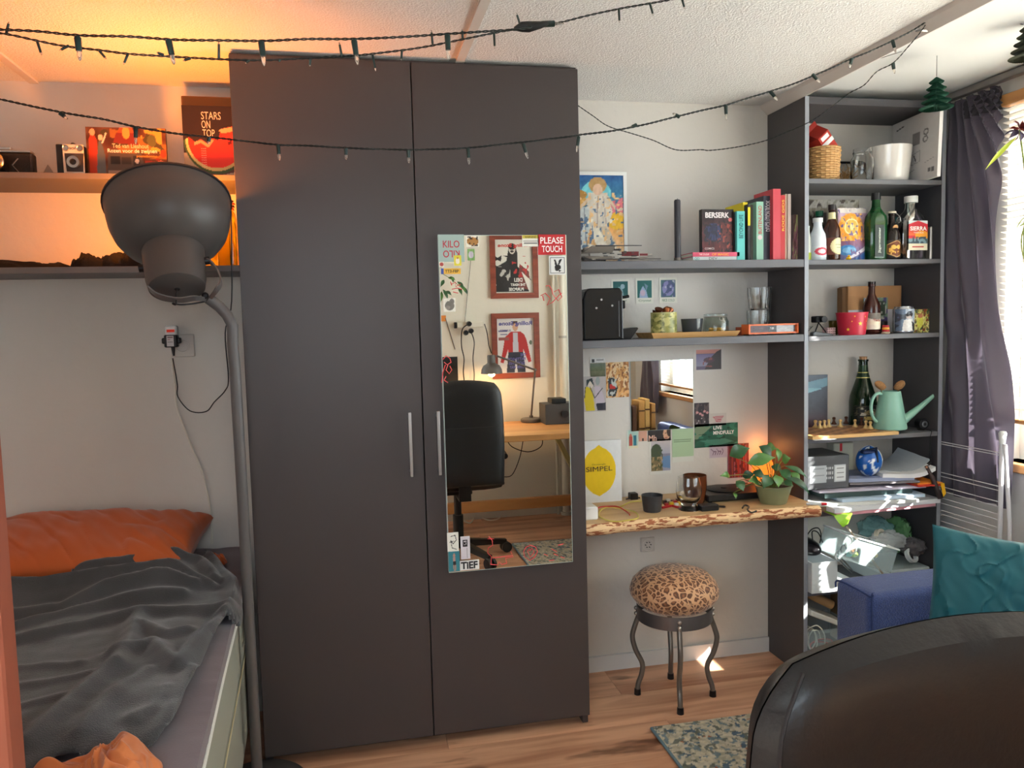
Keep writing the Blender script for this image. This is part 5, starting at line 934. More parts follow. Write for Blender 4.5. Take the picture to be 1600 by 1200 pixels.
# salt lamp glow
c = at(1192, 745, y=.31); t = thing('glow_lamp', 'glowing orange lamp behind the potted plant', 'lamp', (c[0], .31, DT)); 
GL = mat((255, 120, 36), .6, emit=1.1, attr=False)
b = B()
def rock(u, v):
    a = 2*math.pi*u; p_ = math.pi*(v-.5); q = Vector((math.cos(a)*math.cos(p_), math.sin(a)*math.cos(p_), math.sin(p_))); k = 1+.16*noise.noise(q*2.1)+.05*noise.noise(q*6)
    return (c[0]+q.x*.040*k, .31+q.y*.032*k, DT+.075+q.z*.058*k)
b.grid(rock, 24, 16, True); P(t, 'salt_block', b, GL); P(t, 'base', B().lathe([(0, 0), (.034, 0), (.034, .014), (.026, .022), (0, .022)], (c[0], .31, DT+.0), 28), mat((90, 56, 34), .5))
ld = bpy.data.lights.new('salt_glow', 'POINT'); ld.energy = .16; ld.color = (1., .36, .09); ld.shadow_soft_size = .03; lo_ = bpy.data.objects.new('salt_glow', ld); COL.objects.link(lo_); lo_.parent = t; lo_.location = (.0, -.0, .155)
# potted plant
x0, x1 = at(1182, 775, y=.12)[0], at(1234, 775, y=.12)[0]; cx, r = (x0+x1)/2, (x1-x0)/2; h = at(1208, 757, y=.12)[2]-DT
t = thing('potted_plant', 'trailing green potted plant in a sage green pot on the desk', 'plant', (cx, .12, DT))
P(t, 'pot', B().lathe([(0, 0), (r*.68, 0), (r*.72, .003), (r*.96, h*.9), (r*1.0, h*.92), (r*1.0, h), (r*.94, h), (r*.88, h*.8), (0, h*.8)], (cx, .12, DT), 40), mat((132, 138, 104), .3, coat=.3))
P(t, 'soil', B().lathe([(0, h*.86), (r*.86, h*.85), (r*.86, h*.81)], (cx, .12, DT), 24), mat((50, 36, 26), .95, bump=.8, bs=300))
LEAFM = [mat((52, 98, 56), .4, var=.25, vs=40, coat=.2), mat((88, 136, 66), .4, var=.2, vs=40, coat=.2), mat((42, 82, 54), .35, var=.25, vs=40, coat=.2)]
def leaf(root, base, tip, wd, m, up=Vector((0, 0, 1)), droop=.15, name='leaf', fold=.25):
    base, tip = Vector(tuple(map(float, base))), Vector(tuple(map(float, tip))); d = tip-base; L = d.length; d.normalize(); s = d.cross(up).normalized() if abs(d.dot(up)) < .98 else Vector((1, 0, 0)); n = s.cross(d); b = B(); prof = [0.02, .55, .92, 1., .86, .55, .22, .0]; k = len(prof)-1; vs = []
    for i, pz in enumerate(prof):
        t_ = i/k; c_ = base+d*L*t_+n*(math.sin(t_*math.pi)*droop*L)
        for q in (-1, -.5, 0, .5, 1): vs.append(c_+s*(q*pz*wd/2)+n*(abs(q)*pz*wd*fold*.5))
    b.add(vs, [(i*5+j, i*5+j+1, (i+1)*5+j+1, (i+1)*5+j) for i in range(k) for j in range(4)]); return P(root, name, b, m)
st = Vector((cx, .12, DT+h*.9)); STEM = mat((120, 130, 60), .5)
LV = [((1140, 712), (1172, 700), .10, 0, 26), ((1168, 724), (1212, 715), .09, 1, 24), ((1195, 700), (1214, 702), .2, 1, 20), ((1186, 697), (1206, 716), .13, 2, 22), ((1214, 700), (1216, 722), .12, 1, 12), ((1226, 728), (1262, 748), .06, 0, 11), ((1222, 720), (1236, 716), .10, 1, 20), ((1218, 735), (1236, 752), .07, 0, 22), ((1230, 745), (1266, 774), .05, 2, 14), ((1200, 742), (1192, 764), .06, 0, 22), ((1212, 742), (1216, 762), .05, 1, 20), ((1140, 743), (1124, 744), .10, 1, 12), ((1150, 752), (1162, 768), .08, 0, 20), ((1176, 737), (1194, 748), .09, 2, 18), ((1185, 752), (1168, 752), .09, 1, 18), ((1235, 738), (1250, 756), .08, 1, 16), ((1160, 745), (1180, 740), .12, 2, 16), ((1205, 728), (1222, 738), .14, 2, 18), ((1146, 770), (1150, 780), .07, 1, 8), ((1224, 752), (1240, 760), .1, 0, 16)]
for (p0, p1, yy, mi_, wpx) in LV:
    a_, e_ = Vector(at(*p0, y=yy)), Vector(at(*p1, y=yy-.02)); mid = (st+a_)/2+Vector((0, 0, .018))
    P(t, 'stem', B().tube(smoothp([st+Vector(((a_.x-cx)*.15, 0, -.012)), mid, a_], 6), .0014, 6), STEM); leaf(t, a_, e_, wpx*.0019, LEAFM[mi_], up=Vector((.1, -.8, .5)))
# ================================================================== STOOL
scx, scy = 1.303, .125
t = thing('leopard_stool', 'round metal stool with curved legs and leopard print seat under the desk', 'stool', (scx, scy, 0))
def leo():
    m = bpy.data.materials.new('leopard'); m.use_nodes = True; N = m.node_tree.nodes; L = m.node_tree.links; b_ = N['Principled BSDF']; b_.inputs['Roughness'].default_value = .6; b_.inputs['Sheen Weight'].default_value = .3
    tc = N.new('ShaderNodeTexCoord'); nz = N.new('ShaderNodeTexNoise'); nz.inputs['Scale'].default_value = 22; L.new(tc.outputs['Object'], nz.inputs[0])
    mx = N.new('ShaderNodeMix'); mx.data_type = 'RGBA'; mx.blend_type = 'LINEAR_LIGHT'; mx.inputs[0].default_value = .022; L.new(tc.outputs['Object'], mx.inputs[6]); L.new(nz.outputs['Color'], mx.inputs[7])
    v = N.new('ShaderNodeTexVoronoi'); v.feature = 'DISTANCE_TO_EDGE'; v.inputs['Scale'].default_value = 54; L.new(mx.outputs[2], v.inputs['Vector'])
    v2 = N.new('ShaderNodeTexVoronoi'); v2.inputs['Scale'].default_value = 54; L.new(mx.outputs[2], v2.inputs['Vector'])
    cr = N.new('ShaderNodeValToRGB'); e = cr.color_ramp.elements; e[0].position = .10; e[0].color = (*lin((214, 168, 128)), 1); e[1].position = .15; e[1].color = (*lin((100, 60, 38)), 1); L.new(v.outputs[0], cr.inputs[0])
    c2 = N.new('ShaderNodeValToRGB'); e = c2.color_ramp.elements; e[0].position = .22; e[0].color = (*lin((150, 98, 62)), 1); e[1].position = .34; e[1].color = (*lin((100, 60, 38)), 1); L.new(v2.outputs['Distance'], c2.inputs[0])
    gt = N.new('ShaderNodeMath'); gt.operation = 'GREATER_THAN'; gt.inputs[1].default_value = .14; L.new(v.outputs[0], gt.inputs[0])
    m2 = N.new('ShaderNodeMix'); m2.data_type = 'RGBA'; L.new(gt.outputs[0], m2.inputs[0]); L.new(cr.outputs[0], m2.inputs[6]); L.new(c2.outputs[0], m2.inputs[7]); L.new(m2.outputs[2], b_.inputs['Base Color']); return m
feet = [at(995, 1080, z=.01), at(1048, 1056, z=.01), at(1063, 1110, z=.01), at(1114, 1083, z=.01)]
scx, scy = float(np.mean([f[0] for f in feet])), float(np.mean([f[1] for f in feet])); t.location = (scx, scy, 0)
SR = .130; SZ = .303
P(t, 'seat', B().lathe([(0, SZ+.012), (SR*.84, SZ+.008), (SR*.97, SZ+.02), (SR*1.10, SZ+.045), (SR*1.12, SZ+.062), (SR*1.05, SZ+.088), (SR*.86, SZ+.112), (SR*.55, SZ+.126), (SR*.2, SZ+.131), (0, SZ+.131)], (scx, scy, 0), 48), leo())
MTL = mat((112, 110, 112), .35, .6)
P(t, 'ring', B().lathe([(SR*.93, SZ-.036), (SR*.945, SZ-.036), (SR*.945, SZ+.008), (SR*.93, SZ+.008), (SR*.93, SZ-.036)], (scx, scy, 0), 48), MTL)
for f in feet:
    d = Vector((f[0]-scx, f[1]-scy, 0)).normalized(); pts = [(SR*.90, SZ-.002), (SR*.90, SZ-.03), (SR*1.0, SZ-.07), (SR*1.06, SZ-.105), (SR*.98, SZ-.15), (SR*.82, SZ-.195), (SR*.84, SZ-.232), (SR*.92, SZ-.262), (SR*.95, .02)]
    P(t, 'leg', B().tube(smoothp([(scx+d.x*a, scy+d.y*a, z) for a, z in pts], 6), .0085, 12), mat((126, 120, 114), .35, .6))
    P(t, 'foot', B().cyl((scx+d.x*SR*.95, scy+d.y*SR*.95, 0), (scx+d.x*SR*.95, scy+d.y*SR*.95, .019), .0115, .0105, 14), BLACKP)
    for zz in (SZ-.024, SZ-.006): P(t, 'bolt', B().sph((scx+d.x*SR*.96, scy+d.y*SR*.96, zz), .007, n=12), STEEL)
# ================================================================== RUG
def rugc():
    cv = C(120, 400, (184, 180, 160)); cv.asp = 4.1; cv.n(12, 5).blob(34, .60, (122, 142, 150)).blob(44, .60, (214, 206, 182)).blob(16, .86, (176, 110, 76)).blob(28, .76, (84, 108, 128)).blob(56, .60, (206, 200, 182)).blob(46, .74, (116, 122, 112)).n(16, 60); return cv
RX0, RX1, RY0, RY1 = 1.14, 1.62, -2.05, -.075
rg = thing('area_rug', 'blue grey mottled rug with bound edge on the wooden floor', 'rug', (1.6, -1., 0)); b = B(); b.grid(lambda u, v: (RX0+(RX1-RX0)*u, RY1+(RY0-RY1)*v, .009), 119, 399, cols=[tuple(c) for c in rugc().lin()]); b.f = [f[::-1] for f in b.f]
m = mat(None, .95, attr=True, bump=1., bs=500); P(rg, 'pile', b, m, smooth=False, colr=True)
P(rg, 'binding', B().tube([(RX0, RY0, .005), (RX0, RY1, .005), (RX1, RY1, .005), (RX1, RY0, .005), (RX0, RY0, .005)], .005, 8), mat((112, 140, 152), .8, bump=.4, bs=400)); P(rg, 'backing', B().box(RX0, RX1, RY0, RY1, .0005, .0085), mat((120, 116, 100), .9), smooth=False)
rg.location.z = .0
# ================================================================== OFFICE CHAIR (also seen from behind in the wardrobe mirror)
LEA = mat((22, 20, 22), .42, bump=.12, bs=160); OCx, OCy = .815, -1.64
ch = thing('office_chair', 'black leather office chair standing close to the camera with its back to the wardrobe', 'chair', (OCx, OCy-.28, 0))
def back_pt(u, v, side):
    a = 2*u-1; z = .44+.535*v; w_ = .205+.012*math.sin(v*math.pi)-(.0 if v < .86 else (v-.86)**2*1.6)
    rr = max(0, 1-abs(a)**7)**.35; top = max(0, 1-max(0, (v-.82)/.18)**3)**.4; bot = max(0, 1-max(0, (.10-v)/.10)**3)**.4
    crown = -.020*(a*a)*max(0, (v-.7)/.3)
    y = OCy+.012*a*a*-1+.03*(1-v)+side*(.036*rr*min(top, bot)+.001); return (OCx+a*w_, y-.04*math.sin(v*2.4)*.3, z+crown)
b = B(); b.grid(lambda u, v: back_pt(u, v, 1), 36, 40); b.grid(lambda u, v: back_pt(u, v, -1), 36, 40); k0 = len(b.f)//2; b.f[:k0] = [f[::-1] for f in b.f[:k0]]
P(ch, 'backrest', b, LEA); 
pipe_ = [back_pt(.018+.05*(1-v), v, -1) for v in np.linspace(.04, .99, 30)]
P(ch, 'seam_piping', B().tube([(p_[0], p_[1]-.002, p_[2]) for p_ in pipe_], .0020, 6), mat((30, 28, 30), .5))
P(ch, 'seam_piping', B().tube([(p_[0], p_[1]-.002, p_[2]) for p_ in [back_pt(.982-.05*(1-v), v, -1) for v in np.linspace(.04, .99, 30)]], .0020, 6), mat((30, 28, 30), .5))
P(ch, 'rear_seam', B().tube([(p_[0], p_[1]+.001, p_[2]) for p_ in [back_pt(u, .56, 1) for u in np.linspace(.03, .97, 16)]], .0014, 5), mat((40, 38, 40), .6))
b = cushion(.44, .44, .09, 5, .002, ex=.22, nn=30); P(ch, 'seat', place(b, RM(OCx, OCy-.255, .435, 0, 0, 0)), LEA)
P(ch, 'back_bracket', B().box(OCx-.03, OCx+.03, OCy-.06, OCy+.05, .375, .385).box(OCx-.03, OCx+.03, OCy+.045, OCy+.055, .375, .52), BLACKP, smooth=False)
P(ch, 'gas_lift', B().lathe([(.02, .375), (.02, .24), (.028, .238), (.028, .085), (.0, .085)], (OCx, OCy-.25, 0), 20), BLACKP); P(ch, 'mechanism', B().box(OCx-.07, OCx+.07, OCy-.33, OCy-.17, .36, .392), BLACKP, smooth=False, bev=.004)
for k in range(5):
    a = math.radians(62+72*k); d = Vector((math.cos(a), math.sin(a), 0)); c0 = Vector((OCx, OCy-.25, .085)); e = c0+d*.27+Vector((0, 0, -.025)); b = B(); b.tube([c0+d*.02, e], [.028, .018], 4); lg = P(ch, 'base_leg', b, BLACKP, smooth=False)
    s = Vector((-d.y, d.x, 0)); 
    P(lg, 'caster', B().cyl(e+s*.006+Vector((0, 0, -.031)), e+s*.022+Vector((0, 0, -.031)), .0285, n=20).cyl(e-s*.006+Vector((0, 0, -.031)), e-s*.022+Vector((0, 0, -.031)), .0285, n=20).cyl(e+Vector((0, 0, -.03)), e+Vector((0, 0, .0)), .006, n=10), mat((40, 40, 44), .4))
for s in (-1, 1): P(ch, 'armrest', B().tube(smoothp([(OCx+s*.235, OCy-.36, .56), (OCx+s*.24, OCy-.2, .57), (OCx+s*.24, OCy-.12, .56)]), .016, 12).tube([(OCx+s*.24, OCy-.25, .56), (OCx+s*.245, OCy-.26, .47), (OCx+s*.15, OCy-.26, .385), (OCx+s*.06, OCy-.26, .38)], .012, 8), BLACKP)
# ================================================================== BOOKCASE CONTENTS
def sx(u, v, y): return float(at(u, v, y=y)[0])
def szh(u, v, y): return float(at(u, v, y=y)[2])
A, Bz, Cz, D, E, F, G = BS
# --- top compartment
y = .19; x0, x1 = sx(1262, 260, y), sx(1309, 250, y); cx, r = (x0+x1)/2+.002, (x1-x0)/2-.003; h = szh(1285, 232, y)-A
cx = max(cx, BX0+.017+r)
t = thing('wicker_basket', 'small round woven wicker basket holding a red carton on the top shelf', 'basket', (cx, y, A)); WK = mat((206, 162, 106), .6); WK2 = mat((176, 126, 74), .6)
nst, nrow = 22, 15
for k in range(nst):
    a = 2*math.pi*k/nst; P(t, 'stake', B().tube([(cx+(r*.86+r*.12*q)*math.cos(a), y+(r*.86+r*.12*q)*math.sin(a), A+h*q) for q in (0.02, .5, 1.)], .0016, 5), WK2)
for j in range(nrow):
    q = (j+.5)/nrow; rr = r*.86+r*.12*q; P(t, 'weave', B().tube([(cx+(rr+.0022*(1 if (k+j) % 2 else -1))*math.cos(2*math.pi*k/nst), y+(rr+.0022*(1 if (k+j) % 2 else -1))*math.sin(2*math.pi*k/nst), A+h*q) for k in range(nst+1)], h/nrow*.50, 6), WK)
P(t, 'basket_base', B().cyl((cx, y, A+.0005), (cx, y, A+.004), r*.84, n=24), WK2)
# red carton
t = thing('milk_carton', 'red and white carton lying tilted in the wicker basket', 'carton', (cx+.01, y, A+h*.6)); Mc = RM(cx+.016, y, A+h*.80, math.radians(-6), math.radians(-38), math.radians(16))
cr_m = mat((178, 54, 40), .4); b = B(); b.box(-.030, .030, -.030, .030, 0, .075); place(b, Mc); P(t, 'carton_body', b, cr_m, smooth=False)
b = B(); b.add([(-.030, -.030, .0752), (.030, -.030, .0752), (.030, .030, .0752), (-.030, .030, .0752), (-.030, 0, .105), (.030, 0, .105)], [(0, 1, 5, 4), (2, 3, 4, 5), (1, 2, 5), (3, 0, 4), (3, 2, 1, 0)]); b.box(-.030, .030, -.0015, .0015, .104, .120); place(b, Mc); P(t, 'gable_top', b, mat((150, 40, 30), .4), smooth=False)
b = B(); b.box(-.0303, .0303, -.0306, -.0301, .036, .050); b.box(-.02, .02, -.0306, -.0301, .056, .070); b.box(.0301, .0305, -.022, .022, .04, .062); place(b, Mc); P(t, 'white_stripe', b, WHITE, smooth=False)
xx = sx(1272, 190, .28); solo('glass_bottle', B().lathe([(0, 0), (.018, 0), (.019, .004), (.019, .12), (.012, .15), (.010, .152), (.010, .182), (.012, .183), (.012, .19), (.0095, .19), (.0095, .152), (.011, .149), (.0175, .12), (.0175, .006), (0, .006)], (BX0+.037, .30, A), 24), GLASS, 'clear glass bottle behind the wicker basket on the top shelf', 'bottle')
# dried twigs bundle
b = B(); 
for k in range(46):
    a = RS.rand()*6.28; p0 = Vector((sx(1322, 265, .24)+.028*RS.randn()*.5, .25+.02*RS.randn()*.5, A+.003)); b.tube([p0, p0+Vector((.02*math.cos(a), .012*math.sin(a), .02+.02*RS.rand())), p0+Vector((.026*math.cos(a+1), .016*math.sin(a+1), .03+.05*RS.rand()))], .0011, 4)
solo('raffia_bundle', b, mat((176, 136, 84), .8), 'bundle of straw coloured raffia between basket and glass jar', 'raffia')
# jar
def jar(u0, u1, vt, y, z, label):
    x0, x1 = sx(u0, 255, y), sx(u1, 255, y); cx, r = (x0+x1)/2, (x1-x0)/2; h = szh((u0+u1)/2, vt, y)-z
    return solo('glass_jar', B().lathe([(0, 0), (r*.9, 0), (r, .005), (r, h*.70), (r*.78, h*.80), (r*.78, h*.86), (r*.84, h*.87), (r*.84, h*.90), (r*.78, h*.91), (r*.78, h), (r*.72, h), (r*.72, h*.8), (r*.93, h*.68), (r*.93, .006), (0, .006)], (cx, y, z), 32), RGLASS, label, 'jar')
jar(1332, 1362, 233, .20, A, 'clear empty glass jar with screw neck on the top shelf')
x0, x1 = sx(1363, 260, .2), sx(1423, 240, .2); cx, r = (x0+x1)/2, (x1-x0)/2; h = szh(1395, 230, .2)-A
solo('plant_pot', B().lathe([(0, 0), (r*.78, 0), (r*.82, .004), (r*.93, h*.6), (r, h), (r*.95, h), (r*.88, h*.6), (r*.76, .006), (0, .006)], (cx, .215, A), 48), mat((232, 228, 222), .15, coat=.5), 'glossy white flower pot on the top shelf', 'pot')
# white flat-pack carton standing tilted, front lower-left to beyond the side panel
t = thing('flat_box', 'large flat white carton with printed grey line drawings, leaning out of the top shelf', 'box', (2.22, .2, A))
p_bl = np.array([min(2.275, sx(1394, 278, .33)), .33]); yN = .06; p_br = at(1464, 278, y=yN); LL = math.hypot(p_br[0]-p_bl[0], p_br[1]-p_bl[1]); 
a_l = at(1398, 188, y=.33); ang = math.atan2(p_br[1]-p_bl[1], p_br[0]-p_bl[0]); Hh = 1.935-A
Ub = Vector((math.cos(ang), math.sin(ang), 0)); Nb = Ub.cross(Z1)     # faces the camera side
O_ = Vector((p_bl[0], p_bl[1], A+.001)); HL, HR = min(1.936, float(at(1398, 188, y=.33)[2]))-A, float(at(1481, 166, y=.06)[2])-A
cv = C(70, 90, (206, 202, 200)); cv.r(.45, .26, .62, .44, (130, 126, 126)).n(3, 20)
for cx_, cy_ in ((.74, .30), (.73, .40)): cv.e(cx_, cy_, .055, .05, (120, 116, 116)).e(cx_, cy_, .032, .028, (206, 202, 200))
cv.l([(.44, .58), (.62, .54), (.62, .70), (.44, .72), (.44, .58)], .006, (150, 148, 148)).l([(.5, .6), (.54, .68)], .01, (60, 60, 60)).l([(.1, .12), (.26, .09)], .012, (70, 68, 68)).l([(.12, .5), (.22, .56), (.3, .5)], .012, (150, 146, 146)).r(.8, .84, .86, .89, (110, 108, 108)).r(.88, .84, .94, .9, (110, 108, 108)).l([(.7, .75), (.95, .7)], .004, (150, 148, 148)).l([(.42, .82), (.5, .8)], .008, (150, 148, 148))
b = B(); b.col = tuple(lin((226, 224, 220))); W3 = -Nb*.012
cs = [O_, O_+Ub*LL, O_+Ub*LL+Z1*HR+Ub*.012, O_+Z1*HL]; cs2 = [p+W3 for p in cs]; b.add(cs+cs2, [(0, 1, 2, 3)[::-1], (4, 5, 6, 7)]+[(i, (i+1) % 4, 4+(i+1) % 4, 4+i) for i in range(4)])
n_ = (70, 90); cols = [tuple(c) for c in cv.lin()]; b.grid(lambda u, v: (cs[3]*(1-u)+cs[2]*u)*(1-v)+(cs[0]*(1-u)+cs[1]*u)*v+Nb*.0005, 69, 89, cols=cols)
P(t, 'carton', b, PR(.6), smooth=False, colr=True)
# --- bottles shelf
def bottle(u0, u1, vt, y, z, kind, m, label, vmid=None, cap=None, lab=None, shape='round', sq=.8):
    vm = vmid or 380; x0, x1 = sx(u0, vm, y), sx(u1, vm, y); cx, r = (x0+x1)/2, (x1-x0)/2; h = szh((u0+u1)/2, vt, y)-z; t = thing('bottle', label, 'bottle', (cx, y, z))
    KS = {'beer': [(0, 0), (.94, 0), (1, .02), (1, .50), (.93, .58), (.62, .68), (.40, .76), (.36, .90), (.42, .91), (.42, .94), (.40, .96), (0, .96)],
          'wide': [(0, 0), (.94, 0), (1, .02), (1, .58), (.92, .66), (.5, .76), (.40, .80), (.36, .92), (.42, .925), (.42, .95), (0, .95)],
          'champ': [(0, 0), (.94, 0), (1, .02), (1, .36), (.93, .45), (.66, .60), (.42, .74), (.34, .82), (.32, .93), (.38, .935), (.38, .96), (0, .96)],
          'milk': [(0, 0), (.92, 0), (1, .02), (1, .48), (.9, .62), (.6, .74), (.5, .82), (.5, .9), (.56, .91), (.56, .94), (0, .94)]}
    pr_ = [(a*r, c_*h) for a, c_ in KS[kind]]
    if shape == 'round': P(t, 'body', B().lathe(pr_, (cx, y, z), 32), m)
    else:
        prof = pr_; b = B()
        def fn(u, v):
            R_, Z_ = prof[int(round(v*(len(prof)-1)))]; a = 2*math.pi*u; k = 1
            if R_ > r*.7: k = min(1/max(abs(math.cos(a)), abs(math.sin(a))), 1.22); return (cx+R_*k*math.cos(a)*.93, y+R_*k*math.sin(a)*sq, z+Z_)
            return (cx+R_*math.cos(a), y+R_*math.sin(a), z+Z_)
        b.grid(fn, 40, len(prof)-1, True); P(t, 'body', b, m)
    nr = {'beer': .42, 'wide': .42, 'champ': .38, 'milk': .56}[kind]*r
    if cap: P(t, 'cap', B().lathe([(0, h*.9), (nr*1.06, h*.9), (nr*1.06, h), (nr*.9, h*1.002), (0, h*1.003)], (cx, y, z), 24), mat(cap, .35))
    if lab:
        cv, za, zb = lab
        if shape == 'round': P(t, 'label', wrap(B(), cv, cx, y, r*1.012, z+h*za, z+h*zb, -165, -15), PR(.5), colr=True)
        else: P(t, 'label', face(B(), cv, (cx-r*.80, y-r*sq*1.0-.002, z+h*zb), X1, -Z1, r*1.6, h*(zb-za)), PR(.5), colr=True, smooth=False)
    return t, cx, r, h
yb = .18
# green cap + partially hidden small white green bottle
t, cx, r, h = bottle(1257, 1267, 350, .17, Bz, 'milk', mat((226, 232, 222), .3), 'narrow white bottle with lime base at the left end of the bottle shelf'); t.location.x += .0
P(t, 'lime_label', B().lathe([(r*1.02, .004), (r*1.03, .005), (r*1.03, h*.22), (r*1.02, h*.225)], (cx, .17, Bz), 24), mat((190, 206, 60), .5))
cvl = C(26, 26, (220, 228, 232)); cvl.e(.5, .5, .35, .35, (206, 60, 80)).e(.5, .5, .2, .2, (230, 210, 214))
bottle(1266, 1289, 341, .165, Bz, 'milk', mat((218, 226, 232), .25), 'white glass bottle with small red emblem, left on the bottle shelf', cap=(226, 228, 228), lab=(cvl, .08, .34))
bottle(1268, 1292, 330, .30, Bz, 'beer', mat((24, 36, 30), .15), 'dark green bottle at the back left of the bottle shelf', cap=(20, 110, 76))
cvl = C(50, 30, (90, 40, 24)); cvl.e(.62, .5, .4, .48, (226, 216, 160)).e(.62, .5, .34, .4, (232, 224, 176)).l([(.45, .4), (.8, .4)], .01, (120, 130, 90)).l([(.5, .6), (.75, .6)], .01, (120, 130, 90))
t, cx, r, h = bottle(1288, 1311, 320, .16, Bz, 'beer', mat((70, 34, 22), .15, trans=.3), 'brown beer bottle with round cream label on the bottle shelf', cap=(40, 30, 28), lab=(cvl, .10, .40))
P(t, 'neck_label', B().lathe([(r*.46, h*.74), (r*.42, h*.78), (r*.41, h*.86)], (cx, .16, Bz), 24), mat((230, 222, 170), .5))
# colourful bag
x0, x1 = sx(1308, 380, .2), sx(1353, 380, .2); h = szh(1330, 325, .2)-Bz
cv = C(70, 90, (196, 150, 160)); cv.g((180, 160, 200), (214, 150, 110), 0, .6).g((150, 90, 110), (90, 110, 170), .6, 1).e(.42, .36, .40, .26, (240, 160, 50)).blob(16, .6, (246, 190, 90), (.1, .1, .8, .62)).e(.42, .36, .23, .16, (250, 230, 170)).e(.42, .36, .2, .135, (226, 186, 90)).e(.42, .36, .08, .06, (240, 220, 150))
cv.e(.25, .8, .26, .1, (60, 130, 190)).e(.3, .8, .2, .06, (120, 180, 220)).p([(1, .68), (1, .76), (.2, 1), (.05, 1)], (222, 216, 228)).p([(1, .78), (1, 1), (.35, 1)], (50, 100, 170)).r(0, 0, 1, .09, (214, 206, 200)).blob(20, .75, (120, 100, 150)).n(10, 30)
t = thing('coffee_bag', 'colourful foil bag with an orange sun picture on the bottle shelf', 'bag', ((x0+x1)/2, .2, Bz))
cols = [tuple(c) for c in cv.lin()]
b = B(); b.grid(lambda u, v: (x0+(x1-x0)*u+.002*math.sin(v*9), .2-.022*(max(0, math.sin(math.pi*u))**.6)*(min(1, v*1.6)**.8)+.002*noise.noise(Vector((u*8, v*8, 1))), Bz+h*(1-v)), 69, 89, cols=cols)
k0 = len(b.f); b.grid(lambda u, v: (x1+(x0-x1)*u+.002*math.sin(v*9), .2+.018*(max(0, math.sin(math.pi*u))**.6)*(min(1, v*1.6)**.8), Bz+h*(1-v)), 20, 20, cols=[tuple(lin((180, 170, 190)))]*441); b.f = [f[::-1] for f in b.f]
P(t, 'foil', b, PR(.35), colr=True)
xd = sx(1326, 400, .14); t = thing('rubber_duck', 'tiny yellow rubber duck in front of the colourful bag', 'toy', (xd, .14, Bz)); YD = mat((240, 190, 20), .35)
P(t, 'body', B().sph((xd, .14, Bz+.0055), .009, .007, .0055), YD); P(t, 'head', B().sph((xd-.001, .137, Bz+.013), .0045), YD); P(t, 'beak', B().cyl((xd-.002, .1325, Bz+.0125), (xd-.003, .129, Bz+.012), .0018, .0006, 8), mat((230, 110, 30), .4))
cvl = C(40, 60, (22, 60, 34)); cvl.r(.02, .0, .98, 1, (24, 54, 34)); 
t, cx, r, h = bottle(1354, 1382, 302, .175, Bz, 'wide', mat((22, 84, 40), .08, trans=.35), 'tall green square liqueur bottle with black cap on the bottle shelf', cap=(24, 26, 28), shape='sq', sq=.7)
yy = .175-r*.7*1.02
P(t, 'side_label', B().box(cx-r*.62, cx+r*.35, yy-.0022, yy-.0010, Bz+h*.05, Bz+h*.52), mat((30, 44, 36), .4), smooth=False)
text(t, 'Jägermeister', mat((206, 216, 200), .5), (cx+r*.05, yy-.0024, Bz+h*.1), Z1, -X1, h*.38, r*.34, off=.0004)
P(t, 'neck_band', B().lathe([(r*.46, h*.70), (r*.46, h*.78)], (cx, .175, Bz), 20), mat((30, 60, 36), .5)); P(t, 'red_band', B().lathe([(r*.475, h*.73), (r*.475, h*.75)], (cx, .175, Bz), 20), mat((180, 50, 40), .5))
cvl = C(40, 40, (40, 28, 22)); cvl.p([(.5, .02), (.98, .25), (.98, .75), (.5, .98), (.02, .75), (.02, .25)], (206, 160, 100)).p([(.5, .07), (.93, .28), (.93, .72), (.5, .93), (.07, .72), (.07, .28)], (112, 56, 26)).e(.35, .4, .12, .12, (236, 190, 90)).e(.6, .4, .12, .12, (236, 190, 90)).blob(12, .62, (236, 180, 80), (.15, .45, .85, .8))
t, cx, r, h = bottle(1382, 1404, 330, .165, Bz, 'beer', mat((34, 26, 24), .15), 'dark swing-top beer bottle with orange hexagon label', lab=(cvl, .04, .40))
P(t, 'stopper', B().lathe([(0, h*.955), (r*.5, h*.955), (r*.52, h*.985), (r*.4, h), (0, h)], (cx, .165, Bz), 20), mat((226, 214, 190), .4)); P(t, 'wire', B().tube(smoothp([(cx+r*.5, .165, Bz+h*.97), (cx+r*.85, .155, Bz+h*.88), (cx+r*.9, .155, Bz+h*.78), (cx+r*.4, .145, Bz+h*.75)]), .0011, 6), STEEL)
P(t, 'neck_emblem', B().cyl((cx, .165-r*.60, Bz+h*.66), (cx, .165-r*.70, Bz+h*.655), r*.34, n=16), mat((190, 140, 80), .5))
# tequila
t, cx, r, h = bottle(1403, 1442, 307, .165, Bz, 'wide', thin_glass((214, 226, 222), .46), 'clear square spirit bottle with red label reading SIERRA', cap=(226, 228, 224), shape='sq', sq=.55)
yy = .165-r*.55*1.24-.0015; cv = C(60, 70, (206, 40, 54)); cv.r(0, .0, 1, .12, (206, 40, 54)).g((206, 40, 54), (226, 110, 50), .2, .5).e(.7, .5, .36, .16, (240, 160, 40)).r(0, .6, 1, .78, (120, 150, 160)).blob(12, .5, (60, 80, 90), (0, .55, 1, .78)).r(0, .78, 1, 1, (226, 218, 190)).r(.2, .86, .8, .9, (190, 60, 60)).p([(0, 0), (.5, 0), (0, .12)], (210, 220, 220)).p([(.5, 0), (1, 0), (1, .12)], (210, 220, 220))
P(t, 'label', face(B(), cv, (cx-r*.72, yy, Bz+h*.60), X1, -Z1, r*1.5, h*.46), PR(.45), smooth=False, colr=True); textf(t, 'SIERRA', (250, 246, 240), cx-r*.62, yy-.0004, Bz+h*.445, r*1.3, h*.065, bold=.02); textf(t, 'TEQUILA', (240, 226, 220), cx-r*.35, yy-.0004, Bz+h*.40, r*.8, h*.022)
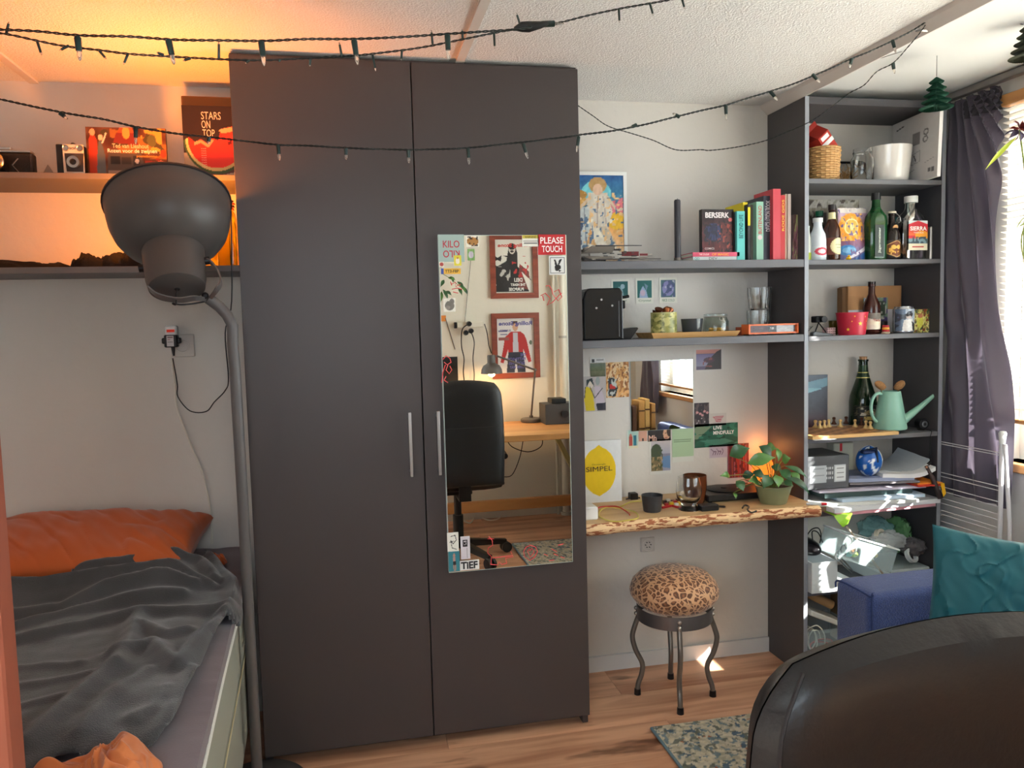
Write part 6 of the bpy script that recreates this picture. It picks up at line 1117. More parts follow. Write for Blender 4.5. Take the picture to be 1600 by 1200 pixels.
x0 = sx(1441, 380, .2); solo('hip_flask', B().box(x0+.001, sx(1456, 380, .2), .16, .20, Bz, szh(1449, 356, .2)), mat((170, 160, 150), .3, .7), 'flat silver metal flask at the right end of the bottle shelf', 'flask', smooth=False, bev=.004)
b = B(); x0, x1 = sx(1263, 320, .335), sx(1342, 320, .335); cv = C(80, 44, (150, 140, 120)); cv.r(0, 0, 1, .12, (214, 208, 196)).blob(9, .55, (90, 76, 66)).blob(24, .62, (176, 168, 148)).r(.3, .2, .36, .9, (60, 46, 40)).r(.66, .2, .7, .9, (66, 50, 44)).r(.5, .1, .55, .9, (96, 60, 50)).n(14, 40)
slab(b, x0, x1, .335, Bz+.0, szh(1300, 312, .335), cv, .008, (60, 56, 52)); solo('photo_print', b, PR(.5), 'brown street photograph board at the back of the bottle shelf', 'picture', smooth=False, colr=True)
solo('teal_cylinder', B().lathe([(0, 0), (.0145, 0), (.0145, .16), (.0125, .163), (0, .163)], (sx(1397, 320, .29), .29, Bz), 24), mat((20, 92, 104), .4), 'teal cylinder can at the back of the bottle shelf', 'can')
# --- knick-knack shelf (z = Cz)
x0, x1 = sx(1316, 470, .30), sx(1406, 460, .30); h = szh(1360, 447, .30)-Cz
t = thing('cardboard_box', 'brown cardboard box at the back of the shelf with the beer can', 'box', ((x0+x1)/2, .31, Cz)); P(t, 'carton', B().box(x0+.018, x1, .292, .345, Cz, Cz+h), mat((178, 132, 90), .8), smooth=False); P(t, 'side_flap', B().prism([(0, 0), (.0175, 0), (.0175, h), (0, h*.97)], (x0, .33, Cz), X1, Z1, .03), mat((126, 92, 60), .8), smooth=False)
P(t, 'paper_label', B().box(x0+.019, x1-.02, .2915, .2919, Cz+.002, Cz+h*.5), mat((200, 198, 206), .7), smooth=False)
cv = C(26, 46, (116, 146, 120)); cv.r(0, 0, .6, .4, (110, 120, 150)).blob(8, .55, (70, 60, 110)).r(.3, .1, .9, .5, (40, 60, 40)).blob(12, .7, (200, 200, 190)); b = B(); slab(b, sx(1350, 480, .27), sx(1387, 480, .27), .27, Cz, szh(1370, 465, .27), cv, .004, (120, 150, 130)); o = solo('green_booklet', b, PR(.4), 'green and purple booklet leaning before the cardboard box', 'booklet', smooth=False, colr=True)
cvl = C(44, 30, (216, 206, 190)); cvl.e(.5, .1, .5, .3, (110, 104, 96)).r(.1, .46, .9, .7, (222, 212, 190)).n(8, 9)
t, cx, r, h = bottle(1350, 1373, 440, .19, Cz, 'beer', mat((60, 26, 20), .15), 'brown beer bottle with cream label reading Tieta', vmid=500, lab=(cvl, .09, .40))
P(t, 'mouth', B().lathe([(r*.40, h*.95), (r*.42, h*.96), (r*.42, h*.998), (r*.3, h), (r*.28, h*.97)], (cx, .19, Cz), 20), mat((40, 26, 22), .2)); textf(t, 'Tieta', (150, 50, 50), cx-r*.5, .19-r*1.03, Cz+h*.24, r*.9, h*.05)
x0, x1 = sx(1311, 490, .16), sx(1354, 490, .16); cx, r = (x0+x1)/2, (x1-x0)/2; h = szh(1332, 488, .16)-Cz; RD = mat((190, 40, 62), .4)
t = thing('star_bucket', 'red tapered tin bucket with yellow stars', 'bucket', (cx, .165, Cz)); P(t, 'bucket', B().lathe([(0, 0), (r*.80, 0), (r*.82, .003), (r*.97, h*.97), (r, h*.975), (r, h), (r*.94, h), (r*.78, .004), (0, .004)], (cx, .165, Cz), 40), RD)
def star(root, a, z, R_, m):
    b = B(); pts = []; rr_ = r*(.82+.15*(z-Cz)/h)+.0007; n_ = Vector((math.cos(a), math.sin(a), 0)); s_ = Vector((-math.sin(a), math.cos(a), 0)); c0 = Vector((cx, .165, z))+n_*rr_
    for k in range(10):
        q = math.pi*k/5+math.pi/2; L = R_ if k % 2 == 0 else R_*.42; pts.append(c0+s_*(L*math.cos(q))+Z1*(L*math.sin(q))-n_*((L*math.cos(q))**2/(2*rr_))+n_*.0004)
    b.add(pts+[c0+n_*.0008], [(k, (k+1) % 10, 10) for k in range(10)]); P(root, 'star', b, m, smooth=False)
YS = mat((236, 190, 50), .4)
for a, z, R_ in ((-92, .5, .0085), (-140, .25, .007), (-46, .3, .0085), (-70, .8, .004), (-115, .82, .0035), (-125, .6, .003), (-60, .6, .003)): star(t, math.radians(a), Cz+h*z, R_, YS)
# camera/gadgets left
t = thing('gadget_camera', 'black toy tripod camera at the left of the shelf with the star bucket', 'camera', (sx(1283, 505, .2), .2, Cz)); cx = sx(1283, 505, .2)
P(t, 'body', B().box(cx-.018, cx+.022, .2, .235, Cz+.045, Cz+.068), BLACKP, smooth=False, bev=.003)
for s in ((-.02, -.01), (.016, -.014), (.002, .02)): P(t, 'leg', B().tube([(cx, .215, Cz+.045), (cx+s[0]*1.4, .215+s[1]*1.6, Cz+.001)], .0022, 6), BLACKP)
P(t, 'lens', B().cyl((cx+.004, .1995, Cz+.056), (cx+.004, .185, Cz+.056), .010, .011, 18), BLACK)
t = thing('wire_figure', 'small black wire cart ornament at the left end of the shelf', 'ornament', (BX0+.028, .17, Cz)); xx = BX0+.019
P(t, 'wire_frame', B().tube(smoothp([(xx, .17, Cz+.002), (xx, .17, Cz+.062), (xx+.006, .17, Cz+.066), (xx+.010, .17, Cz+.055), (xx+.012, .17, Cz+.026), (xx+.04, .17, Cz+.030)]), .0012, 6).tube([(xx, .17, Cz+.026), (xx+.045, .17, Cz+.034), (xx+.012, .17, Cz+.002)], .0014, 6), BLACKP)
xg = sx(1268, 520, .15); solo('stapler', B().prism([(0, 0), (.078, 0), (.078, .004), (.06, .008), (.008, .016), (0, .012)], (xg, .16, Cz), X1, Z1, .02), mat((70, 72, 74), .4), 'low dark grey stapler at the front left of the star bucket', 'stapler', smooth=False, bev=.0015)
xg = sx(1294, 515, .185); cv = C(20, 14, (226, 190, 190)); [cv.e((i+.5)/5, (j+.5)/3, .06, .12, (60, 40, 50)) for i in range(5) for j in range(3)]; b = B(); slab(b, xg, xg+.032, .19, Cz, Cz+.026, cv, .03, (210, 170, 170)); solo('pattern_box', b, PR(), 'tiny pink box with dark dots left of the star bucket', 'box', smooth=False, colr=True)
solo('yellow_glass_cup', B().lathe([(0, 0), (.013, 0), (.016, .05), (.0145, .05), (.012, .003), (0, .003)], (sx(1302, 500, .25), .25, Cz), 24), mat((120, 96, 30), .1, trans=.6), 'small amber glass cup behind the dotted box', 'cup')
# macaron-like stack
cx = sx(1384, 510, .16); t = thing('stacked_tins', 'small stack of red and yellow coloured tins beside the brown bottle', 'tin', (cx, .16, Cz))
for k, c_ in enumerate(((200, 176, 150), (176, 40, 50), (226, 170, 70), (180, 44, 56))): P(t, 'tin', B().lathe([(0, 0), (.013-.001*k, 0), (.014-.001*k, .002), (.014-.001*k, .0055), (.012-.001*k, .0072), (0, .0072)], (cx, .16, Cz+.0075*k), 24), mat(c_, .4))
cx = sx(1381, 500, .23); solo('black_tin', B().lathe([(0, 0), (.016, 0), (.016, .042), (.014, .044), (0, .044)], (cx, .235, Cz), 24), mat((34, 26, 28), .4), 'short black tin behind the stack of coloured tins', 'tin')
# beer can
cvl = C(60, 60, (176, 190, 206)); cvl.r(0, 0, .34, 1, (96, 116, 140)).blob(8, .5, (60, 70, 84), (0, .1, .6, 1)).e(.46, .36, .1, .09, (190, 180, 176)).p([(.36, .22), (.56, .2), (.58, .4), (.5, .3), (.38, .35)], (34, 32, 36)).p([(.3, .5), (.6, .45), (.75, 1), (.25, 1)], (222, 222, 220)).p([(.55, .55), (.8, .75), (.75, 1), (.6, 1)], (50, 54, 62)).n(10, 20)
x0, x1 = sx(1398, 500, .165), sx(1425, 500, .165); cx, r = (x0+x1)/2, (x1-x0)/2; h = szh(1411, 479, .165)-Cz
t = thing('drink_can', 'silver blue drink can printed with a figure in a white coat', 'can', (cx, .165, Cz)); P(t, 'can', B().lathe([(0, .002), (r*.8, .002), (r*.86, 0), (r, .006), (r, h*.90), (r*.86, h*.97), (r*.86, h), (r*.8, h), (r*.8, h*.975), (0, h*.975)], (cx, .165, Cz), 36), mat((190, 194, 200), .25, .8)); P(t, 'can_print', wrap(B(), cvl, cx, .165, r*1.01, Cz+.008, Cz+h*.9, -180, 0), PR(.3), colr=True)
P(t, 'pull_tab', B().tube([(cx-.006, .165, Cz+h*.985), (cx+.006, .165, Cz+h*.985)], .002, 6), STEEL)
x0, x1 = sx(1427, 500, .17), sx(1453, 500, .17); cv = C(40, 56, (206, 200, 110)); cv.blob(9, .52, (226, 220, 150)).blob(10, .6, (150, 140, 70)).blob(14, .66, (140, 70, 50)).blob(14, .7, (70, 90, 60)).e(.4, .5, .2, .3, (214, 210, 90)).e(.42, .28, .16, .1, (190, 120, 90)).n(16, 30)
b = B(); slab(b, x0, x1, .17, Cz, szh(1440, 483, .17), cv, .008, (190, 180, 110)); solo('trading_card_pack', b, PR(.3), 'yellow green illustrated card pack at the right end of the can shelf', 'card pack', smooth=False, colr=True)
# --- chess shelf (z = D)
x0 = BX0+.016; x1 = sx(1293, 640, .30); cv = C(50, 90, (46, 52, 66)); cv.g((50, 66, 84), (40, 44, 58), 0, .6).g((40, 44, 58), (84, 40, 48), .6, 1).p([(0, .2), (.6, .12), (1, .05), (1, .2), (.6, .3), (0, .42)], (84, 130, 150)).p([(0, .3), (.5, .22), (.9, .25), (.4, .36), (0, .46)], (110, 160, 176)).e(.2, .43, .05, .03, (236, 210, 190)); [cv.l([(.05, .7+.05*k), (.4, .66+.06*k)], .012, (150, 70, 76)) for k in range(4)]; cv.n(6, 20)
b = B(); slab(b, x0+.002, x1, .30, D, szh(1275, 586, .30), cv, .012, (40, 44, 50)); solo('game_box', b, PR(.35), 'dark blue upright game box with a planet picture behind the chess pieces', 'box', smooth=False, colr=True)
CBM = wood_mat((196, 144, 90), (150, 98, 58), sc_=2, rough=.4, knots=False); cbx0, cbx1, cby0, cby1 = BX0+.018, 2.125, .098, .30
t = thing('chess_board', 'wooden chess board with pale edge sticking out of the shelf', 'board', ((cbx0+cbx1)/2, .2, D)); P(t, 'board_frame', B().box(cbx0, cbx1, cby0, cby1, D+.0005, D+.012), mat((214, 170, 108), .45), smooth=False, bev=.001); CT = D+.0128
dw = (cbx1-cbx0-.03)/8; dh = (cby1-cby0-.02)/8
for i in range(8):
    for j in range(8): P(t, 'square', B().box(cbx0+.015+dw*i+.0002, cbx0+.015+dw*(i+1)-.0002, cby0+.010+dh*j+.0002, cby0+.010+dh*(j+1)-.0002, D+.0121, CT), mat((186, 136, 92) if (i+j) % 2 else (120, 72, 44), .4), smooth=False)
solo('paper_sheet', B().box(BX0+.018, BX0+.10, .086, .097, D, D+.0018), mat((225, 225, 222), .6), 'loose white paper edge sticking out under the left of the chess board', 'paper', smooth=False)
CW, CB = mat((222, 186, 126), .35), mat((92, 52, 34), .35)
def chess(kind, m):
    return chess_(kind)
def chess_(kind):
    hh = {'pawn': .028, 'bishop': .037, 'queen': .043, 'king': .047}[kind]; p_ = [(0, 0), (.0072, 0), (.0075, .003), (.005, .006), (.003, hh*.45), (.0028, hh*.6), (.0048, hh*.64), (.0030, hh*.67)]
    if kind == 'pawn': p_ += [(.0045, hh*.78), (.0045, hh*.88), (.0025, hh*.98), (0, hh)]
    elif kind == 'bishop': p_ += [(.0045, hh*.74), (.0040, hh*.85), (.0015, hh*.95), (.0015, hh*.98), (0, hh)]
    else: p_ += [(.0042, hh*.75), (.0058, hh*.86), (.0030, hh*.87), (.002, hh*.93), (.0022, hh*.97), (0, hh)]
    return B().lathe([(a*1.35, c_) for a, c_ in p_], n=14)
meshes = {}
def piece(kind, light, u, v, label, group=None, lying=False):
    p = at(u, v, z=CT+.0004); key = (kind, light)
    if key not in meshes:
        o = P(None, 'chess_'+kind, chess(kind, CW), CW if light else CB, world=False); meshes[key] = o
    else: o = meshes[key].copy(); COL.objects.link(o)
    o.location = (float(p[0]), float(p[1]), CT+.0003); tag(o, label, 'chess piece', group); return o
lp = [(1266, 665), (1274, 668), (1281, 669), (1288, 668), (1295, 667), (1313, 667), (1336, 667), (1353, 669), (1360, 670)]
seq = ('leftmost', 'second from the left', 'third from the left', 'fourth from the left', 'fifth from the left', 'middle one, standing a little apart', 'lone one right of the middle', 'second from the right', 'rightmost')
for k, (u, v) in enumerate(lp): piece('pawn', True, u, v, 'pale wooden chess pawn in the front row, '+seq[k], group='pale chess pieces in the front row')
dp = [('bishop', 1276, 656), ('king', 1286, 656), ('queen', 1300, 653), ('bishop', 1308, 656), ('pawn', 1320, 657), ('pawn', 1322, 662), ('pawn', 1331, 655), ('pawn', 1303, 663), ('pawn', 1346, 664)]
dl_ = ('slim dark bishop left of the dark king', 'dark reddish king behind the pale pawns', 'dark queen at the back in the middle of the board', 'dark bishop just right of the dark queen', 'dark pawn right of the dark bishop', 'dark pawn in front of another beside the lone pale pawn', 'dark pawn furthest right at the back edge', 'dark pawn between the pale fifth and middle pawns', 'dark pawn beside the two rightmost pale pawns')
for (k, u, v), lb in zip(dp, dl_): piece(k, False, u, v, lb, group='dark chess pieces')
cvl = C(40, 50, (22, 30, 26)); cvl.r(.3, .55, .85, .72, (190, 160, 90)).e(.6, .35, .3, .14, (150, 130, 90)).blob(12, .62, (200, 190, 170), (.2, .1, .9, .5)).blob(20, .7, (90, 80, 60))
t, cx, r, h = bottle(1330, 1366, 557, .315, D, 'champ', mat((24, 46, 26), .08, trans=.25), 'large dark green champagne bottle with cork standing behind the chess board', vmid=640, lab=(cvl, .04, .32))
P(t, 'cork', B().lathe([(0, h*.955), (r*.30, h*.955), (r*.26, h*.975), (r*.30, h*.998), (0, h)], (cx, .315, D), 18), mat((186, 140, 100), .8)); P(t, 'neck_foil', B().lathe([(r*.50, h*.70), (r*.36, h*.80), (r*.34, h*.88)], (cx, .315, D), 24), mat((30, 56, 34), .3, .3))
for q in (.70, .77): P(t, 'gold_band', B().lathe([(r*(.50 if q < .75 else .41)+.0006, h*q), (r*(.48 if q < .75 else .39)+.0006, h*(q+.012))], (cx, .315, D), 24), mat((200, 190, 120), .3, .4))
# watering can
MINT = mat((138, 186, 168), .35); x0, x1 = sx(1362, 660, .15), sx(1421, 668, .15); cx, r = (x0+x1)/2+.004, (x1-x0)/2*.98; h = szh(1392, 611, .15)-(CT)
wz = D+.0005; h = szh(1392, 611, .15)-wz; cx = sx(1392, 660, .16); wy = .165
t = thing('watering_can', 'mint green watering can with long straight spout on the chess shelf', 'watering can', (cx, wy, CT))
wz = CT+.0003; h = szh(1392, 611, wy)-wz; r = .056
P(t, 'body', B().lathe([(0, 0), (r*.97, 0), (r, .005), (r*.60, h), (r*.56, h), (r*.95, .006), (0, .006)], (cx, wy, wz), 44), MINT)
tip = Vector(at(1466, 612, y=wy-.02)); s0 = Vector((cx+r*.86, wy-.008, wz+.024)); P(t, 'spout', B().tube([s0-Vector((.012, 0, .004)), s0+(tip-s0)*.5, tip], [.0165, .0095, .0055], 18), MINT)
P(t, 'spout_mouth', B().cyl(tip, tip+(tip-s0).normalized()*.0006, .0046, n=14), mat((60, 90, 80), .6))
hx = cx-r*.62; P(t, 'handle', B().tube(smoothp([(cx-r*.62, wy, wz+h*.93), (cx-r*.95, wy, wz+h*.95), (cx-r*1.28, wy, wz+h*.78), (cx-r*1.34, wy, wz+h*.5), (cx-r*1.15, wy, wz+h*.28), (cx-r*.92, wy, wz+h*.2)]), .0055, 12), MINT)
for k, (u, v) in enumerate(((1377, 603), (1404, 603))):
    c = at(u, v, y=wy); b = B()
    def ear(a, q, c=c, k=k):
        aa = 2*math.pi*a; p_ = math.pi*(q-.5); kx = 1+.12*noise.noise(Vector((a*9+k, q*9, 2))); return (c[0]+(.021*kx*math.cos(aa)*math.cos(p_))*1.0+(-.004 if k == 0 else .004), wy+.012*kx*math.sin(aa)*math.cos(p_), c[2]+.002+.015*kx*math.sin(p_)-(.35 if k == 0 else -.35)*.021*math.cos(aa)*math.cos(p_))
    b.grid(ear, 24, 16, True); P(None, 'x', B().box(0, 1, 0, 1, 0, 1), BLACK) if False else None
    tt = thing('dried_flower', ('left', 'right')[k]+' fluffy brown dried flower head poking out of the watering can', 'flower', (c[0], wy, wz+.02)); P(tt, 'flower_head', b, mat((176, 130, 86), .95, bump=1., bs=900, var=.3, vs=300)); P(tt, 'stem', B().tube([(c[0], wy, c[2]-.012), (cx+(c[0]-cx)*.4, wy, wz+.02)], .0015, 6), mat((120, 96, 50), .8))
c = at(1440, 660, y=.17); t = thing('webcam', 'small round black webcam beside the watering can', 'camera', (c[0], .18, D)); P(t, 'housing', B().lathe([(0, .016), (.017, .016), (.0195, .013), (.0195, -.013), (0, -.013)], (c[0], .17, D+.0225), 32, Rx), BLACKP)
P(t, 'lens_ring', B().lathe([(.006, .0175), (.010, .0175), (.0115, .0162), (.006, .0162)], (c[0], .17, D+.0225), 28, Rx), mat((120, 124, 128), .3, .6)); P(t, 'stand', B().lathe([(0, 0), (.014, 0), (.012, .003), (0, .0031)], (c[0], .17, D), 20), BLACKP)
# its cord hanging over the shelf edge
solo('cord', B().tube(smoothp([(c[0]-.006, .15, D+.003), (c[0]-.008, .112, D+.004), (c[0]-.009, .1155, D-.02), (c[0]-.010, .1155, D-.09), (c[0]-.004, .1155, D-.108), (c[0]-.014, .1155, D-.118), (c[0]-.006, .1158, D-.09), (c[0]-.007, .1155, D-.02)], 5), .0014, 6), BLACKP, 'thin black cord hanging down from the webcam over the shelf edge', 'cord')
# --- papers shelf (z = E)
x0, x1 = BX0+.0155, sx(1327, 730, .14); pz = szh(1300, 750, .135)
# stack under: folders fanning from E up
def sheet_stack(label, pts, z0, th, col, name='paper_stack', cat='papers', curl=0, n=1, group=None):
    """pts: 4 corners (x,y) ccw; th thickness; curled right-front corner"""
    b = B(); (a, b2, c, d) = [Vector((p[0], p[1], 0)) for p in pts]
    def top(u, v, z):
        p = (a*(1-u)+b2*u)*(1-v)+(d*(1-u)+c*u)*v; return (p.x, p.y, z+curl*(max(0, u-.5)*2)**2-.3*curl*(1-v)*u+.0016*noise.noise(Vector((u*5, v*5, z*40))))
    nn = 10; b.grid(lambda u, v: top(u, v, z0+th), nn, nn); k1 = len(b.f); b.grid(lambda u, v: top(u, v, z0), nn, nn); b.f[k1:] = [f[::-1] for f in b.f[k1:]]
    m1 = (nn+1)**2; ed = [(i, 0) for i in range(nn)]+[(nn, i) for i in range(nn)]+[(nn-i, nn) for i in range(nn)]+[(0, nn-i) for i in range(nn)]; ed.append(ed[0])
    id_ = lambda q: q[1]*(nn+1)+q[0]
    for p, q in zip(ed[:-1], ed[1:]): b.f.append((id_(p), m1+id_(p), m1+id_(q), id_(q))[::-1])
    return solo(name, b, mat(col, .6), label, cat, group, smooth=False)
PXL, PXR = BX0+.016, 2.293
sheet_stack('bottom pink and white folder pile bulging over the shelf front', [(PXL+.06, .05), (2.255, .075), (2.27, .33), (PXL+.03, .33)], E+.001, .011, (214, 150, 160))
sheet_stack('thick pile of white papers on the pink folder', [(PXL+.05, .045), (2.27, .07), (2.275, .32), (PXL+.03, .32)], E+.0125, .016, (214, 216, 220))
sheet_stack('pile of off-white sheets fanned to the left on the paper shelf', [(PXL+.004, .09), (2.16, .04), (2.2, .31), (PXL+.004, .31)], E+.029, .010, (196, 198, 196))
sheet_stack('blue white plastic folder with curled front edge in the paper pile', [(PXL+.10, .075), (2.20, .06), (2.22, .30), (PXL+.08, .30)], E+.040, .010, (176, 196, 216), name='plastic_folder', cat='folder')
sheet_stack('dark green box file lying inside the paper pile', [(PXL+.05, .10), (2.17, .085), (2.18, .30), (PXL+.05, .30)], E+.051, .015, (52, 72, 72), name='box_file', cat='folder')
sheet_stack('lilac tinted paper sheets on the dark green file', [(PXL+.04, .115), (2.22, .08), (2.24, .29), (PXL+.04, .29)], E+.0665, .007, (196, 188, 206))
b = B(); b.prism([(0, .0), (.06, .0), (.075, -.006), (.05, -.028), (.032, -.042), (.012, -.02)], (PXL+.052, .068, E+.018), X1, Z1, .0016); b = place(b, Matrix.Identity(4)); solo('green_plastic_sleeve', B().add([(PXL+.04, .12, E+.0118), (PXL+.125, .12, E+.0118), (PXL+.115, .043, E+.009), (PXL+.045, .043, E+.006), (PXL+.075, .036, E-.034), (PXL+.095, .037, E-.024), (PXL+.060, .0365, E-.018)], [(0, 3, 2, 1), (3, 6, 4, 5, 2)]), mat((150, 206, 56), .35), 'bright lime green plastic sleeve hanging over the shelf front', 'folder', smooth=False)
sheet_stack('red folder sticking out at the right of the paper pile', [(2.18, .07), (2.275, .06), (2.28, .26), (2.18, .26)], E+.074, .005, (206, 60, 40), name='paper_folder', cat='folder')
sheet_stack('orange folder on the red one at the right of the pile', [(2.19, .085), (2.278, .07), (2.28, .25), (2.2, .25)], E+.0795, .004, (236, 140, 50), name='paper_folder', cat='folder')
# the grey electronic box
bx0, bx1, by0, by1 = PXL+.001, sx(1327, 730, .13), .13, .29; hz = .082; bz0 = E+.076
t = thing('grey_device_box', 'grey metal box with printed rating label on the paper pile', 'box', ((bx0+bx1)/2, .23, bz0)); hz = szh(1300, 712, by0)-bz0
P(t, 'case', B().box(bx0, bx1, by0, by1, bz0, bz0+hz), mat((90, 92, 96), .4, .2), smooth=False, bev=.002)
cv = C(70, 24, (176, 182, 188)); cv.r(.45, 0, .68, 1, (90, 92, 96)); [cv.r(.46+.05*i, .1+.28*j, .49+.05*i, .25+.28*j, (190, 194, 198)) for i in range(4) for j in range(3)]; [cv.r(.04, .15+.2*j, .4, .18+.2*j, (120, 124, 130)) for j in range(4)]; cv.r(.7, .05, 1, .95, (206, 210, 212)); [cv.r(.74, .2+.25*j, .95, .26+.25*j, (90, 90, 96)) for j in range(3)]
P(t, 'rating_label', face(B(), cv, (bx0+.012, by0-.0006, bz0+hz*.72), X1, -Z1, (bx1-bx0)*.84, hz*.52), PR(), smooth=False, colr=True)
# cream box with red stripe at the back
x0, x1 = sx(1300, 700, .3), sx(1334, 700, .3); t = thing('cream_box', 'cream coloured box with red stripe behind the grey device box', 'box', ((x0+x1)/2+.006, .32, E+.077)); z1_ = szh(1318, 692, .3); x0 = sx(1303, 700, .3); x1 = sx(1334, 700, .3)
P(t, 'carton', B().box(x0, x1, .30, .345, E+.0755, z1_), mat((206, 206, 190), .6), smooth=False, bev=.003); P(t, 'red_stripe', B().box(x0+.024, x0+.034, .2993, .2999, z1_-.03, z1_-.001), mat((206, 40, 50), .5), smooth=False)
# books/papers right under mask
sheet_stack('grey notebook lying under the blue mask', [(bx1+.003, .13), (2.20, .085), (2.255, .28), (bx1+.03, .29)], E+.0845, .006, (120, 116, 120), name='notebook', cat='book')
sheet_stack('blue covered magazine beneath the blue mask', [(bx1+.006, .14), (2.19, .10), (2.24, .28), (bx1+.03, .28)], E+.091, .012, (150, 160, 190), name='magazine', cat='magazine')
sheet_stack('thick white open paper bundle curling upward at the right of the shelf', [(2.08, .12), (2.262, .085), (2.275, .29), (2.12, .29)], E+.1035, .014, (226, 228, 230), curl=.028)
sheet_stack('light grey plastic sheet curled up against the bookcase side', [(2.09, .16), (2.27, .12), (2.28, .30), (2.12, .30)], E+.120, .0016, (190, 198, 206), curl=.05, name='plastic_sheet')
# blue mask/helmet-like object
c = Vector(at(1361, 716, y=.155)); mzc = E+.104
t = thing('cycling_cap', 'round blue and white cap-like bundle with a dark strap on the magazines', 'cap', (c.x, .165, mzc)); rr = .043; hzz = szh(1361, 697, .16)-mzc
def cap_(u, v):
    a = 2*math.pi*u; p_ = math.pi*(v-.5); return (c.x+rr*1.1*math.cos(a)*math.cos(p_), .165+rr*.85*math.sin(a)*math.cos(p_), mzc+hzz/2+hzz/2*math.sin(p_)*(1+.03*math.sin(3*a)))
cols = []
for j in range(33):
    for i in range(48):
        a = 2*math.pi*i/48; v_ = j/32; k = noise.noise(Vector((math.cos(a)*2.2, v_*5, math.sin(a)*2.2))); cols.append(tuple(lin((226, 232, 238) if (k > .22 or (math.cos(a) > .62 and v_ > .2)) else (24, 92, 176))))
P(t, 'shell', B().grid(cap_, 48, 32, True, cols=cols), PR(.35), colr=True)
P(t, 'strap', B().tube([(c.x-rr*.9, .150, mzc+hzz*.86), (c.x+.004, .133, mzc+hzz*.97), (c.x+.008, .132, mzc+hzz*.5)], .005, 6), mat((26, 36, 60), .6)); P(t, 'brim', B().box(c.x-rr*1.0, c.x+.006, .135, .16, mzc+hzz*.78, mzc+hzz*.9), mat((20, 40, 84), .5), smooth=False, bev=.004)
# leather strap/ pencil case + yellow tab at right
t = thing('leather_case', 'dark brown leather pencil case hanging at the right side of the papers', 'case', (2.272, .10, E+.06)); P(t, 'case', B().tube(smoothp([at(1447, 728, y=.10), at(1456, 745, y=.08), at(1464, 765, y=.065), at(1470, 778, y=.06)]), [.006]*6+[.009]*7+[.010]*6, 10), mat((52, 36, 36), .5)); P(t, 'button', B().sph(at(1448, 730, y=.09), .004, n=10), mat((196, 140, 110), .4))
p = at(1473, 765, y=.05); solo('yellow_tag', B().add([(p[0]-.008, .05, p[2]+.022), (p[0]+.006, .05, p[2]+.022), (p[0]+.010, .046, p[2]-.014), (p[0]-.0, .046, p[2]-.024), (p[0]-.008, .052, p[2]+.022), (p[0]+.006, .052, p[2]+.022), (p[0]+.010, .048, p[2]-.014), (p[0]-.0, .048, p[2]-.024)], [(0, 1, 2, 3)[::-1], (4, 5, 6, 7), (0, 1, 5, 4), (1, 2, 6, 5), (2, 3, 7, 6), (3, 0, 4, 7)]), mat((236, 176, 30), .4), 'yellow plastic divider tab sticking out at the right of the papers', 'divider', smooth=False)
# brown envelope under left papers
sheet_stack('brown envelope under the left part of the paper pile', [(PXL+.002, .10), (PXL+.085, .075), (PXL+.10, .3), (PXL+.002, .3)], E+.0005+.0118, .0006+.0155, (150, 120, 96), name='envelope', cat='envelope')
# --- box and bags shelf (z = F)
x0, x1 = sx(1262, 900, .11), sx(1305, 900, .11); z1_ = szh(1283, 877, .11)
t = thing('open_white_box', 'open white cardboard box at the left of the lower shelf', 'box', ((x0+x1)/2, .2, F)); x0 = max(x0, PXL+.001); ht = z1_-F
b = B(); b.box(x0, x1, .098, .101, F+.001, z1_); b.box(x0, x0+.003, .101, .30, F+.001, z1_); b.box(x1-.003, x1, .101, .30, F+.001, z1_); b.box(x0+.003, x1-.003, .101, .30, F+.001, F+.004); b.box(x0+.003, x1-.003, .297, .30, F+.004, z1_)
P(t, 'carton', b, mat((206, 214, 218), .6), smooth=False)
solo('book', B().box(x1+.004, x1+.065, .10, .26, F+.001, F+.035), mat((222, 224, 224), .5), 'white paperback lying beside the open white box', 'book', smooth=False)
# black pot/ bowl with glasses on it
t = thing('black_toolbag', 'shiny black rounded case on top of the open white box', 'case', (x0+.035, .2, F+.07)); zt = z1_+.002
P(t, 'shell', B().grid(lambda u, v: (x0+.038+.036*math.cos(2*math.pi*u)*math.cos(math.pi*(v-.5)), .20+.085*math.sin(2*math.pi*u)*math.cos(math.pi*(v-.5)), zt+.030+.030*math.sin(math.pi*(v-.5))), 28, 14, True), mat((36, 34, 38), .2))
def loops(n, cx, cy, cz, rx, rz, r_, m, label, seed, name='cable', ry=.02, tilt=.3):
    rs = np.random.RandomState(seed); pts = []
    for k in range(n*14):
        a = 2*math.pi*k/14; R1 = 1+.25*math.sin(a*.37+seed)+.1*rs.randn()*.3; pts.append((cx+rx*R1*math.cos(a), cy+ry*math.sin(a*.61+seed)+tilt*.01*math.sin(a), cz+rz*R1*math.sin(a)))
    return solo(name, B().tube(smoothp(pts, 3), r_, 6), m, label, 'cable')
solo('cable', B().tube(smoothp([(x0+.002, .14, zt+.075), (x0+.018, .13, zt+.105), (x0+.045, .13, zt+.108), (x0+.062, .14, zt+.08), (x0+.064, .15, zt+.05)]), .0022, 6).tube(smoothp([(x0+.03, .14, zt+.062), (x0+.028, .14, zt+.095), (x0+.05, .14, zt+.09), (x0+.075, .15, zt+.05)]), .0022, 6), BLACKP, 'black cable arching above the open white box', 'cable')
t = thing('scissors', 'scissors with black and grey oval handles lying point-down beside the white box', 'scissors', (x1, .09, F+.04)); c = Vector(at(1314, 862, y=.09))
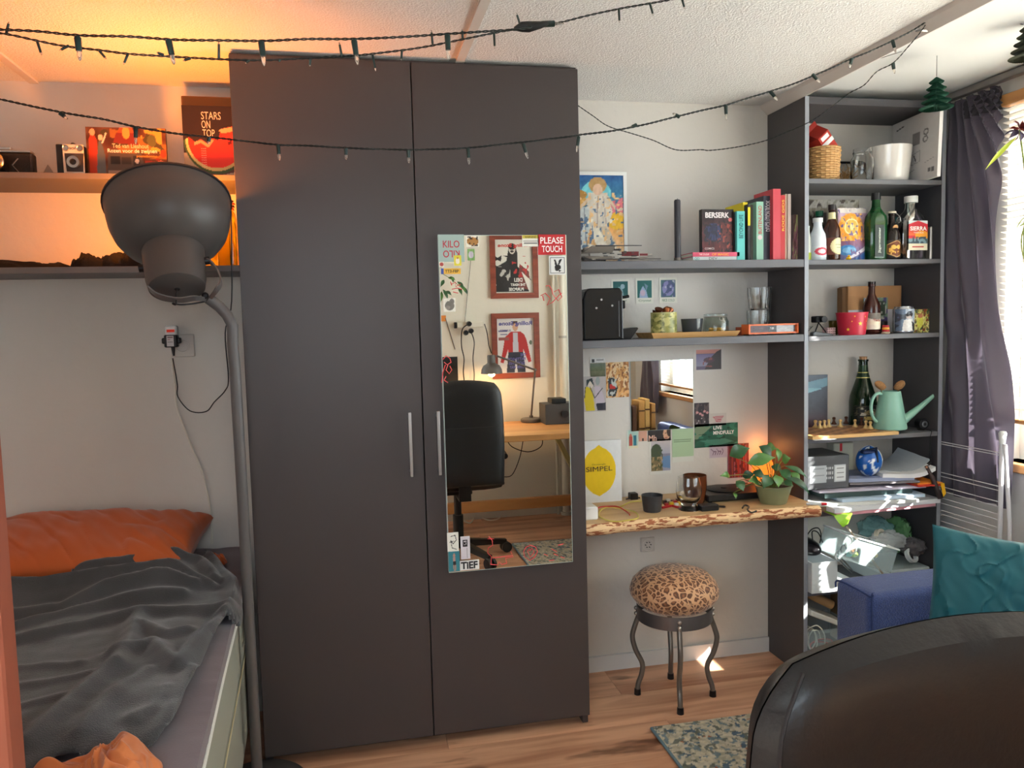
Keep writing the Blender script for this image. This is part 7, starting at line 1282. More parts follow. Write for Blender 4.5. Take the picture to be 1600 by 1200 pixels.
for k, dz in enumerate((0, -.0)): P(t, 'handle', B().tube([c+Vector((.011*math.cos(a)+(-.010 if k else .010), 0, .018*math.sin(a)+(-.012 if k else .004))) for a in np.linspace(0, 2*math.pi, 20)], .0026, 7), BLACKP if k == 0 else mat((190, 196, 200), .4))
P(t, 'blade', B().tube([c+Vector((.0, 0, -.022)), c+Vector((.046, -.004, -.072))], [.004, .0012], 5).tube([c+Vector((-.006, 0, -.03)), c+Vector((.040, -.004, -.078))], [.004, .0012], 5), STEEL)
# transparent plastic containers / bags
BAG = mat((222, 230, 234), .2, alpha=.45, bump=.6, bs=60); PB = mat((214, 234, 238), .15, alpha=.24)
def openbox(x0, x1, y0, y1, z0, z1, M=None, th=.0015, fl=.0):
    b = B(); b.box(x0, x1, y0, y0+th, z0, z1, M); b.box(x0, x1, y1-th, y1, z0, z1, M); b.box(x0, x0+th, y0+th, y1-th, z0, z1, M); b.box(x1-th, x1, y0+th, y1-th, z0, z1, M); b.box(x0+th, x1-th, y0+th, y1-th, z0, z0+th, M); return b
_q = Vector(at(1322, 834, y=.075)); Mp = Matrix.Translation(_q) @ Matrix.Rotation(math.radians(19), 4, 'Y') @ Matrix.Translation((0, 0, -.088))
t = thing('plastic_container', 'clear plastic food container tilted in the lower shelf full of craft bits', 'container', tuple(Mp.translation)); P(t, 'tub', openbox(0, .215, .0, .12, .0, .085, Mp), PB, smooth=False)
b = B(); b.box(-.004, .219, -.004, 0, .083, .088, Mp); b.box(-.004, .219, .12, .124, .083, .088, Mp); b.box(-.004, 0, 0, .12, .083, .088, Mp); b.box(.215, .219, 0, .12, .083, .088, Mp); P(t, 'rim', b, mat((230, 236, 238), .3), smooth=False)
# things in the container
def mp(x, y, z): return Mp @ Vector((x, y, z))
cs_ = [((110, 200, 196), 'turquoise'), ((226, 150, 90), 'orange'), ((150, 190, 70), 'lime green'), ((70, 170, 190), 'blue'), ((236, 236, 230), 'white'), ((240, 214, 120), 'pale yellow')]
for k in range(6):
    cc, nm = cs_[k]; solo('craft_piece', B().sph(mp(.05+.026*k, .022+.02*(k % 3), .022+.016*(k % 2)), .014, .012, .010, 12), mat(cc, .5), nm+' craft piece inside the clear tilted container', 'craft piece')
for k in range(2):
    c = mp(.030+.022*k, .014, .062-.018*k); solo('scissor_handle', B().tube([c+Vector((.014*math.cos(a), .002*math.sin(a), .017*math.sin(a))) for a in np.linspace(0, 2*math.pi, 22)], .0028, 7), mat((220, 224, 214), .4), ('upper', 'lower')[k]+' pale ring handle in the clear container', 'handle')
b = B(); b.tube([Vector(at(1322, 822, y=.10)), Vector(at(1350, 858, y=.09)), Vector(at(1382, 900, y=.09))], .0035, 8); solo('wooden_stick', b, mat((176, 160, 140), .6), 'thin grey wooden stick leaning diagonally across the clear container', 'stick')
c = at(1376, 838, y=.17); 
def ring_(c, R_, r_, tilt, m, label, name='tape_roll', cat='tape'):
    M = RM(c[0], c[1], c[2], math.radians(tilt), 0, math.radians(20)); b = B(); b.lathe([(R_, -r_), (R_, r_), (R_*.68, r_), (R_*.68, -r_), (R_, -r_)], n=36, M=M); return solo(name, b, m, label, cat)
ring_(c, .026, .008, 68, mat((214, 206, 190), .4), 'cream tape roll standing on edge among the bags')
c = at(1424, 868, y=.13); ring_(c, .026, .007, 60, mat((206, 216, 220), .3), 'clear tape roll at the right above the blue armrest')
# bags
def bag(x0, x1, y0, y1, z0, z1, m, label, seed, name='plastic_bag'):
    cx, cy, cz = (x0+x1)/2, (y0+y1)/2, (z0+z1)/2
    def fn(u, v):
        a = 2*math.pi*u; p_ = math.pi*(v-.5); q = Vector((math.cos(a)*math.cos(p_), math.sin(a)*math.cos(p_), math.sin(p_))); k = 1+.22*noise.noise(q*2.3+Vector((seed, 0, 0)))+.12*noise.noise(q*6+Vector((seed, 3, 0)))-.06*abs(noise.noise(q*11))
        return (cx+q.x*(x1-x0)/2*k, cy+q.y*(y1-y0)/2*k, max(z0, cz+q.z*(z1-z0)/2*k))
    return solo(name, B().grid(fn, 44, 28, True), m, label, 'bag')
xl, xr = sx(1360, 850, .2), 2.285
bag(xl+.01, xr-.06, .20, .33, F+.10, F+.20, mat((140, 190, 192), .2, alpha=.6, bump=.6, bs=60), 'crinkled teal tinted clear bag at the top of the lower shelf', 3)
bag(xr-.085, xr-.002, .19, .30, F+.07, F+.20, mat((120, 176, 120), .25, alpha=.6, bump=.6, bs=60), 'green edged zip bag at the right of the lower shelf', 6)
bag(xl-.03, xr-.08, .13, .20, F+.10, F+.175, BAG, 'crumpled clear plastic bag in front of the teal bag', 8)
bag(xr-.10, xr-.005, .12, .19, F+.08, F+.145, mat((90, 88, 92), .3), 'dark grey crumpled bag at the right end of the lower shelf', 12)
solo('storage_box', B().box(xl-.02, xr-.005, .125, .335, F+.001, F+.044), mat((196, 210, 214), .3), 'pale plastic storage box holding up the bags on the lower shelf', 'box', smooth=False, bev=.004)
# --- bottom shelf (z = G)
solo('storage_box', B().box(2.02, 2.285, .14, .33, G+.001, G+.18), mat((150, 118, 80), .8), 'brown carton at the right of the bottom shelf', 'box', smooth=False, bev=.002)
b = B().box(0, .16, 0, .10, 0, .018); place(b, RM(PXL+.028, .15, G+.165, 0, math.radians(24), 0)); solo('white_lid', b, mat((226, 224, 214), .4), 'cream plastic lid lying tilted on the bottom shelf', 'lid', smooth=False, bev=.003)
b = B().tube([(PXL+.03, .24, G+.235), (PXL+.16, .22, G+.165)], .016, 16); solo('cardboard_tube', b, mat((206, 160, 108), .7), 'tan cardboard tube above the cream lid on the bottom shelf', 'tube')
solo('clear_tub', openbox(PXL+.004, PXL+.20, .135, .30, G+.001, G+.115), PB, 'clear plastic tub with coiled cables on the bottom shelf', 'container', smooth=False)
loops(4, PXL+.045, .165, G+.07, .032, .045, .0024, CORDW, 'coiled white cable in the clear tub on the bottom shelf', 3)
loops(2, PXL+.10, .19, G+.03, .045, .018, .0022, mat((200, 60, 70), .5), 'thin red cable in the clear tub on the bottom shelf', 8)
# ================================================================== BLUE SOFA, CUSHION
BLU = mat((60, 80, 136), .85, bump=1., bs=330, var=.22, vs=240, sheen=.3)
sofa = thing('sofa', 'blue woven fabric sofa under the window with broad square armrest', 'sofa', (1.95, -.9, 0))
AX0, AX1, AY0, AY1, AZ = 1.625, 2.30, -.435, -.275, .497
def softbox(x0, x1, y0, y1, z0, z1, r=.02, crown=.008):
    b = B(); n = 14; c = ((x0+x1)/2, (y0+y1)/2, (z0+z1)/2); h = ((x1-x0)/2, (y1-y0)/2, (z1-z0)/2)
    def pt(a, bb, cc):
        q = [a, bb, cc]; o = []
        for i in range(3):
            lim = h[i]-r; base = q[i]*h[i]; o.append(max(-lim, min(lim, base)))
        d = Vector([q[i]*h[i]-o[i] for i in range(3)]); d = d.normalized()*r if d.length > 1e-9 else d
        p = [c[i]+o[i]+d[i] for i in range(3)]; p[2] += crown*(1-a*a)*(1-bb*bb)*max(0, cc); return tuple(p)
    f = lambda t: math.copysign(1-(1-abs(t))**1.6 if abs(t) < 1 else 1, t)
    for fn in (lambda u, v: pt(f(2*u-1), f(2*v-1), 1), lambda u, v: pt(f(2*v-1), f(2*u-1), -1), lambda u, v: pt(f(2*u-1), -1, f(2*v-1)), lambda u, v: pt(f(2*v-1), 1, f(2*u-1)), lambda u, v: pt(1, f(2*u-1), f(2*v-1)), lambda u, v: pt(-1, f(2*v-1), f(2*u-1))): b.grid(fn, n*2, n*2)
    return b
P(sofa, 'armrest', softbox(AX0, AX1, AY0, AY1, .04, AZ, .022, .006), BLU)
P(sofa, 'seam_piping', B().tube(smoothp([(AX0+.006, AY0+.001, .08), (AX0+.004, AY0+.001, AZ-.03), (AX0+.006, AY0+.012, AZ-.008), (AX0+.006, AY1-.012, AZ-.008), (AX0+.004, AY1-.001, AZ-.03)], 5), .0026, 6), mat((40, 60, 110), .8))
P(sofa, 'seat_base', B().box(AX0+.03, 2.27, -1.75, AY0-.002, .06, .28), BLU, smooth=False, bev=.01, seg=2)
P(sofa, 'seat_cushion', softbox(AX0+.01, 2.18, -1.74, AY0-.004, .283, .40, .03, .01), BLU)
P(sofa, 'backrest', softbox(2.19, 2.30, -1.74, AY0-.004, .283, .60, .03, .006), BLU)
P(sofa, 'armrest', softbox(AX0, AX1, -1.91, -1.755, .04, AZ, .022, .006), BLU)
for xx in (AX0+.05, 2.25):
    for yy in (-1.88, -.32): P(sofa, 'leg', B().cyl((xx, yy, 0), (xx, yy, .045), .018, .022, 14), BLACKP)
TEAL = mat((13, 92, 106), .6, bump=.3, bs=26, sheen=.25)
tl = Vector(at(1461, 826, y=-.50)); 
def tf(a, c2):
    q = noise.noise(Vector((a*1.7, c2*1.7, 4))); q2 = noise.noise(Vector((a*3, c2*3, 8))); return .011*(1-abs(math.sin(4.2*(a*.8+c2)+5*q)))**3*max(0, .4+q2*1.4)+.009*(1-abs(math.sin(5.5*(a*1.1-c2*.5)+4*q2)))**4*max(0, .5-q)-.004*abs(math.sin(8*(a+.6*c2)+6*q))
b = cushion(.40, .38, .10, 14, .010, ex=.38, nn=110, folds=tf)
TLc = Vector(at(1463, 826, y=-.50)); Uc = Vector((.83, -.52, -.10)).normalized(); Vc = Vector((.10, .16, 1)); Vc = (Vc-Uc*Vc.dot(Uc)).normalized(); Nc = Uc.cross(Vc)
cc_ = TLc+Uc*.19-Vc*.18; Mcu = Matrix(((Uc.x, Vc.x, Nc.x, cc_.x), (Uc.y, Vc.y, Nc.y, cc_.y), (Uc.z, Vc.z, Nc.z, cc_.z), (0, 0, 0, 1))); place(b, Mcu); solo('cushion', b, TEAL, 'teal velvet cushion leaning on the blue sofa', 'cushion')
# ================================================================== DRYING RACK
rk = thing('drying_rack', 'white wire clothes drying rack folded beside the bookcase under the curtain', 'drying rack', (2.355, .03, .0)); WR = mat((232, 230, 232), .35); RXk = 2.322; yr0 = .19; yr1 = float(at(1564, 760, x=RXk)[1]); zt_ = float(at(1563, 676, x=RXk)[2]); yr2 = float(at(1578, 800, x=RXk)[1])
P(rk, 'post', B().tube([(RXk, yr1, .0), (RXk, yr1, zt_-.03)], .0075, 10), WR)
P(rk, 'post', B().tube([(RXk-.001, yr2-.016, .0), (RXk-.001, yr2, .58), (RXk, yr1-.012, zt_-.035)], .0065, 10), WR)
P(rk, 'post', B().tube([(RXk, yr0, .0), (RXk, yr0, .80)], .007, 10), WR)
P(rk, 'hinge_cap', B().lathe([(0, 0), (.0085, 0), (.012, .034), (.009, .04), (0, .04)], (RXk, yr1-.002, zt_-.035), 16), WHITE)
for k, vv in enumerate((690, 693.5, 738, 744, 760, 767, 778, 786, 797, 803, 814, 822, 832)):
    zz = float(at(1471, vv, x=RXk)[2]); P(rk, 'wire', B().cyl((RXk-.0015, yr0, zz), (RXk-.0015, yr1, zz), .0016, n=6), WR)
# ================================================================== STRING LIGHTS
CABL = mat((28, 34, 32), .5); SOCK = mat((28, 48, 44), .4); TIP = mat((250, 245, 235), .05, trans=.9, ior=1.4)
def twisted(pts, r, n=4, tw=260.):
    P_ = smoothp(pts, n); out = []; L = 0; vs2 = []
    b = B(); a1, a2 = [], []
    for i, p in enumerate(P_):
        if i: L += (p-P_[i-1]).length
        o = Vector((0, math.cos(L*tw), math.sin(L*tw)))*r*.9; a1.append(p+o); a2.append(p-o)
    b.tube(a1, r*.85, 5); b.tube(a2, r*.85, 5); return b, P_
def string(label, px, depth, bulbs, r=.0016, bl=.040, br=.0048, tip=.4, thin=False):
    pts = [Vector(at(u, v, y=depth(u))) for u, v in px]; t = thing('string_light', label, 'string light', pts[len(pts)//2])
    dense = [p for p in smoothp(pts, 40)]; b, _ = twisted([dense[i] for i in range(0, len(dense), 2)]+[dense[-1]], r, 2); P(t, 'cable', b, CABL)
    for (u0, v0, u1, v1) in bulbs:
        yy = depth(u0); a, e = Vector(at(u0, v0, y=yy)), Vector(at(u1, v1, y=yy)); d = e-a; L = d.length; d.normalize(); q = P(t, 'bulb_socket', B().tube([a, a+d*L*.06, a+d*L*(1-tip)], [br*.7, br, br*.86], 10), SOCK)
        P(q, 'bulb', B().tube([a+d*L*(1-tip), a+d*L*(1-tip*.6), a+d*L*.94, e], [br*.6, br*.66, br*.4, .0006], 10), TIP)
    return t
string('upper green string of fairy lights with large bulbs crossing the top left of the room', [(-40, 44), (0, 46), (60, 49), (120, 55), (200, 57), (270, 62), (340, 63), (410, 64), (480, 61), (553, 61), (640, 57), (700, 53), (760, 49), (810, 46), (830, 42)], lambda u: -1.0,
       [(121, 57, 125, 95), (263, 62, 272, 101), (408, 64, 413, 104), (553, 62, 559, 102), (699, 54, 701, 94)], bl=.04, r=.00125)
string('thin string of tiny fairy lights hanging just below the large-bulb string', [(-40, 48), (9, 53), (60, 64), (100, 72), (160, 79), (200, 84), (260, 88), (330, 92), (400, 94), (460, 92), (540, 88), (600, 82), (660, 74), (720, 62), (780, 50), (815, 44), (845, 41), (880, 34), (920, 24), (967, 14), (1000, 8), (1040, 1), (1080, -8)], lambda u: -.96,
       [(10, 52, 14, 34), (58, 64, 65, 86), (108, 71, 93, 79), (155, 79, 166, 92), (200, 84, 193, 101), (256, 86, 245, 82), (298, 91, 286, 95), (342, 92, 342, 64), (390, 94, 383, 99), (437, 93, 436, 97), (485, 92, 484, 104), (534, 88, 530, 66), (582, 85, 587, 111), (628, 78, 627, 95), (676, 69, 674, 47), (723, 61, 722, 46), (772, 52, 773, 76), (813, 40, 807, 20), (967, 14, 968, 36), (1015, 4, 1021, 25), (1065, -4, 1070, 14)], r=.0011, br=.0020, tip=.18)
c = Vector(at(835, 42, y=-.97)); t = thing('cable_knot', 'black taped knot with connector where the two fairy light strings meet', 'knot', c); P(t, 'tape_wrap', B().tube([Vector(at(804, 45, y=-.97)), Vector(at(815, 42, y=-.97)), Vector(at(826, 42, y=-.97)), Vector(at(845, 39, y=-.97)), Vector(at(856, 36, y=-.97))], [.003, .008, .0085, .0055, .003], 12), BLACK)
P(t, 'connector', B().tube([Vector(at(846, 38, y=-.965)), Vector(at(866, 37, y=-.965))], .005, 10), SOCK); P(t, 'clear_end', B().tube([Vector(at(866, 37, y=-.965)), Vector(at(881, 37, y=-.965))], [.003, .001], 8), TIP)
string('long green string of fairy lights swagging across the wardrobe to the ceiling beam hook', [(-40, 146), (0, 155), (60, 168), (110, 178), (160, 186), (212, 198), (270, 208), (327, 214), (380, 220), (434, 226), (490, 228), (540, 231), (590, 233), (640, 234), (690, 233), (732, 231), (780, 226), (818, 222), (870, 216), (904, 211), (960, 204), (1010, 194), (1058, 182), (1095, 173), (1135, 164), (1170, 153), (1206, 142), (1240, 131), (1272, 118), (1300, 106), (1330, 92), (1360, 80), (1396, 63), (1425, 48), (1449, 33)], lambda u: -.45,
       [(93, 176, 106, 186), (212, 198, 212, 226), (327, 214, 325, 226), (434, 226, 437, 251), (540, 231, 541, 250), (638, 234, 639, 255), (731, 231, 733, 257), (817, 224, 825, 248), (904, 213, 901, 238), (995, 195, 983, 200), (1062, 183, 1051, 177), (1134, 164, 1135, 188), (1203, 142, 1215, 157), (1269, 116, 1281, 129), (1331, 91, 1327, 107), (1394, 62, 1400, 83)], br=.0046, r=.0015)
def dC(u): return .10+(-.45-.10)*max(0, (u-905))/545.
string('thin dark fairy light lead drooping from behind the wardrobe up to the beam hook', [(896, 160), (925, 180), (950, 197), (985, 208), (1020, 219), (1056, 234), (1095, 234), (1110, 235), (1150, 230), (1195, 220), (1230, 206), (1262, 192), (1290, 174), (1325, 147), (1350, 133), (1370, 112), (1396, 98), (1420, 72), (1440, 48), (1449, 33)], dC, [(1395, 98, 1398, 115)], r=.0010)
hk = at(1448, 31, x=1.770); solo('ceiling_hook', B().tube([(1.7835, hk[1]-.0, 1.972), (1.7835-.012-.02, hk[1], 1.972)], .003, 8).lathe([(0, 0), (.007, 0), (.007, .004), (0, .004)], (1.744, hk[1], 1.970), 14), STEEL, 'small metal hook screwed into the ceiling beam', 'hook')
# ================================================================== PAPER TREES
GT = mat((16, 74, 54), .7)
def paper_tree(x, y, ztop, zbot, R_, m, label, nf=26, tiers=5):
    t = thing('paper_tree', label, 'ornament', (x, y, zbot)); H = ztop-zbot
    prof = []
    for k in range(tiers):
        z1_ = ztop-H*.04-H*.92*k/tiers; z0_ = ztop-H*.04-H*.92*(k+1)/tiers; ro = R_*(.30+.70*(k+1)/tiers); prof += [(ro*.30 if k else R_*.03, z1_), (ro*.72, z1_-(z1_-z0_)*.55), (ro, z0_+(z1_-z0_)*.22), (ro*.86, z0_+(z1_-z0_)*.04)]
    b = B(); n = nf*2
    for i in range(n):
        a0, a1, a2 = 2*math.pi*i/n, 2*math.pi*(i+.5)/n, 2*math.pi*(i+1)/n; vs = []
        for (r, z) in prof: vs += [(x+r*.80*math.cos(a0), y+r*.80*math.sin(a0), z), (x+r*math.cos(a1), y+r*math.sin(a1), z), (x+r*.80*math.cos(a2), y+r*.80*math.sin(a2), z)]
        b.add(vs, [(j*3+q, j*3+q+1, (j+1)*3+q+1, (j+1)*3+q) for j in range(len(prof)-1) for q in (0, 1)])
    P(t, 'folded_paper', b, m, smooth=False); P(t, 'hanging_thread', B().cyl((x, y, ztop-H*.02), (x, y, ZC), .0010, n=5), mat((110, 110, 106), .6)); return t
c = at(1463, 150, y=-.2); zt_, zb_ = float(at(1463, 118, y=-.2)[2]), float(at(1463, 173, y=-.2)[2]); paper_tree(float(c[0]), -.2, zt_, zb_, .047, GT, 'dark green honeycomb paper tree hanging by a thread before the bookcase')
c = at(1606, 80, y=-.45); paper_tree(float(c[0]), -.45, float(at(1604, 35, y=-.45)[2]), float(at(1598, 94, y=-.45)[2]), .046, mat((70, 74, 60), .7), 'grey green paper tree half cut off at the right edge of the photo')
pB = Vector(at(1600, -10, y=-.47)); 
solo('hanging_thread', B().tube([(1.7865, -.22, 1.972), (float(at(1463, 64, y=-.2)[0]), -.2, float(at(1463, 64, y=-.2)[2])), (float(at(1530, 25, y=-.33)[0]), -.33, float(at(1530, 25, y=-.33)[2])), (float(at(1600, -12, y=-.45)[0]), -.45, min(ZC-.002, float(at(1600, -12, y=-.45)[2])))], .0011, 5), mat((90, 90, 90), .6), 'thin grey thread strung below the ceiling carrying the paper trees', 'thread')
# ================================================================== FLOWER BY THE WINDOW
fy = -.35; fx = float(at(1612, 400, y=fy)[0]); t = thing('potted_orchid', 'tall plant with dark red blossom and long yellow green leaf standing on the window sill', 'plant', (2.365, fy, WZ0)); 
P(t, 'pot', B().lathe([(0, .0), (.026, 0), (.034, .07), (.031, .07), (.024, .004), (0, .004)], (2.365, fy, WZ0), 28), mat((210, 206, 200), .3)); fc = Vector(at(1593, 203, y=fy))
P(t, 'stem', B().tube(smoothp([(2.365, fy, WZ0+.05), Vector(at(1612, 480, y=fy)), Vector(at(1600, 380, y=fy)), Vector(at(1604, 300, y=fy)), fc]), .0022, 7), mat((120, 140, 60), .5))
for k in range(22):
    a = k*2.4; ph = math.acos(1-2*(k+.5)/22); d = Vector((math.cos(a)*math.sin(ph), math.sin(a)*math.sin(ph), math.cos(ph))); leaf(t, fc+d*.004, fc+d*(.028+.008*(k % 3)), .016, mat(((126, 34, 24), (96, 26, 28), (70, 60, 84))[k % 3], .6), name='petal', up=Vector((.2, -.7, .6)))
leaf(t, at(1590, 212, y=fy), at(1539, 266, y=fy), .013, mat((176, 190, 60), .45), up=Vector((0, -1, .3)), droop=-.10, name='leaf')
leaf(t, at(1606, 345, y=fy), at(1589, 356, y=fy), .006, mat((110, 126, 60), .5), up=Vector((0, -1, .3)), name='leaf')
P(t, 'tendril', B().tube(smoothp([at(1589, 355, y=fy), at(1598, 342, y=fy), at(1610, 338, y=fy)]), .0014, 6).tube(smoothp([at(1612, 336, y=fy), at(1598, 362, y=fy), at(1597, 392, y=fy), at(1606, 420, y=fy)]), .002, 6), mat((130, 140, 70), .5))
# ================================================================== WHAT THE WARDROBE MIRROR SHOWS (behind the camera)
YWF = YF
def backrect(u0, v0, u1, v1, y=YWF+.004): a, c = my(u0, v0, y), my(u1, v1, y); return a[0], c[0], c[2], a[2]
FRM = wood_mat((150, 72, 50), (120, 50, 34), sc_=1.5, rough=.4, knots=False)
def back_frame(u0, v0, u1, v1, cv, label, fw=.034):
    x0, x1, z0, z1 = backrect(u0, v0, u1, v1); t = thing('framed_cover', label, 'picture', ((x0+x1)/2, YWF+.012, z0)); y0, y1 = YWF+.001, YWF+.022
    W_, H_ = x1-x0, z1-z0
    for nm, poly in (('a', [(0, 0), (W_, 0), (W_-fw, fw), (fw, fw)]), ('b', [(0, H_), (fw, H_-fw), (W_-fw, H_-fw), (W_, H_)]), ('c', [(0, 0), (fw, fw), (fw, H_-fw), (0, H_)]), ('d', [(W_, 0), (W_, H_), (W_-fw, H_-fw), (W_-fw, fw)])):
        P(t, 'frame_rail', B().prism(poly, (x0, y1, z0), X1, Z1, y1-y0), FRM, smooth=False)
    # print faces +y : u runs to -x
    P(t, 'backing', B().box(x0+fw, x1-fw, y0, y0+.004, z0+fw, z1-fw), WHITE, smooth=False)
    b = face(B(), cv, (x1-fw, y0+.0045, z1-fw), -X1, -Z1, W_-2*fw, H_-2*fw); P(t, 'print', b, PR(.4), smooth=False, colr=True); return t, (x0+fw, x1-fw, z0+fw, z1-fw), y0+.0048
def btext(t, s, c, R_, yy, fx, fz, fw_, fh, **k):       # fx measured from the reader's left (= +x side)
    x0, x1, z0, z1 = R_; return text(t, s, mat(c, .6), (x1-(x1-x0)*fx, yy, z0+(z1-z0)*fz), -X1, Z1, (x1-x0)*fw_, (z1-z0)*fh, off=.0006, **k)
cv = C(80, 110, (222, 218, 208)); cv.p([(.45, .12), (.62, .12), (.7, .4), (.95, .5), (1, .98), (0, .98), (.05, .75), (.4, .5), (.4, .25)], (40, 36, 36)).e(.54, .17, .09, .1, (214, 206, 196)).e(.54, .13, .1, .06, (34, 30, 30)).e(.54, .22, .05, .02, (50, 40, 40)).p([(.1, .6), (.35, .45), (.4, .9), (.05, .95)], (120, 60, 56)).blob(12, .6, (190, 186, 180), (.6, .35, .98, .8)).blob(14, .62, (44, 40, 40), (.6, .3, 1, .95)).blob(16, .74, (190, 50, 50), (.1, .2, .55, .7)).p([(.0, .8), (.3, .6), (.1, .98), (0, 1)], (226, 222, 214))
t, R_, yy = back_frame(764, 366, 841, 465.5, cv, 'upper of two brown framed magazine covers behind the camera, mostly black and white'); btext(t, 'Rolling Stone', (206, 60, 56), R_, yy, .06, .84, .86, .09, bold=.03); btext(t, 'DELI', (240, 238, 232), R_, yy, .28, .21, .22, .07, bold=.03); btext(t, 'THE HEART', (240, 238, 232), R_, yy, .2, .13, .4, .05, bold=.03); btext(t, 'PURPOSE', (240, 238, 232), R_, yy, .25, .04, .4, .06, bold=.03)
cv = C(80, 110, (222, 218, 216)); cv.p([(.36, .24), (.62, .24), (.78, .34), (.86, .62), (.92, .8), (.84, .82), (.7, .56), (.7, .62), (.3, .62), (.3, .56), (.16, .82), (.08, .8), (.2, .4), (.26, .3)], (184, 48, 46)).p([(.44, .26), (.56, .26), (.58, .62), (.42, .62)], (196, 196, 206)).e(.5, .15, .075, .085, (206, 160, 130)).p([(.42, .12), (.44, .05), (.57, .05), (.58, .13), (.5, .08)], (90, 60, 44)).p([(.3, .62), (.7, .62), (.76, 1), (.54, 1), (.5, .7), (.46, 1), (.24, 1)], (54, 56, 70)).r(.72, .22, .95, .24, (120, 120, 150)).r(.72, .28, .9, .3, (120, 120, 150)).r(.68, .34, .95, .4, (150, 90, 84)).e(.09, .45, .04, .04, (90, 110, 90))
t, R_, yy = back_frame(767, 490, 843.5, 589, cv, 'lower of two brown framed magazine covers behind the camera, figure in red jacket'); btext(t, 'Rolling Stone', (86, 84, 150), R_, yy, .04, .85, .9, .1, bold=.03)
for k, (s, w_) in enumerate((('THE', .16), ('PATTINSON', .5), ('GOES HIS', .44), ('OWN WAY', .4))): btext(t, s, (110, 106, 170), R_, yy, .22+.02*k, .30-.075*k, w_, .055, bold=.03)
btext(t, 'SUMMER', (90, 90, 150), R_, yy, .62, .76, .3, .04)
# black flower poster on the back wall
x0, x1, z0, z1 = backrect(690, 558, 716, 600); cv = C(30, 44, (34, 32, 34)); solo('wall_poster', B().box(x0-.08, x1, YWF+.001, YWF+.003, z0-.1, z1), mat((34, 32, 34), .5), 'plain black poster on the wall behind the office chair', 'poster', smooth=False)
# power strip with plugs
x0, x1, z0, z1 = backrect(713, 503.5, 754, 511); t = thing('power_strip', 'white power strip with black plugs on the wall behind the camera', 'power strip', ((x0+x1)/2, YWF+.02, z0)); P(t, 'strip', B().box(x0, x1, YWF+.001, YWF+.035, z0, z1), mat((232, 226, 210), .4), smooth=False, bev=.003)
P(t, 'black_end', B().box(x0-.016, x0-.001, YWF+.001, YWF+.035, z0-.004, z1), BLACKP, smooth=False, bev=.002)
for u, v in ((733, 506), (728, 520), (736, 517)): p = my(u, v, YWF+.04); P(t, 'plug', B().cyl((p[0], YWF+.036, p[2]), (p[0], YWF+.07, p[2]), .017, .013, 18), BLACKP)
for pts, lb in (([(729, 508), (722, 516), (721, 540), (725, 560), (724, 580), (726, 600)], 'left'), ([(736, 518), (741, 535), (739, 560), (741, 585), (740, 605)], 'middle'), ([(757, 506), (761, 520), (764, 540), (768, 552)], 'right')):
    solo('cable', B().tube(smoothp([my(u, v, YWF+.045) for u, v in pts]), .0035, 6), CORDB, lb+' black cable hanging below the power strip behind the camera', 'cable')
solo('thread', B().tube([my(736, 402, YWF+.006), my(726, 504, YWF+.006)], .0014, 5), CORDB, 'thin cord running up the wall above the power strip', 'cord')
solo('picture_hanger', B().tube([my(696, 497, YWF+.004), my(711, 546, YWF+.004)], .003, 5), mat((120, 112, 104), .6), 'thin slanted line hanging on the wall beside the power strip', 'cord'); x0, x1, z0, z1 = backrect(688, 493, 697, 502); solo('orange_tag', B().box(x0, x1, YWF+.001, YWF+.004, z0, z1), mat((226, 140, 60), .5), 'small orange tag on the wall behind the camera', 'tag', smooth=False)
# trailing plant in mirror
c = my(695, 440, -2.45); t = thing('hanging_plant', 'hanging green plant behind the camera seen at the left of the wardrobe mirror', 'plant', (c[0], -2.45, c[2]))
P(t, 'hanging_cord', B().cyl((c[0]-.02, -2.45, c[2]+.05), (c[0]-.02, -2.45, ZC), .0015, n=5), CORDB); P(t, 'main_stem', B().tube(smoothp([(c[0]-.02, -2.45, c[2]+.05), (c[0]+.03, -2.45, c[2]+.02), (c[0]+.09, -2.45, c[2]-.03)]), .002, 6), STEM)
for k, (u0, v0, u1, v1) in enumerate(((694, 437, 688, 449), (700, 434, 712, 438), (706, 432, 708, 442), (714, 440, 726, 452), (718, 446, 730, 458), (722, 448, 731, 462), (692, 452, 700, 470), (690, 455, 688, 474), (696, 455, 706, 462), (716, 450, 722, 462))): leaf(t, my(u0, v0, -2.45), my(u1, v1, -2.44), .022, LEAFM[k % 3], up=Vector((.1, .8, .4)))
# long desk, lamp, amplifier
DZ = .635; LD = wood_mat((214, 160, 100), (186, 126, 70), sc_=.6, rough=.45, knots=True)
pl_f = mz(800, 681, DZ)[1]; t = thing('work_desk', 'pale wooden work desk along the wall behind the camera', 'desk', (1.25, -2.4, 0))
P(t, 'desk_top', B().box(.40, 2.25, YF+.10, pl_f, DZ-.035, DZ), LD, smooth=False, bev=.003)
zb_ = .15; P(t, 'crossbar', B().box(.42, 2.25, -2.50, -2.46, .10, .165), LD, smooth=False, bev=.003)
for xx in (.44, 2.2): P(t, 'leg', B().box(xx-.03, xx+.03, -2.56, -2.5005, 0, DZ-.0355), LD, smooth=False)
a, c = my(858, 683, -2.55), my(888, 712, -2.2); P(t, 'brace', B().tube([(float(a[0]), -2.47, DZ-.04), (float(c[0])+.12, -2.47, .30)], .02, 4), mat((196, 182, 120), .5), smooth=False)
lb = mz(822, 655, DZ); lx, ly = float(lb[0]), max(float(lb[1]), YF+.18); t = thing('desk_lamp', 'grey dome desk lamp on the work desk behind the camera', 'lamp', (lx, ly, DZ))
P(t, 'base', B().lathe([(0, 0), (.062, 0), (.066, .004), (.066, .018), (.06, .024), (.012, .027), (.012, .04), (0, .041)], (lx, ly, DZ), 32), LG)
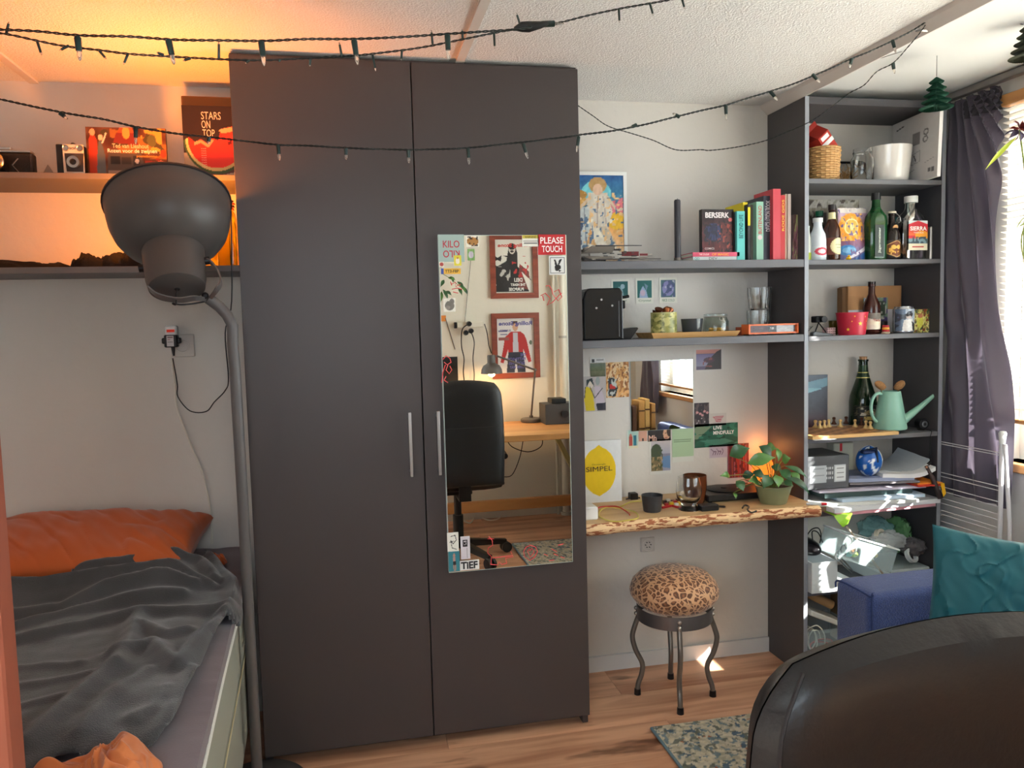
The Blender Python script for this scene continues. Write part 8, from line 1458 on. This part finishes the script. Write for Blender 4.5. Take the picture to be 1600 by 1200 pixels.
j1 = my(836, 578, ly+.02); hd = my(776, 556, ly+.06); P(t, 'lower_arm', B().tube([(lx, ly, DZ+.035), j1], .006, 8), LG); P(t, 'upper_arm', B().tube([j1, hd], .006, 8), LG); P(t, 'joint', B().sph(j1, .011, n=12), LG)
hc = my(768, 572, ly+.06); Md = Matrix.Translation(Vector(hc)+Vector((0, 0, .055))) @ Matrix.Rotation(math.pi, 4, 'X')
P(t, 'lamp_shade', B().lathe([(0, -.012), (.022, -.012), (.025, -.008), (.025, .034), (.030, .04), (.05, .052), (.062, .075), (.066, .10), (.064, .10), (.058, .076), (.046, .056), (.02, .05), (0, .05)], n=32, M=Md), LG); P(t, 'light_bulb', B().sph(Vector(hc)+Vector((0, 0, -.018)), .016, n=14), mat((255, 200, 130), .4, emit=8.))
ld = bpy.data.lights.new('desk_lamp_light', 'POINT'); ld.energy = 3.0; ld.color = (1., .58, .24); ld.shadow_soft_size = .02; lo_ = bpy.data.objects.new('desk_lamp_light', ld); COL.objects.link(lo_); lo_.parent = t; lo_.location = Vector(hc)+Vector((0, 0, -.045))-Vector((lx, ly, DZ))
a = mz(870, 663, DZ); ax0 = float(my(852, 640, a[1])[0]); hh = float(my(860, 632, a[1])[2])-DZ; t = thing('amplifier', 'dark grey amplifier box on the work desk behind the camera', 'amplifier', (ax0+.09, float(a[1])-.08, DZ)); ay = float(a[1]); ay0 = max(YF+.02, ay-.16)
P(t, 'case', B().box(ax0, ax0+.2, ay0, ay, DZ, DZ+hh), mat((66, 66, 68), .5), smooth=False, bev=.003); P(t, 'knob', B().cyl((ax0+.12, ay, DZ+hh*.5), (ax0+.12, ay+.015, DZ+hh*.5), .022, n=24), BLACKP); solo('small_black_box', B().box(ax0+.05, ax0+.14, ay0+.02, ay-.03, DZ+hh+.0005, DZ+hh+.03), BLACKP, 'small black box on top of the amplifier', 'box', smooth=False, bev=.003)
# white pipes
pa, pb = my(868, 440, YWF+.06), my(887, 440, YWF+.06); t = thing('heating_pipe', 'white vertical heating pipe on the wall behind the camera', 'pipe', ((pa[0]+pb[0])/2, YWF+.06, .0)); PM = mat((226, 222, 208), .4)
P(t, 'pipe', B().cyl(((pa[0]+pb[0])/2, YWF+.06, 0), ((pa[0]+pb[0])/2, YWF+.06, ZC), .024, n=24), PM); P(t, 'thin_pipe', B().cyl((pa[0]-.01, YWF+.04, 0), (pa[0]-.01, YWF+.04, ZC), .009, n=14), PM)
P(t, 'pipe_clamp', B().cyl(((pa[0]+pb[0])/2, YWF+.06, 1.15), ((pa[0]+pb[0])/2, YWF+.06, 1.165), .027, n=24), mat((180, 176, 166), .4)); P(t, 'floor_collar', B().cyl(((pa[0]+pb[0])/2, YWF+.06, 0), ((pa[0]+pb[0])/2, YWF+.06, .02), .036, n=24), PM)
solo('cable', B().tube(smoothp([my(790, 683, -2.5), my(800, 698, -2.5), my(825, 706, -2.5), my(845, 698, -2.5), my(848, 684, -2.5)]), .003, 6), CORDB, 'black cable drooping below the work desk', 'cable')
solo('cable', B().tube(smoothp([my(818, 684, -2.55), my(812, 715, -2.55), my(800, 742, -2.55), my(785, 745, -2.55)]), .003, 6), CORDB, 'long black cable hanging under the work desk', 'cable')
solo('cable', B().tube(smoothp([mz(722, 812, .01), mz(735, 817, .01), mz(745, 805, .01), mz(760, 812, .01), mz(775, 812, .01), mz(785, 806, .01)]), .0045, 6), CORDW, 'white cable lying on the floor under the work desk', 'cable')

# second curtain, poster and old books near the window behind the camera (seen in the mirror tile)
t = thing('curtain', 'second dark purple grey curtain at the far end of the window behind the camera', 'curtain', (2.345, -2.3, .56))
P(t, 'curtain_cloth', B().grid(lambda s_, q: (curtain_pt(s_, q)[0], -2.24-curtain_pt(s_, q)[1], curtain_pt(s_, q)[2]), 80, 60), CURT)
for k, (w_, h_, c_) in enumerate(((.036, .22, (120, 84, 50)), (.03, .20, (96, 64, 40)), (.042, .23, (186, 140, 76)), (.034, .24, (206, 166, 98)), (.03, .21, (176, 130, 70)))):
    x_ = 2.00+.043*k; z_ = AZ+.0065; tt = thing('old_book', ('dark brown', 'narrow dark', 'thick tan', 'golden', 'rightmost tan')[k]+' old book standing on the far sofa armrest, seen in the mirror tile', 'book', (x_+w_/2, -1.83, z_)); P(tt, 'cover', B().box(x_, x_+w_, -1.90, -1.77, z_, z_+h_), mat(c_, .6, bump=.4, bs=80), smooth=False, bev=.004)
    P(tt, 'spine_band', B().box(x_+.001, x_+w_-.001, -1.7698, -1.7685, z_+h_*.2, z_+h_*.24).box(x_+.001, x_+w_-.001, -1.7698, -1.7685, z_+h_*.7, z_+h_*.74), mat((90, 60, 34), .5), smooth=False)
